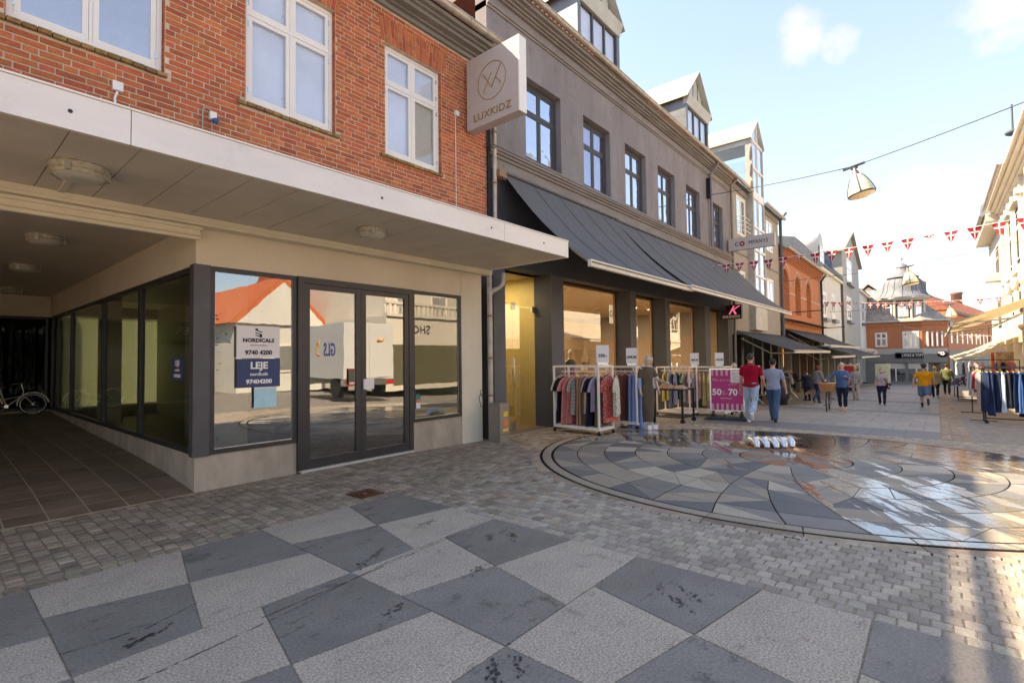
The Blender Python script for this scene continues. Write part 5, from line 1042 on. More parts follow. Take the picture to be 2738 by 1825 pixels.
# shopfront below
for a in (44.3, 40.3, 36.3, 32.3, 28.3, 24.3): G().box(a-.16, a+.16, YR-.2, YR+.12, -1.2, 2.9).build('white_column', M['white'], iv); G().lathe([(.15, 0), (.28, .15), (.28, .3), (.15, .35)], (a, YR, 2.55), 10).build('column_capital', M['white'], iv)
G().box(20, 44.1, YR-.1, YR+.02, 2.0, 2.6).build('fascia', M['awncream'], iv)
for a in (42.3, 38.3, 34.3, 30.3, 26.3): G().box(a-1.7, a+1.7, YR-.5, YR-.48, -.9, 2.0).build('shop_pane', M['shop'], iv)
G().box(20, 44.5, YR-3, YR-2.9, -1.3, 2.6).build('shop_back_wall', sw, iv)
awr = 'cream awnings on the right side of the street'
awning('big cream awning nearest on the right side', 22, 37, YR+.05, 3.75, -.45, 2.5, M['awncream'], awr, 10, sag=.06, arms=4, barh=.16)
awning('second cream awning on the right beyond the big one', 39, 45, YR+.05, 2.35, -.75, 1.25, M['awncream'], awr, 6, sag=.04, arms=3)
awning('third cream awning on the right, set farther back', 47, 53, YR+.05, 2.4, -1.7, 1.5, M['awncream'], awr, 6, sag=.04)
awning('lowest cream awning at the far end of the right side', 54, 62, YR+.05, 1.9, -1.2, .9, M['awncream'], awr, 6, sag=.04)

# ------------------------------------------------------------ clothes and racks
def cloth(c, n=None, v=.12): return mat(n or 'cloth_%02x%02x%02x' % tuple(int(255*x) for x in c), c, .85, var=v, scale=9, spec=.15)
def drape(profile, n=28, folds=7, amp=.02, ph=0, close=True, cx=0):
    """Closed hanging tube; profile rows: (z, halfwidth, halfthickness)."""
    gm = G(); vs = []
    for i, (z, w, t) in enumerate(profile):
        f = i/(len(profile)-1)
        for j in range(n):
            a = 2*pi*j/n; e = .7; x = w*math.copysign(abs(cos(a))**e, cos(a)); y = t*math.copysign(abs(sin(a))**e, sin(a))
            k = amp*f*sin(folds*a+ph+.8*sin(3*f+ph)); vs.append((cx+x+k*.6*cos(a), y+k*math.copysign(1, sin(a)+1e-6)*.8, z+.004*sin(5*a+ph)*f))
    m = len(profile); gm.add(vs, [(i*n+j, i*n+(j+1) % n, (i+1)*n+(j+1) % n, (i+1)*n+j) for i in range(m-1) for j in range(n)], 0, True); gm.add(vs[:n], [tuple(range(n))]); gm.add(vs[-n:], [tuple(range(n-1, -1, -1))]); return gm
def garment(kind, m, label, group, loc, rz=0, L_=.7, w=.2, hang=None, cat=None, name=None):
    t = thing(name or kind, label, cat or {'shirt': 'shirt', 'dress': 'dress', 'trousers': 'trousers', 'jeans': 'jeans', 'coat': 'coat', 'blouse': 'blouse'}[kind], loc, rz, group); ph = random.uniform(0, 6); th = .035
    rows = [0, .03, .08, .16, .3, .45, .62, .8, 1]
    if kind in ('trousers', 'jeans'):
        pr_ = [(-L_*f, w*(1-.12*f) if kind == 'jeans' else w*(1+.15*f), .03+.01*sin(7*f+ph)) for f in rows]
        for s_ in (-1, 1):
            q = [(-L_*f, w*(.5 if f > .25 else .5), .028) for f in rows]
        g_ = drape([(z, a, b) for z, a, b in pr_], 28, 4, .034, ph); g_.build('cloth', m, t); G().box(-w*1.0, w*1.0, -.035, .035, -.035, .0).build('waistband', m, t)
    else:
        pr_ = []
        for f in rows:
            if f == 0: ww = w*.35
            elif f == .03: ww = w*.72
            elif f == .08: ww = w*.98
            else: ww = w*(1+(.28 if kind == 'dress' else .12)*(f-.1)*(1 if L_ < 1 else 1.3))
            pr_.append((-L_*f if f > .08 else -.035*[0, .03, .08].index(f), ww, .012+.03*min(1, f*4)))
        drape(pr_, 28, 6, .024, ph).build('cloth', m, t)
        if kind != 'dress' or random.random() < .6:
            sl_ = .24 if kind in ('shirt', 'blouse', 'dress') else .5
            for s_ in (-1, 1):
                sg = G(); sg.tube([(s_*w*.8, 0, -.045), (s_*(w+.045), .005, -.13), (s_*(w+.10), .012, -.05-sl_*.85), (s_*(w+.105), .012, -.06-sl_)], [.045, .058, .062, .062], 10, asp=.45); sg.build('sleeve', m, t)
    h = G().tube([(-w*.85, 0, -.03), (-w*.5, 0, .01), (0, 0, .035), (w*.5, 0, .01), (w*.85, 0, -.03)], .008, 5); h.tube([(0, 0, .03), (0, 0, .07), (.018, 0, .085), (.018, 0, .105), (0, 0, .115), (-.018, 0, .1)], .003, 5); h.build('hanger', hang or M['pinkwood'], t); return t
floral_r = patmat('red_floral', 'v', (.55, .06, .05), (.75, .6, .5), (.05, .1, .05), 38); floral_g = patmat('green_floral', 'v', (.62, .56, .46), (.12, .16, .07), (.3, .08, .1), 45); floral_b = patmat('cream_floral', 'v', (.6, .5, .38), (.25, .12, .08), (.1, .05, .04), 50); stripe = patmat('grey_stripe', 'stripe', (.55, .48, .4), (.09, .09, .09), None, 11)
def rack(name, label, cat, loc, rz, L_, Wd, H, group=None, shelf=True, m=None, r=.018, wheel=True):
    t = thing(name, label, cat, loc, rz, group); m = m or M['rack']; zb = .10
    for x in (-Wd/2, Wd/2):
        for y in (-L_/2, L_/2): G().box(x-r, x+r, y-r, y+r, zb, H).build('post', m, t)
    f = G()
    for z in (zb+.02, H-r):
        for y in (-L_/2, L_/2): f.box(-Wd/2+r, Wd/2-r, y-r*.99, y+r*.99, z-r, z+r)
        for x in (-Wd/2, Wd/2): f.box(x-r*.99, x+r*.99, -L_/2+r, L_/2-r, z-r, z+r)
    f.build('frame', m, t)
    if shelf: G().box(-Wd/2+r, Wd/2-r, -L_/2+r, L_/2-r, zb+.04, zb+.055).build('shelf', m, t)
    G().box(-r*.8, r*.8, -L_/2+r, L_/2-r, H-.14, H-.14+r*1.4).box(-.008, .008, -L_/2+.2, -L_/2+.22, H-.13, H-r).box(-.008, .008, L_/2-.22, L_/2-.2, H-.13, H-r).build('rail', m, t)
    if wheel:
        for x in (-Wd/2, Wd/2):
            for y in (-L_/2, L_/2): G().tube([(x-.014, y, .035), (x+.014, y, .035)], .035, 12).box(x-.01, x+.01, y-.01, y+.01, .04, zb).build('wheel', M['black'], t)
    return t
H1 = 1.40; R1x = 9.18
rack('clothes_rack', 'white clothes rack on wheels nearest the ochre doorway, full of mixed dresses', 'rack', (9.08, 5.72, g(9)), rad(-3), 1.12, .52, H1)
rw = 'clothes on the two white racks in front of the lit shop window'; gz = g(9)+H1-.24
def G1(kind, m, lab, y, x=R1x-.08, L_=.7, w=.2, rz=0, **k): return garment(kind, m, lab, rw, (x, y, gz), rz+random.uniform(-.15, .15), L_, w, **k)
pink = cloth((.60, .22, .19)); blk = cloth((.012, .013, .02)); tanc = cloth((.42, .24, .14)); olive = cloth((.12, .09, .05)); brownd = cloth((.15, .055, .04)); bluec = cloth((.24, .33, .58)); mauve = cloth((.3, .25, .33))
G1('blouse', floral_b, 'cream floral blouse, first garment at the wall end of the first white rack', 6.28, L_=.72)
G1('dress', blk, 'black dress hanging second from the wall end of the first white rack', 6.2, L_=.95)
G1('dress', pink, 'salmon pink dress hanging beside the black one', 6.08, L_=1.0)
G1('dress', cloth((.52, .17, .15)), 'coral dress with flared hem behind the salmon one', 5.97, L_=.98)
G1('shirt', stripe, 'black and cream striped shirt with short sleeves on the first white rack', 5.86, L_=.80)
G1('trousers', tanc, 'tan trousers hanging in the middle of the first white rack', 5.75, L_=1.0)
G1('trousers', cloth((.36, .2, .12)), 'slightly darker tan trousers next to the lighter tan pair', 5.68, L_=.98)
G1('shirt', cloth((.42, .36, .33)), 'grey beige patterned shirt with wide sleeve on the first white rack', 5.58, L_=.76)
G1('dress', cloth((.016, .017, .03)), 'long navy black dress near the street end of the first white rack', 5.48, L_=1.02)
G1('shirt', mauve, 'small mauve shirt peeping out behind the front post', 5.4, L_=.7)
G1('dress', olive, 'dark olive dress beside the front post of the first white rack', 5.3, L_=1.05)
G1('blouse', floral_r, 'red and white floral blouse hanging at the street end of the first white rack', 5.16, x=9.22, L_=.92)
G1('blouse', floral_g, 'green and cream floral blouse, nearest the street of all garments', 5.04, x=9.28, L_=.78, w=.25, rz=.5)
rack('clothes_rack', 'second white clothes rack with brown and light blue dresses beside the mannequin', 'rack', (10.75, 5.72, g(10.7)), rad(-3), 1.1, .5, 1.42)
gz = g(10.7)+1.42-.2
for i in range(5): garment('dress', [brownd, cloth((.19, .07, .05)), brownd, cloth((.11, .05, .045)), cloth((.17, .06, .045))][i], ['wine brown long dress at the back of the second rack', 'reddish brown long dress, second of the brown ones', 'middle brown long dress on the second rack', 'darkest brown long dress on the second rack', 'brown long dress next to the light blue ones'][i], rw, (10.75, 6.05-i*.11, gz), random.uniform(-.2, .2), 1.15, .18)
for i in range(4): garment('dress', cloth(((.24, .33, .58), (.30, .40, .66), (.26, .36, .62), (.22, .31, .55))[i]), ['light blue long dress next to the brown dresses', 'second light blue long dress', 'third light blue long dress', 'light blue long dress closest to the olive mannequin'][i], rw, (10.78, 5.46-i*.09, gz), .25+random.uniform(-.1, .1), 1.27, .19)
garment('dress', cloth((.33, .25, .2)), 'taupe skirt hanging low between the two white racks', rw, (10.0, 5.45, g(10)+1.0), .3, .95, .24)
def cardsign(lab, loc, txt, rz=-1.0):
    t = thing('price_sign', lab, 'sign', loc, rz); G().box(-.13, .13, 0, .008, .06, .42).build('card', pw, t); G().box(-.11, .11, 0, .006, 0, .06).build('holder', M['chrome'], t); text(txt, .085, M['black'], t, (0, -.004, .2), bold=.003); return t
cardsign('white price card 250 on top of the first white rack', (9.2, 5.3, g(9)+H1), '250,-'); cardsign('white price card 299,95 on top of the second white rack', (10.9, 5.5, g(10.7)+1.42), '299,95')
# third rack, pastels
rack('clothes_rack', 'third white rack with yellow, green and pink clothes beside the pink sale board', 'rack', (15.9, 5.72, g(15.9)), 0, 1.7, .7, 1.5)
rack('clothes_rack', 'white clothes rack behind the black trolley table with yellow blouses at its end', 'rack', (14.9, 6.05, g(14.9)), 0, 1.0, .6, 1.48)
past = [(.62, .48, .14), (.55, .42, .12), (.20, .21, .30), (.26, .25, .33), (.06, .15, .07), (.08, .2, .09), (.45, .42, .42), (.56, .34, .28), (.50, .40, .42), (.55, .33, .3), (.60, .47, .18), (.66, .52, .22), (.33, .38, .48), (.5, .55, .62), (.62, .64, .68)]
pn = ['mustard', 'ochre', 'slate blue', 'lavender grey', 'dark green', 'leaf green', 'pale grey', 'peach', 'dusty lilac', 'rose', 'straw yellow', 'lemon', 'steel blue', 'pale blue', 'white']
for i, c in enumerate(past):
    rk = 0 if i < 4 else 1; y = 6.45-i*.12 if rk == 0 else 6.45-(i-4)*.145; x = 14.9 if rk == 0 else 15.9
    garment('blouse' if i % 3 else 'shirt', cloth(c), '%s top hanging on the white racks between trolley table and pink sale board' % pn[i], 'pastel tops on the third and fourth white racks', (x, y, g(x)+1.5-.22), random.uniform(-.25, .25)+.2, random.uniform(.7, 1.0), .21)
cardsign('blank looking price card on the third white rack, left of two', (15.6, 5.75, g(15.9)+1.5), '199,95'); cardsign('price card on the third white rack, right of two', (15.9, 5.1, g(15.9)+1.5), '149,95')
for i, (x, y) in enumerate(((16.9, 5.3), (17.3, 5.6), (17.8, 5.2))): pass
# black trolley table
t = thing('trolley_table', 'low black trolley table on wheels carrying folded pink and tan clothes', 'table', (12.9, 5.55, g(12.9)), rad(0)); fr = G()
for x in (-.38, .38):
    for y in (-.6, .6): G().box(x-.022, x+.022, y-.022, y+.022, .10, .84).build('leg', M['black'], t); G().tube([(x-.02, y, .06), (x+.02, y, .06)], .06, 14).build('wheel', M['rubber'], t)
G().box(-.42, .42, -.64, .64, .84, .875).build('table_top', M['black'], t); fr.box(-.358, .358, -.62, -.58, .14, .17).box(-.358, .358, .58, .62, .14, .17).box(-.4, -.36, -.578, .578, .14, .17).build('lower_frame', M['black'], t)
zt = g(12.9)+.876
for i, (x, y, sx_, sy_, h, c, lab) in enumerate(((12.8, 5.1, .34, .3, .10, (.5, .32, .24), 'tan folded trousers at the street end of the trolley table'), (12.75, 5.45, .4, .34, .16, (.42, .24, .15), 'brown crumpled pile of trousers on the trolley table'), (12.8, 5.85, .38, .28, .12, (.5, .38, .45), 'lilac folded tops on the trolley table'))):
    o = G(); n = 14
    vs = [(x+sx_*(a/n-.5), y+sy_*(b/n-.5), zt+h*(1-abs(2*a/n-1)**4)*(1-abs(2*b/n-1)**4)*(.75+.35*mnoise.noise((a*.5, b*.4, i*3)))) for a in range(n+1) for b in range(n+1)]; o.add(vs, [(a*(n+1)+b, (a+1)*(n+1)+b, (a+1)*(n+1)+b+1, a*(n+1)+b+1) for a in range(n) for b in range(n)], 0, True); o.box(x-sx_*.48, x+sx_*.48, y-sy_*.48, y+sy_*.48, zt, zt+.02)
    tag(o.build('folded_clothes', cloth(c)), lab, 'clothes')
# pink A-board
t = thing('sale_board', 'pink striped sale board 50%-70% with black base standing in front of the pastel rack', 'sign', (14.45, 4.45, g(14.45)), rad(-76)); mag = mat('magenta_print', (.48, .03, .17), .5, var=.03); pst = mat('pink_stripe', (.66, .33, .36), .5, var=.02)
G().box(-.44, .44, -.02, .02, .24, 1.42).build('frame', M['chrome'], t); G().box(-.405, .405, -.024, -.02, .275, 1.385).build('print', mag, t); s_ = G()
for i in range(7):
    x = -.37+i*.125; s_.box(x-.03, x+.03, -.027, -.024, .275, .45).box(x-.03, x+.03, -.027, -.024, 1.22, 1.385)
s_.build('stripe', pst, t); text('We are so p', .11, pst, t, (-.1, -.028, 1.1)); text('#WSP', .08, pst, t, (.15, -.028, .98), shear=.3); text('50', .24, lt, t, (-.26, -.028, .76), bold=.006); text('%-', .16, pst, t, (-.06, -.028, .74)); text('70', .24, lt, t, (.15, -.028, .76), bold=.006); text('%', .14, pst, t, (.34, -.028, .73)); text('before/nu pris', .05, lt, t, (-.02, -.028, .6))
G().box(.1, .37, -.032, -.028, 1.03, 1.36).build('notice', pw, t); l = G()
for i in range(7): l.box(.13, .34-.05*(i % 3), -.0335, -.032, 1.08+i*.036, 1.087+i*.036)
l.build('notice_text', mat('grey_ink', (.2, .12, .1), .6), t)
G().prism([(-.62, 0), (.62, 0), (.56, .05), (.45, .085), (-.45, .085), (-.56, .05)], -.25, .25, 'y').build('base', mat('dark_rubber', (.035, .037, .045), .6), t)
for x in (-.36, .36): G().lathe([(.05, .08), (.07, .09), (.04, .12), (.06, .15), (.035, .18), (.035, .25)], (x, 0, 0), 10).build('spring', M['black'], t)
# litter bin
t = thing('litter_bin', 'dark grey round litter bin with arched hood standing by the black racks', 'bin', (24.0, 5.15, g(24))); bnm = mat('bin_grey', (.06, .062, .068), .5, metal=.3)
G().lathe([(.3, .24), (.34, .28), (.36, .9), (.35, .93)], n=22).build('body', bnm, t); G().lathe([(.2, 0), (.24, .02), (.24, .25), (.3, .25)], n=18).build('foot', bnm, t); G().lathe([(.37, 1.13), (.38, 1.16), (.36, 1.2), (0, 1.22)], n=22).build('hood', bnm, t); h = G()
for k in range(4): a = pi/4+k*pi/2; h.box(.34*cos(a)-.05, .34*cos(a)+.05, .34*sin(a)-.05, .34*sin(a)+.05, .9, 1.15)
h.build('hood_support', bnm, t); G().lathe([(0, .85), (.3, .85)], n=18).build('inner_bag', M['dark'], t)

# background racks along the left: black clothes on rails
rkb = 'metal rails with dark clothes under the black awning'
for i, (x, y) in enumerate(((24.6, 6.1), (26.3, 6.1), (28.1, 6.1), (30, 6.1))):
    L_ = 1.5; t = thing('clothes_rail', ['steel clothes rail of black tops just behind the litter bin', 'second steel rail of dark clothes behind the navy coated person', 'third steel rail under the black awning', 'farthest steel rail under the taupe building awning'][i], 'rack', (x, y, g(x)), 0, rkb)
    f = G(); 
    for s_ in (-1, 1): f.tube([(s_*L_/2, -.3, 0), (s_*L_/2, 0, .35), (s_*L_/2, 0, 1.45)], .018, 6).tube([(s_*L_/2, .3, 0), (s_*L_/2, 0, .35)], .018, 6)
    f.tube([(-L_/2, 0, 1.45), (L_/2, 0, 1.45)], .018, 6).tube([(-L_/2, 0, .35), (L_/2, 0, .35)], .012, 6); f.build('frame', M['chrome'], t)
    for k in range(7): garment('shirt' if k % 2 else 'coat', [blk, blk, cloth((.03, .03, .035)), cloth((.6, .57, .55)), blk, cloth((.1, .1, .11)), blk][(k+i) % 7], '%s dark garment from the near end of the %s steel rail under the black awning' % (['first', 'second', 'third', 'fourth', 'fifth', 'sixth', 'seventh'][k], ['nearest', 'second', 'third', 'farthest'][i]), 'dark clothes on the steel rails under the black awning', (x-.6+k*.2, y-.03, g(x)+1.36), pi/2+random.uniform(-.3, .3), .8, .2)

# right: denim rack
t = thing('clothes_rail', 'black clothes rail of hanging jeans at the right edge on the setts', 'rack', (19.35, -2.05, g(19.35)), rad(0)); f = G()
for s_ in (-1, 1): f.tube([(-.3, s_*1.05, .09), (.3, s_*1.05, .09)], .02, 6).tube([(0, s_*1.05, .09), (0, s_*1.05, 1.52)], .022, 6)
f.tube([(0, -1.05, 1.52), (0, 1.05, 1.52)], .02, 6).tube([(0, -1.05, .12), (0, 1.05, .12)], .018, 6).tube([(-.05, -1.05, 1.56), (-.05, 1.05, 1.56)], .012, 6); f.build('frame', M['black'], t)
for x in (-.3, .3):
    for y in (-1.05, 1.05): G().tube([(x-.02, y, .045), (x+.02, y, .045)], .045, 12).build('wheel', M['rubber'], t)
jc = [(.016, .026, .06), (.02, .03, .07), (.014, .02, .045), (.30, .36, .42), (.02, .02, .028), (.012, .02, .05), (.045, .10, .24), (.012, .016, .03), (.02, .035, .08), (.015, .016, .02), (.03, .035, .05), (.016, .018, .024)]
jn = ['dark blue jeans at the street end of the jeans rail', 'indigo jeans, second from the street end of the jeans rail', 'blue black jeans, third from the street end', 'pale bleached jeans standing out among the dark ones', 'charcoal jeans right of the pale pair', 'navy jeans with yellow tag in the middle of the rail', 'bright mid blue jeans on the jeans rail', 'near black jeans right of the bright blue pair', 'washed dark jeans with pale hem', 'black jeans toward the frame edge', 'greyish jeans toward the frame edge', 'last black jeans at the frame edge']
for i in range(12): garment('jeans', mat('denim%d' % i, tuple(c_*1.25 for c_ in jc[i]), .85, var=.35, scale=14, spec=.1, stretch=(1, 1, .4)), jn[i], 'jeans on the black rail at the right edge', (19.35, -1.02-i*.11, g(19.35)+1.40), rad(35)+random.uniform(-.3, .3), random.choice([.98, 1.2, 1.1]), .12, hang=M['wood'])
for i, (x, y, c, l_, lab) in enumerate(((20.4, -1.0, (.42, .36, .32), 1.05, 'beige grey long coat hanging behind the jeans rail'), (20.9, -.95, (.30, .025, .04), .65, 'wine red jacket hanging behind the beige coat'), (21.3, -.92, (.62, .58, .56), .75, 'white top hanging next to the wine red jacket'), (21.8, -.9, (.25, .35, .42), .75, 'blue grey top hanging next to the white one'), (22.3, -.88, (.6, .56, .54), .8, 'pale cream top, last on the rail beyond the jeans'))):
    garment('coat', cloth(c), lab, 'jackets hanging beyond the jeans rail', (x, y, g(x)+1.45), rad(20), l_, .2, hang=M['wood'])
t = thing('clothes_rail', 'black rail holding jackets beyond the jeans rail on the right', 'rack', (21.4, -.93, g(21.4)), rad(3)); f = G().tube([(-1.3, 0, 1.56), (1.3, 0, 1.56)], .018, 6)
for s_ in (-1, 1): f.tube([(s_*1.3, 0, .05), (s_*1.3, 0, 1.56)], .018, 6).tube([(s_*1.3, -.3, .05), (s_*1.3, .3, .05)], .02, 6)
f.build('frame', M['black'], t)
fc = [(.55, .66, .66), (.02, .02, .03), (.6, .56, .52), (.5, .25, .22), (.66, .3, .42), (.6, .6, .58), (.05, .1, .35), (.02, .02, .02), (.55, .2, .22)]
t = thing('clothes_rail', 'far black rail of pink and white tops under the second cream awning', 'rack', (37, -2.0, g(37)), rad(95)); f = G().tube([(-1.3, 0, 2.0), (1.3, 0, 2.0)], .02, 6).tube([(-1.3, 0, 1.2), (1.3, 0, 1.2)], .02, 6)
for s_ in (-1, 1): f.tube([(s_*1.3, 0, .05), (s_*1.3, 0, 2.0)], .02, 6).tube([(s_*1.3, -.4, .05), (s_*1.3, .4, .05)], .02, 6)
f.build('frame', M['black'], t)
for i in range(9): garment('shirt', cloth(fc[i]), '%s top on the far black rail under the cream awnings' % ['pale mint', 'black', 'cream', 'rust red', 'hot pink', 'white', 'royal blue', 'jet black', 'coral'][i], 'tops on the far black rail', (37, -.85-i*.26, g(37)+1.9), rad(15)+random.uniform(-.4, .4), .7, .24)
t = thing('table_stand', 'low black wheeled stand heaped with patterned clothes beyond the jeans', 'stand', (33.5, -1.25, g(33.5)), 0); f = G()
for a in (-.7, .7):
    for b in (-.5, .5): f.tube([(a, b, .05), (a, b, .75)], .02, 6)
f.tube([(-.7, -.5, .12), (-.7, .5, .12), (.7, .5, .12), (.7, -.5, .12), (-.7, -.5, .12)], .02, 6); f.build('frame', M['black'], t); hp = G(); n = 20
hp.add([(1.7*(a/n-.5), 1.5*(b/n-.5), .75+.5*(1-abs(2*a/n-1)**3)*(1-abs(2*b/n-1)**3)*(.8+.5*mnoise.noise((a*.45, b*.45, 2)))) for a in range(n+1) for b in range(n+1)], [(a*(n+1)+b, (a+1)*(n+1)+b, (a+1)*(n+1)+b+1, a*(n+1)+b+1) for a in range(n) for b in range(n)], 0, True); hp.build('heap_of_clothes', patmat('far_heap', 'v', (.04, .04, .06), (.5, .35, .4), (.1, .12, .3), 9), t)
for i, (x, y, lab, c) in enumerate(((43.2, -3.0, 'tall poster with red and blue picture at the ivory shop', (.5, .12, .12)), (42.4, -3.15, 'tall poster with tan figure beside the red and blue one', (.42, .32, .25)))):
    t = thing('poster', lab, 'poster', (x, y, .2), rad(-80)); G().box(-.45, .45, 0, .03, 0, 1.3).build('panel', M['white'], t); G().box(-.42, .42, -.005, 0, .03, 1.27).build('print', mat('poster_print%d' % i, c, .5, var=.6, scale=3), t)
def aboard(lab, loc, c, w, h, txt=None, rz=-pi/2, tc=None):
    t = thing('pavement_board', lab, 'sign', loc, rz); G().box(-w/2, w/2, -.03, .03, .28, h).build('frame', M['white'], t); G().box(-w/2+.06, w/2-.06, -.036, -.03, .34, h-.06).build('print', mat('bprint_'+txt, c, .5, var=.05), t); text(txt, .22, tc or pw, t, (0, -.04, h*.62), sx=.8)
    b = G().box(-w/2-.05, w/2+.05, -.3, .3, .05, .12).box(-w/2, w/2, -.02, .02, .12, .28); b.build('base', M['black'], t); return t
aboard('red sale sign in silver frame standing at the left shopfronts behind the women', (40, 4.6, g(40)), (.42, .03, .035), 1.0, 1.75, '50% OFF'); aboard('small pale green pavement sign near the turret building', (60, 4.0, g(60)), (.55, .62, .42), 1.15, 2.1, 'MENU', tc=mat('green_ink', (.1, .2, .08), .6))
t = thing('stall_goods', 'display stand of red and white shop goods beside the red sale sign', 'display', (46, 5.1, g(46))); f = G()
f.tube([(0, -.6, 0), (0, -.6, 2.0)], .03, 6).tube([(0, .6, 0), (0, .6, 2.0)], .03, 6)
for z in (.5, .9, 1.3, 1.7, 2.0): f.box(-.3, .3, -.6, .6, z-.02, z)
f.build('frame', M['chrome'], t)
for i in range(12): z = (.5, .9, 1.3, 1.7)[i % 4]; y = -.5+.38*(i//4); G().ell((-.05, y+.1, z+.13), (.2, .17, .13), n=8, m=6).build('cushion', cloth([(.5, .03, .04), (.6, .55, .5), (.03, .1, .08), (.08, .08, .09)][(i*7) % 4]), t)

# ------------------------------------------------------------ people
WS = bpy.data.scenes.new('workshop')
def blob(parts, name, m, parent, vox=.013, fold=0, fs=14, seed=0, smooth=2):
    gm = G()
    for p in parts:
        if p[0] == 't': gm.tube(p[1], p[2], 12, asp=p[3] if len(p) > 3 else 1); k = p[2] if isinstance(p[2], (list, tuple)) else [p[2]]*len(p[1]); gm.ell(p[1][0], (k[0],)*3, n=10, m=6); gm.ell(p[1][-1], (k[-1],)*3, n=10, m=6)
        elif p[0] == 'e': gm.ell(p[1], p[2], n=16, m=10)
        elif p[0] == 'l':  # loft of ellipses: (center, rx, ry)
            vs = []; n = 20
            for c, rx, ry in p[1]: vs += [(c[0]+rx*cos(2*pi*j/n), c[1]+ry*sin(2*pi*j/n), c[2]) for j in range(n)]
            q = len(p[1]); gm.add(vs, [(i*n+j, i*n+(j+1) % n, (i+1)*n+(j+1) % n, (i+1)*n+j) for i in range(q-1) for j in range(n)]); gm.add(vs[:n], [tuple(range(n-1, -1, -1))]); gm.add(vs[-n:], [tuple(range(n))])
    o = gm.build(name, m, None); COL.objects.unlink(o); WS.collection.objects.link(o); rm = o.modifiers.new('r', 'REMESH'); rm.mode = 'VOXEL'; rm.voxel_size = vox*VX[0]; rm.use_smooth_shade = True
    if smooth: s_ = o.modifiers.new('s', 'SMOOTH'); s_.iterations = smooth; s_.factor = .5
    
    with bpy.context.temp_override(scene=WS, view_layer=WS.view_layers[0]): dgp = bpy.context.evaluated_depsgraph_get(); me = bpy.data.meshes.new_from_object(o.evaluated_get(dgp))
    bpy.data.objects.remove(o)
    if fold:
        for v in me.vertices:
            c = v.co; d = mnoise.noise((c.x*fs, c.y*fs, c.z*fs*.55+seed))*fold; nn = V(v.normal); v.co = c+nn*d
    for p in me.polygons: p.use_smooth = True
    if not me.materials: me.materials.append(m)
    else: me.materials[0] = m
    r_ = bpy.data.objects.new(name, me); COL.objects.link(r_); r_.parent = parent; return r_
VX = [1.0]
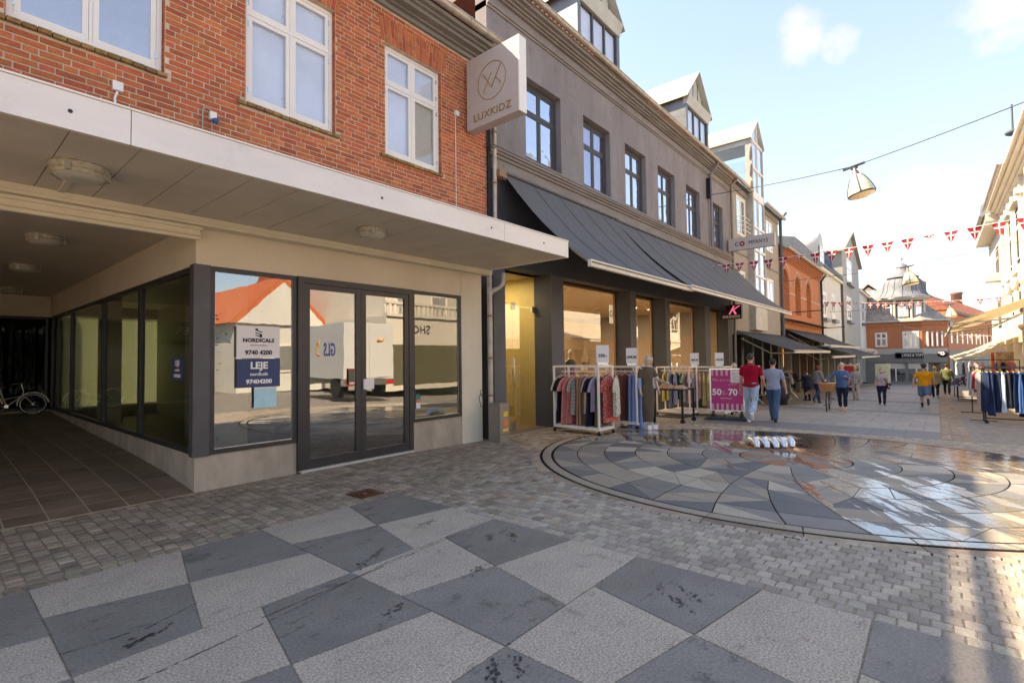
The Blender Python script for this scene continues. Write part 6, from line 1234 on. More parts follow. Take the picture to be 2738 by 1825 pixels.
def person(label, loc, heading, H=1.75, girth=1, top=None, topc=None, sleeve='short', bottom='long', botc=None, shoec=None, hairc=None, hair='short', legs=((18, 8), (-20, 25)), arms=((-12, 15, 8), (12, 15, 8)), skin=None, hat=None, bag=None, mask=None, glasses=False, female=False, jacket_len=.0, socks=None, collar=None, lean=0, cat='person', mann=False, name='person', twist=0, flare=0, belt=None):
    """Local axes: x right, y forward, z up; legs/arms: (left), (right) angles in degrees: thigh forward, knee bend / shoulder forward, elbow bend, out."""
    VX[0] = 1.15 if loc[0] < 17 and loc[1] < 7 else 1.75
    s = H/1.75; t = thing(name, label, cat, loc, heading-pi/2); skin = skin or M['skin']
    hipz = .93; hw = .095*(1.05 if female else 1)
    shz = 1.44; shw = (.168 if female else .187)*(.6+.4*girth); gt = girth
    hl = lambda side: V((side*hw, 0, hipz))
    legp = []; footd = []
    for side, (th, kn) in zip((-1, 1), legs):
        a = rad(th); h_ = hl(side); k_ = h_+V((side*.0, sin(a)*.43, -cos(a)*.43)); b_ = a-rad(kn); an = k_+V((-side*.01, sin(b_)*.42, -cos(b_)*.42)); legp.append((h_, k_, an)); footd.append(b_)
    low = min(p[2].z-(.085 if footd[i] > -.35 else .06) for i, p in enumerate(legp)); dz = V((0, 0, -low))
    legp = [[q+dz for q in p] for p in legp]; hipz += dz.z; shz += dz.z
    L0 = rad(lean); ln = lambda p: V((p[0], p[1]+sin(L0)*(p[2]-hipz), p[2]))
    armp = []
    for side, (sf, eb, outa) in zip((-1, 1), arms):
        a, o_ = rad(sf), rad(outa); sh = ln((side*shw, 0, shz-.03)); dr = V((side*sin(o_), sin(a)*cos(o_), -cos(a)*cos(o_))); el = sh+dr*.29; b_ = rad(sf+eb); dr2 = V((side*sin(o_)*.4, sin(b_), -cos(b_))).normalized(); wr = el+dr2*.25; armp.append((sh, el, wr, dr2))
    X = lambda p: tuple(V(p)*s)
    P = []
    for h_, k_, an in legp: P.append(('t', [X(h_), X((h_+k_)/2), X(k_), X(k_+(an-k_)*.3), X(an)], [.088*s*gt, .075*s*gt, .055*s*(.5+.5*gt), .056*s*(.5+.5*gt), .036*s]))
    for i, (h_, k_, an) in enumerate(legp): fd = V((0, cos(footd[i]*.9), sin(footd[i]*.9) if footd[i] < -.3 else 0)); P.append(('t', [X(an+V((0, -.03, -.04))), X(an+fd*.13+V((0, 0, -.055)))], [.036*s, .03*s]))
    bw_ = .0 if not female else .02
    tor = [((0, 0, hipz-.06), .15*gt, .10*gt), ((0, 0, hipz+.03), .165*gt+bw_*.5, .115*gt), (ln((0, 0, hipz+.16)), .14*gt, .10*gt), (ln((0, .005, hipz+.30)), .155*gt, .11*gt), (ln((0, .0, hipz+.42)), shw*.95, .11*gt), (ln((0, 0, shz)), shw*.8, .08), (ln((0, 0, shz+.05)), .07, .06)]
    P.append(('l', [(X(c), a*s, b*s) for c, a, b in tor])); nk = ln((0, .0, shz+.03)); hd = ln((0, .025, shz+.205))
    P.append(('t', [X(nk), X(hd)], [.058*s, .052*s])); P.append(('e', X(hd), (.075*s, .092*s, .112*s))); P.append(('e', X(hd+V((0, .03, -.055))), (.052*s, .055*s, .06*s))); P.append(('t', [X(hd+V((0, .085, .01))), X(hd+V((0, .108, -.022)))], [.009*s, .014*s]))
    for sd in (-1, 1): P.append(('e', X(hd+V((sd*.077, -.005, -.005))), (.011*s, .02*s, .03*s)))
    for si, (sh, el, wr, d2) in enumerate(armp):
        P.append(('t', [X(sh), X(el), X(el+d2*.08), X(wr)], [.05*s*(.6+.4*gt), .04*s, .041*s, .027*s])); hand = wr+d2*.05; P.append(('t', [X(wr), X(wr+d2*.085)], [.027*s, .033*s]))
        side = (-1, 1)[si]; ax = V((0, 1, 0)) if abs(d2.z) > .6 else V((1, 0, 0))
        for k in range(4): b0 = wr+d2*.08+ax*(.022*(k-1.5)); e0 = b0+d2*(.065-.012*abs(k-1.3))+V((-side*.012, 0, 0)); P.append(('t', [X(b0), X((b0+e0)/2), X(e0+V((-side*.008, .004, 0)))], [.0105*s, .0095*s, .008*s]))
        P.append(('t', [X(wr+d2*.03+ax*.025), X(wr+d2*.07+ax*.058)], [.012*s, .01*s]))
    body = blob(P, 'body', skin if not mann else M['mannequin'], t, .0115*s, smooth=1)
    if not mann:
        ey = G(); 
        for sd in (-1, 1): ey.ell(X(hd+V((sd*.03, .083, .012))), (.012*s, .006*s, .006*s), n=8, m=6)
        ey.build('eyes', M['dark'], t); G().ell(X(hd+V((0, .088, -.058))), (.024*s, .006*s, .006*s), n=8, m=6).build('mouth', mat('lips', (.35, .1, .08), .5), t)
    e = .014
    if topc:
        Q = [('l', [(X(c), (a+e+.006)*s, (b+e+.004)*s) for c, a, b in ([((0, 0, hipz-jacket_len-.02), .155*gt+.01+jacket_len*.12, .115*gt+jacket_len*.1)]+tor[1:6]+[(ln((0, 0, shz+.035)), .085, .068)])])]
        for sh, el, wr, d2 in armp:
            inn = ln((0, 0, shz-.02)); mid = sh+(el-sh)*.62
            if sleeve == 'short': Q.append(('t', [X(inn*.4+sh*.6), X(sh), X(mid)], [.06*s, .062*s*(.6+.4*gt), .06*s*(.6+.4*gt)]))
            elif sleeve == 'long': Q.append(('t', [X(inn*.4+sh*.6), X(sh), X(el), X(wr-d2*.01)], [.06*s, .062*s*(.6+.4*gt), .053*s, .04*s]))
        sh_ = blob(Q, 'shirt' if jacket_len < .05 else 'jacket', topc, t, .0135*s, .013, 11, H*5, 2)
        if collar: G().tube([X(nk+V((.07*cos(a), .058*sin(a), .03))) for a in [2*pi*i/16 for i in range(17)]], .017*s, 6).build('collar', collar, t)
    if botc:
        Q = [('l', [(X(c), (a+.010)*s, (b+.010)*s) for c, a, b in tor[:2]+[((0, 0, hipz+.09), .155*gt, .115*gt)]])]
        for h_, k_, an in legp:
            if bottom == 'shorts': e_ = h_+(k_-h_)*.92; Q.append(('t', [X(h_), X(e_)], [.105*s*gt, .093*s*gt]))
            else:
                e_ = an+V((0, 0, .02)) if bottom == 'long' else k_+(an-k_)*.72; Q.append(('t', [X(h_), X((h_+k_)/2), X(k_), X(e_)], [.1*s*gt, .088*s*gt, .07*s, (.062+flare)*s]))
        blob(Q, 'trousers' if bottom != 'shorts' else 'shorts', botc, t, .0135*s, .015, 11, H*3, 2)
        if belt: G().tube([X((.168*gt*cos(a), .125*gt*sin(a), hipz+.055)) for a in [2*pi*i/20 for i in range(21)]], .02*s, 6).build('belt', belt, t)
    for i, (h_, k_, an) in enumerate(legp):
        if shoec:
            fa = footd[i]; fd = V((0, cos(fa*.9), sin(fa*.9) if fa < -.3 else 0)).normalized(); dn = V((0, -fd.z, fd.y))*-1
            blob([('t', [X(an+fd*-.045+dn*.05), X(an+fd*.06+dn*.055), X(an+fd*.15+dn*.06)], [.042*s, .043*s, .036*s]), ('t', [X(an+V((0, 0, .0))), X(an+dn*.045)], [.044*s, .04*s])], 'shoe', shoec, t, .012*s)
        if socks: G().tube([X(an+(k_-an)*.22), X(an)], .045*s, 10).build('sock', socks, t)
    if hair == 'short' or hair == 'bob' or hair == 'bun':
        Q = [('e', X(hd+V((0, -.014, .022))), (.083*s, .095*s, .107*s))]
        if hair == 'bob': Q += [('e', X(hd+V((0, -.04, -.03))), (.098*s, .082*s, .11*s))]
        if hair == 'bun': Q += [('e', X(hd+V((0, -.03, -.0))), (.092*s, .085*s, .1*s))]
        ho = blob(Q, 'hair', hairc, t, .012*s, .006, 28, 3)
        me = ho.data; c = X(hd)   # open the hair over the face
        import bmesh
        bm_ = bmesh.new(); bm_.from_mesh(me); dl = [v for v in bm_.verts if (v.co.y > c[1]+.028*s and v.co.z < c[2]+.062*s) or (hair == 'short' and v.co.z < c[2]-.078*s)]; bmesh.ops.delete(bm_, geom=dl, context='VERTS'); bm_.to_mesh(me); bm_.free()
    if hat: G().lathe([(.135*s, 0), (.14*s, .004), (.1*s, .012), (.095*s, .06*s), (.085*s, .09*s), (.04*s, .10*s), (0, .10*s)], X(hd+V((0, 0, .045))), 20).build('hat', hat, t)
    if mask: G().ell(X(hd+V((0, .062, -.05))), (.058*s, .045*s, .045*s)).build('face_mask', mask, t)
    if glasses:
        gl_ = G()
        for sd in (-1, 1): gl_.tube([X(hd+V((sd*.033+.024*cos(a), .1, .01+.018*sin(a)))) for a in [2*pi*i/10 for i in range(11)]], .003, 4); gl_.tube([X(hd+V((sd*.058, .095, .012))), X(hd+V((sd*.082, 0, .01)))], .003, 4)
        gl_.build('glasses', M['dark'], t)
    if bag:
        sd, bc = bag; bx = ln((sd*(shw+.09), .06, hipz-.02)); G().prism([(-.17, -.13), (.17, -.13), (.13, .1), (-.13, .1)], -.045, .045, 'x').build('handbag', bc, t).location = X(bx); G().tube([X(bx+V((0, -.12, .1))), X(ln((sd*.10, -.10, shz+.02))), X(ln((sd*.09, .03, shz+.05))), X(ln((sd*.13, .12, shz-.2))), X(bx+V((0, .12, .1)))], .014*s, 5).build('bag_strap', bc, t)
    return t
den = lambda n, c: mat(n, c, .85, var=.3, scale=10, spec=.12, stretch=(1, 1, .5))
AWAY, TOW = 0.0, pi
white_s = mat('white_shoe', (.75, .7, .68), .5); bshoe = mat('black_shoe', (.02, .018, .018), .5)
person('man in crimson polo shirt and light blue jeans walking past the pink sale board', (14.05, 3.72, g(14)), AWAY+.12, 1.80, 1.03, topc=cloth((.30, .004, .022), 'crimson_polo'), botc=den('light_denim', (.30, .38, .48)), shoec=white_s, hairc=mat('dark_hair', (.05, .035, .03), .7), legs=((10, 2), (-24, 30)), arms=((6, 10, 10), (14, 38, 12)), belt=cloth((.10, .04, .02)), flare=.016, collar=cloth((.30, .004, .022), 'crimson_polo'))
person('man in grey blue T-shirt and dark jeans walking beside the man in crimson', (15.05, 3.42, g(15)), AWAY+.05, 1.73, 1.02, topc=cloth((.26, .28, .38), 'grey_blue_tee'), botc=den('mid_denim', (.055, .10, .19)), shoec=bshoe, hairc=mat('black_hair', (.02, .015, .013), .7), legs=((22, 6), (-14, 12)), arms=((-4, 14, 14), (8, 12, 15)))
bw_ = person('grey haired woman in a denim jacket and glasses pushing a bicycle toward the camera', (21.45, 2.62, g(21.4)), TOW-.1, 1.72, 1.08, female=True, sleeve='long', topc=den('denim_jacket', (.06, .12, .24)), bottom='cropped', botc=den('navy_trousers', (.014, .020, .04)), shoec=mat('sandal', (.5, .3, .2), .6), hairc=mat('silver_hair', (.48, .44, .40), .7), glasses=True, legs=((5, 2), (-5, 4)), arms=((35, 75, 5), (42, 22, 38)), jacket_len=.06, collar=cloth((.6, .42, .42)), skin=M['skin2'])
person('woman in a grey cardigan over a patterned top and pale trousers behind the cyclist', (30.9, 3.2, g(30.9)), TOW, 1.70, 1.1, female=True, sleeve='long', topc=patmat('grey_print_top', 'v', (.25, .24, .25), (.5, .42, .42), None, 22), bottom='long', botc=cloth((.50, .42, .38)), shoec=mat('tan_boot', (.28, .1, .04), .6), hairc=mat('blond_grey_hair', (.42, .3, .2), .7), legs=((10, 6), (-10, 8)), arms=((10, 20, 10), (10, 20, 12)), jacket_len=.1)
person('woman with a face mask, floral top and black shoulder bag walking toward the camera', (27.35, 1.88, g(27.35)), TOW+.05, 1.60, 1.12, female=True, topc=patmat('lilac_print_top', 'v', (.42, .35, .38), (.2, .16, .2), None, 24), botc=cloth((.022, .022, .05)), shoec=bshoe, hairc=mat('grey_brown_hair', (.28, .22, .18), .7), mask=mat('mask_cloth', (.5, .58, .62), .8), bag=(-1, cloth((.015, .016, .02))), legs=((6, 3), (-8, 6)), arms=((12, 25, 14), (0, 10, 10)))
person('stocky man in a mustard T-shirt, denim shorts and hat walking away', (26.75, .42, g(26.7)), AWAY+.05, 1.76, 1.32, topc=cloth((.62, .27, .015), 'mustard_tee'), bottom='shorts', botc=den('short_denim', (.09, .15, .26)), shoec=mat('brown_shoe', (.07, .04, .03), .6), socks=blk, hairc=mat('dark_hair', (.05, .035, .03), .7), hat=cloth((.06, .055, .07)), legs=((8, 3), (-20, 38)), arms=((-14, 8, 24), (10, 18, 16)), jacket_len=.04)
person('person with blond hair in a long khaki jacket walking beside the mustard T-shirt man', (34.6, .1, g(34.6)), AWAY, 1.67, 1.25, female=True, sleeve='long', topc=cloth((.30, .26, .15)), botc=blk, shoec=mat('sand_shoe', (.4, .34, .2), .6), hairc=mat('blond_hair', (.55, .36, .16), .7), hair='bun', legs=((8, 4), (-16, 22)), jacket_len=.16)
person('person in an olive green jacket and black trousers walking away on the right', (39.2, -.42, g(39.2)), AWAY, 1.78, 1.18, sleeve='long', topc=cloth((.10, .11, .05)), botc=cloth((.022, .016, .014)), shoec=bshoe, hairc=mat('dark_hair', (.05, .035, .03), .7), hat=cloth((.04, .04, .03)), legs=((14, 6), (-14, 16)), arms=((-8, 20, 14), (8, 20, 14)), jacket_len=.08)
person('woman with auburn bob, grey sweater and blue jeans walking away by the dark racks', (26.4, 4.15, g(26.4)), AWAY-.35, 1.74, 1.03, female=True, sleeve='long', topc=cloth((.24, .22, .23)), botc=den('blue_denim', (.025, .06, .16)), shoec=bshoe, hairc=mat('auburn_hair', (.16, .035, .018), .7), hair='bob', legs=((20, 10), (-24, 28)), arms=((5, 30, 10), (10, 40, 10)), bag=(1, cloth((.03, .025, .025))))
person('short person in a navy padded coat looking through the dark clothes rails', (28.5, 4.95, g(28.5)), AWAY+1.0, 1.52, 1.3, sleeve='long', topc=cloth((.02, .025, .06)), botc=cloth((.02, .022, .03)), shoec=bshoe, hairc=mat('chestnut_hair', (.16, .07, .035), .7), legs=((4, 2), (-4, 3)), arms=((30, 40, 8), (30, 40, 8)), jacket_len=.12)
# mannequins
mn = person('beige mannequin in a long olive dress at the street side of the second white rack', (10.75, 5.06, g(10.75)), rad(-120), 1.66, .88, mann=True, hair=None, female=True, topc=cloth((.115, .085, .055), 'olive_dress'), sleeve='short', legs=((2, 0), (-2, 0)), arms=((25, 55, 14), (-5, 30, 12)), cat='mannequin', name='mannequin')
blob([('l', [((0, 0, z), a, b) for z, a, b in ((.16, .13, .12), (.4, .155, .135), (.7, .175, .14), (.9, .175, .13), (1.0, .15, .11))])], 'dress_skirt', cloth((.115, .085, .055), 'olive_dress'), mn, .014, .016, 9, 4); G().lathe([(0, 0), (.2, 0), (.2, .012), (0, .012)], (0, 0, 0), 24).build('stand', mat('wood_stand', (.35, .17, .07), .5), mn); G().box(-.13, -.01, -.07, .2, .012, .1).box(.02, .13, -.07, .2, .012, .1).build('shoe', white_s, mn)
person('beige mannequin in a lilac V-neck top standing behind the olive one', (11.5, 5.35, g(11.5)), rad(-110), 1.68, .85, mann=True, hair=None, female=True, topc=cloth((.42, .34, .42), 'lilac_top'), botc=blk, legs=((2, 0), (-2, 0)), arms=((4, 12, 8), (0, 10, 8)), cat='mannequin', name='mannequin')
person('beige mannequin in a black top between the pastel rack and the crimson polo man', (16.6, 4.9, g(16.6)), rad(-100), 1.62, .85, mann=True, hair=None, female=True, topc=blk, botc=blk, sleeve='long', legs=((2, 0), (-2, 0)), cat='mannequin', name='mannequin')
for i, (x, y, c, lab) in enumerate(((10.2, 7.6, (.25, .3, .38), 'mannequin in a blue jacket inside the first lit shop window'), (11.3, 7.5, (.06, .06, .07), 'mannequin in dark clothes inside the first lit shop window'), (13.9, 7.5, (.3, .2, .1), 'golden mannequin in the narrow window under the COMPANYS board'))):
    m_ = person(lab, (x, y, 0 if i < 2 else -.35), rad(-90), 1.7, .88, mann=True, hair=None, female=True, topc=cloth(c), botc=cloth((.1, .08, .07)), legs=((2, 0), (-2, 0)), cat='mannequin', name='mannequin', sleeve='long')

bpy.data.scenes.remove(WS)
# ------------------------------------------------------------ bicycles
def bicycle(label, loc, rz, s=1, basket=False, fc=(.03, .03, .035), group=None, lean=0):
    t = thing('bicycle', label, 'bicycle', loc, rz, group); t.scale = (s,)*3; t.rotation_euler[0] = lean; R = .33; fm = mat('bike_%02x' % int(fc[0]*255), fc, .35, metal=.3); A, B = V((0, 0, R)), V((1.06, 0, R))
    for c in (A, B):
        w_ = G().tube([(c.x+R*cos(a), 0, c.z+R*sin(a)) for a in [2*pi*i/32 for i in range(33)]], .021, 8, cap=False).build('wheel', M['rubber'], t); r_ = G().tube([(c.x+(R-.03)*cos(a), 0, c.z+(R-.03)*sin(a)) for a in [2*pi*i/28 for i in range(29)]], .01, 5, cap=False)
        for i in range(18): a = 2*pi*i/18; r_.tube([(c.x, .02*(-1)**i, c.z), (c.x+(R-.03)*cos(a), 0, c.z+(R-.03)*sin(a))], .0018, 3, cap=False)
        r_.tube([(c.x, -.04, c.z), (c.x, .04, c.z)], .02, 8); r_.build('spokes', M['chrome'], w_); G().tube([(c.x+(R+.035)*cos(a), 0, c.z+(R+.035)*sin(a)) for a in [pi*i/14-.1 for i in range(15)]], .018, 6, asp=1.6).build('mudguard', fm, t)
    bb = V((.60, 0, .29)); st = V((.74, 0, .72)); hd_ = V((.22, 0, .72)); hb = V((.25, 0, .60))
    f = G()
    for a, b, r_ in ((bb, st, .016), (hb, bb, .019), (hd_, hb, .018), (hb, (bb+st)/2, .014), (bb, B, .011), (st, B, .009)): f.tube([a, b], r_, 7)
    f.tube([hb, (.12, .035, .5), A+V((0, .05, 0))], .011, 6).tube([hb, (.12, -.035, .5), A+V((0, -.05, 0))], .011, 6); f.build('frame', fm, t)
    G().tube([hd_, (.27, 0, .95), (.25, 0, 1.0)], .013, 6).tube([(.42, -.28, .98), (.3, -.26, 1.0), (.22, -.1, .99), (.22, .1, .99), (.3, .26, 1.0), (.42, .28, .98)], .012, 6).build('handlebar', M['chrome'], t)
    G().tube([(.42, -.28, .98), (.52, -.29, .96)], .017, 6).tube([(.42, .28, .98), (.52, .29, .96)], .017, 6).build('grip', M['black'], t); G().tube([st, (.77, 0, .86)], .013, 6).build('seat_post', M['chrome'], t)
    G().prism([(.62, .015), (.66, .03), (.86, .1), (.92, .08), (.92, -.08), (.86, -.1), (.66, -.03), (.62, -.015)], .86, .91, 'z').build('saddle', M['black'], t); p = G().tube([(bb.x, -.06, bb.z), (bb.x, .06, bb.z)], .05, 12).tube([(bb.x, .06, bb.z), (bb.x+.1, .08, bb.z-.13)], .01, 5).tube([(bb.x, -.06, bb.z), (bb.x-.1, -.08, bb.z+.13)], .01, 5); p.build('crank', M['chrome'], t)
    G().box(bb.x+.06, bb.x+.14, .08, .17, bb.z-.145, bb.z-.12).box(bb.x-.14, bb.x-.06, -.17, -.08, bb.z+.12, bb.z+.145).build('pedal', M['black'], t); G().ell((.1, 0, .7), (.04, .035, .035), n=10, m=6).build('headlamp', M['chrome'], t)
    G().box(.86, 1.25, -.06, .06, .70, .715).build('luggage_rack', M['chrome'], t)
    if basket:
        wk = mat('wicker', (.42, .19, .07), .7, var=.35, scale=60, bump=.6); b = G(); n = 24
        for k in range(9):
            z = .74+.03*k; e = .9+.03*k; b.tube([(-.02+.17*e*math.copysign(abs(cos(a))**.6, cos(a)), .21*e*math.copysign(abs(sin(a))**.6, sin(a)), z) for a in [2*pi*i/n for i in range(n+1)]], .014, 5, cap=False)
        for i in range(16): a = 2*pi*i/16; b.tube([(-.02+.16*math.copysign(abs(cos(a))**.6, cos(a)), .2*math.copysign(abs(sin(a))**.6, sin(a)), .73), (-.02+.195*math.copysign(abs(cos(a))**.6, cos(a)), .245*math.copysign(abs(sin(a))**.6, sin(a)), .99)], .008, 4)
        b.box(-.16, .12, -.18, .18, .725, .735); b.build('basket', wk, t)
    return t
bicycle('black ladies bicycle with wicker basket being pushed by the woman in denim', (20.75, 3.0, g(20.8)), .06, 1, True)
bg = 'bicycles standing in the dark passage'
bicycle('small pale childs bicycle parked at the back glass of the passage', (1.75, 15.9, .34), pi-.25, .72, False, (.55, .46, .42), bg)
bicycle('dark bicycle standing inside behind the passage side glass', (3.1, 8.3, .1), rad(70), 1, False, (.02, .02, .02), bg)

# ------------------------------------------------------------ lamps, wires, bunting
def street_lamp(label, loc, s=1, tilt=.18, group='bell shaped lamps hanging over the street'):
    t = thing('street_lamp', label, 'lamp', loc, 0, group); t.scale = (s,)*3; t.rotation_euler[0] = -tilt
    G().lathe([(.0, .0), (.03, 0), (.035, -.04), (.07, -.12), (.085, -.2), (.09, -.22)], n=14).build('neck', mat('copper_grey', (.28, .2, .16), .4, metal=.5, var=.4, scale=12), t)
    G().lathe([(.09, -.2), (.15, -.28), (.215, -.42), (.265, -.58), (.30, -.74)], n=24).build('shade', mat('ivory_shade', (.66, .58, .42), .35, var=.2, scale=5), t)
    G().lathe([(.295, -.72), (.315, -.74), (.315, -.765), (.295, -.77)], n=24).build('rim', M['winframe'], t); G().lathe([(.295, -.765), (.22, -.80), (0, -.82)], n=24).build('diffuser', mat('amber_diffuser', (.75, .55, .32), .4, var=.1, es=.08), t); h = G()
    for a in (0, pi/2, pi, 3*pi/2): h.tube([((r+.01)*cos(a), (r+.01)*sin(a), z) for r, z in ((.09, -.2), (.155, -.28), (.222, -.42), (.272, -.58), (.307, -.74))], .012, 5)
    h.build('rib', M['winframe'], t); G().box(-.03, .03, -.25, .25, .02, .07).box(-.025, .025, -.08, .08, -.03, .02).build('hanging_bracket', M['winframe'], t); return t
def wire(label, pts, r=.012, sag=0, name='wire'):
    t = thing(name, label, 'wire', (0, 0, 0)); P = [V(p) for p in pts]; q = []
    for a, b in zip(P, P[1:]):
        for k in range(13): u = k/12; p = a.lerp(b, u); p.z -= sag*4*u*(1-u); q.append(p)
    G().tube(q, r, 4).build('strand', M['winframe'], t); return t
street_lamp('nearest and biggest bell lamp hanging on a wire against the sky', (16, 1.52, 6.42), 1.0, .2); wire('wire from the grey facade carrying the nearest bell lamp', [(19.4, D-.1, 7.6), (16, 1.55, 6.47), (13.8, -3.2, 6.75)], .012, .05)
street_lamp('second bell lamp hanging in front of the dome', (30, .93, 5.5), 1.05, .15); wire('wire carrying the second bell lamp across the street', [(31.5, D, 5.6), (30, .95, 5.55), (29, -3.5, 6.1)], .012, .03)
street_lamp('third and farthest bell lamp hanging over the street by the brick houses', (46, -.8, 4.75), 1.05, .1); wire('wire carrying the farthest bell lamp', [(48, D, 4.9), (46, -.8, 4.8), (45.8, -3.5, 5.1)], .014, .03)
def bunting(label, a, b, n, sag, size, group='strings of Danish flag pennants over the street', foldp=.25, sd=1):
    t = thing('bunting', label, 'bunting', (0, 0, 0), 0, group); a, b = V(a), V(b); rn = random.Random(sd); red = mat('flag_red', (.42, .03, .035), .8, var=.12, scale=4, spec=.1); wh = mat('flag_white', (.78, .68, .66), .8, var=.05); pt = lambda u: a.lerp(b, u)-V((0, 0, sag*4*u*(1-u)))
    G().tube([pt(k/24) for k in range(25)], .010, 4).build('string', wh, t); d = (b-a).normalized()
    for i in range(n):
        u = (i+.5)/n; p = pt(u); w_ = size*.5; h_ = size*1.25; tw = rn.uniform(-.25, .25); sh = h_*(rn.uniform(.2, .4) if rn.random() < foldp else rn.uniform(.85, 1)); nn = V((1, 0, 0)); sw_ = rn.uniform(-.1, .1)*size
        e = d*cos(tw)+nn*sin(tw); bl_ = V((0, 0, -sh))+d*sw_+nn*rn.uniform(-.05, .05); A_, B_, C_ = p-e*w_, p+e*w_, p+bl_; g3 = G(); off = V((-.004, 0, 0))
        g3.add([A_, B_, C_, A_-off, B_-off, C_-off], [(0, 1, 2), (5, 4, 3), (0, 3, 4, 1), (1, 4, 5, 2), (2, 5, 3, 0)]); o = g3.build('pennant', red, t); c = G(); f = -.006
        def q(u_, v_): return A_.lerp(B_, u_)+(C_-A_.lerp(B_, .5))*v_+V((f, 0, 0))
        c.add([q(.43, 0), q(.57, 0), p+bl_*.999+V((f, 0, 0)), p+bl_*.999+V((f, 0, 0))-e*.004], [(0, 1, 2, 3)]); c.add([A_.lerp(C_, .30)+V((f, 0, 0)), B_.lerp(C_, .30)+V((f, 0, 0)), B_.lerp(C_, .41)+V((f, 0, 0)), A_.lerp(C_, .41)+V((f, 0, 0))], [(0, 1, 2, 3)]); c.build('cross', wh, o)
    return t
bunting('nearest string of red and white pennants with the largest flags', (18.6, 6.3, 4.75), (17.6, -3.4, 4.95), 21, .16, .30, sd=4)
bunting('second string of small pennants crossing in front of the pale building and the dome', (44.5, D-.1, 5.45), (45, -3.4, 5.0), 22, .2, .36, foldp=.45, sd=8)
bunting('third string of tiny pennants low over the far end of the street', (70, 3, 4.6), (56, -3.4, 2.8), 14, .3, .4, foldp=.3, sd=5)

# ------------------------------------------------------------ other side of the square (seen in the window reflections)
t = thing('delivery_van', 'white box delivery van parked across the square, seen mirrored in the glass door', 'van', (11.6, -4.1, 0), rad(-98)); vw = mat('van_white', (.55, .54, .52), .3, var=.03)
vn = t; t.rotation_euler[2] = rad(-83)
G().box(0, 3.6, -1.05, 1.05, .75, 2.95).build('box_body', vw, t); G().prism([(3.65, .45), (5.3, .45), (5.35, 1.1), (4.9, 1.3), (4.4, 2.1), (3.65, 2.15)], -.95, .95, 'y').build('cab', vw, t)
G().box(-.03, 0, -1.0, -.01, .8, 2.9).build('rear_door', vw, t); G().box(-.03, 0, .01, 1.0, .8, 2.9).build('rear_door', vw, t); G().box(-.12, .3, -1.05, 1.05, .5, .72).build('bumper', M['chrome'], t)
for y in (-.85, .85): G().box(-.14, -.12, y-.15, y+.15, .54, .68).build('tail_light', mat('tail_red', (.5, .02, .02), .3), t)
for x in (.9, 4.4):
    for y in (-.9, .9): G().tube([(x, y-.12, .38), (x, y+.12, .38)], .38, 18).build('wheel', M['rubber'], t)
o = text('GLS', .7, mat('van_blue', (.02, .04, .25), .4), t, (1.3, 0, 1.9), rz=0, bold=.01); o.location = (1.3, -1.056, 1.9); o2 = text('GLS', .7, MATS['van_blue'], t, (1.3, 1.056, 1.9), rz=pi, bold=.01)
for s_ in (-1, 1): G().tube([(2.2, s_*1.06, 1.7), (2.5, s_*1.06, 1.75), (2.65, s_*1.06, 2.0), (2.5, s_*1.06, 2.25), (2.3, s_*1.06, 2.2)], [.02, .06, .07, .05, .1], 6, asp=.2).build('orange_arrow', mat('van_orange', (.85, .35, .02), .4), t)
G().tube([(-.035, .35, 2.3), (-.035, .55, 2.25), (-.035, .65, 2.4)], [.08, .03, .02], 6).build('orange_arrow', MATS['van_orange'], t)
def house(label, x0, x1, y0, y1, ze, zr, wm, rm, ridge='x', wins=3, name='house'):
    h = thing(name, label, 'house', (0, 0, 0)); G().box(x0, x1, y0, y1, -.2, ze).build('wall', wm, h)
    if ridge == 'x': G().prism([(y0-.4, ze), ((y0+y1)/2, zr), (y1+.4, ze)], x0-.2, x1+.2, 'x').build('roof', rm, h)
    else: G().prism([(x0-.4, ze), ((x0+x1)/2, zr), (x1+.4, ze)], y0-.2, y1+.1, 'y').build('roof', rm, h); G().prism([(x0, ze), ((x0+x1)/2, zr-.35), (x1, ze)], y1+.1, y1+.13, 'y').build('gable', wm, h)
    for i in range(wins):
        for z0 in ([.9, 3.6] if ze > 5 else [.9]):
            x = x0+(x1-x0)*(i+.5)/wins; f = G().box(x-.6, x+.6, y1, y1+.06, z0, z0+1.5).build('window', M['white'], h); G().box(x-.5, x+.5, y1+.06, y1+.07, z0+.1, z0+1.4).build('pane', M['pane'], f); G().box(x-.5, x+.5, y1+.005, y1+.01, z0+.1, z0+1.4)
    return h
hs = 'houses across the square'
brt = mat('bright_red_tile', (.50, .13, .05), .8, var=.15, scale=2)
house('white gabled house with bright red tile roof across the square', 10.7, 15.6, -26, -14.6, 3.5, 6.2, M['whitewall'], brt, 'y')
house('long house with big orange red roof plane across the square', 15.7, 30, -28, -15.2, 3.2, 8.6, M['farbrick'], brt, 'x', 5)
house('low grey house with slate roof across the square', -3, 9.6, -26, -17, 2.4, 4.0, mat('greyblue_wall', (.3, .32, .33), .8), M['slate'], 'x', 5)
house('white corner building behind the balustrade across the square', 15.6, 23, -18, -8.6, 9, 11, M['ivory'], M['slate'], 'x', 3)
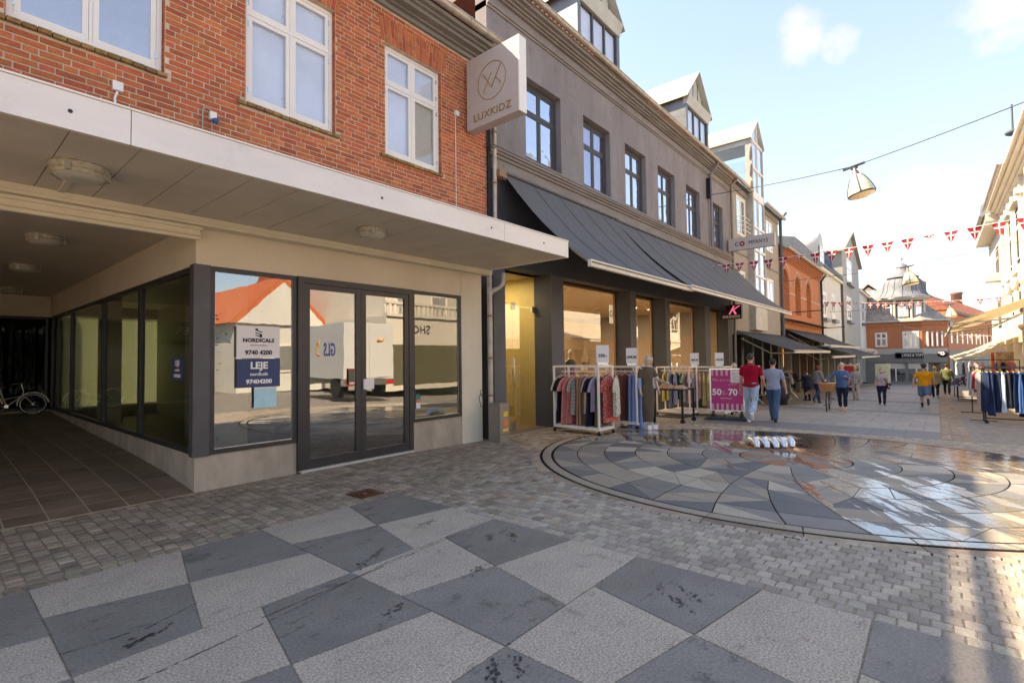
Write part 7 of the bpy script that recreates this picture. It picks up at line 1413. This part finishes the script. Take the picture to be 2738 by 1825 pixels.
t = thing('balustrade', 'white balustrade on the shop roof across the square', 'balustrade', (0, 0, 0)); b = G().box(14.2, 22, -6.8, -6.5, 3.55, 3.7).box(14.2, 22, -6.75, -6.55, 4.15, 4.27)
for i in range(26): b.lathe([(.05, 3.7), (.08, 3.85), (.05, 4.0), (.07, 4.15)], (14.35+i*.3, -6.65, 0), 8)
b.build('balusters', M['ivory'], t)
t = thing('shop_building', 'white single storey shop with lettering across the square', 'shop', (0, 0, 0)); G().box(14.2, 22, -12, -6.6, 0, 3.55).build('wall', M['ivory'], t); text('SHOE', .6, M['black'], t, (16.2, -6.58, 2.95), face='+y'); G().box(14.6, 21.6, -6.58, -6.55, .3, 2.2).build('shop_pane', mat('dark_shop_pane', (.12, .11, .07), .2), t)
t = thing('shop_sign', 'black PIA CYKLER sign board on the left side of the passage, mirrored in its glass', 'sign', (-.45, 14, 2.25)); G().box(-1.1, 1.1, 0, .06, -.22, .22).build('board', M['black'], t); text('PIA CYKLER', .26, M['cream'], t, (0, -.004, 0))
t = thing('tree', 'green leafy tree beside the low house across the square', 'tree', (7.2, -12.2, 0)); G().tube([(0, 0, 0), (.1, 0, 1.2), (0, .1, 2.2)], [.16, .12, .07], 8).build('trunk', mat('bark', (.1, .07, .05), .9), t); lf = G(); rn = random.Random(2)
for i in range(2200):
    p = V((rn.gauss(0, .7), rn.gauss(0, .7), 2.7+rn.gauss(0, .6))); a = rn.uniform(0, 6); u_ = V((cos(a), sin(a), rn.uniform(-.6, .6)))*.07; v_ = V((-sin(a), cos(a), rn.uniform(-.8, .8)))*.05; lf.add([p-u_, p+v_, p+u_, p-v_], [(0, 1, 2, 3)])
lf.build('crown', mat('leaves', (.06, .11, .03), .7, var=.4, scale=3), t)
for i, (x, y, k) in enumerate(((-2, -15, 2.0), (-7, -14, 2.3), (-13, -13, 2.5), (3, -16, 1.7))):  # trees added only so the passage glass mirrors a dark backdrop
    c = copy_tree(t); c.location = (x, y, 0); c.scale = (k, k, k*.9); c['label'] = ['dark green tree across the square, right of the big one', 'broad green tree across the square behind the camera', 'biggest green tree at the far side of the square', 'smaller green tree by the grey house across the square'][i]
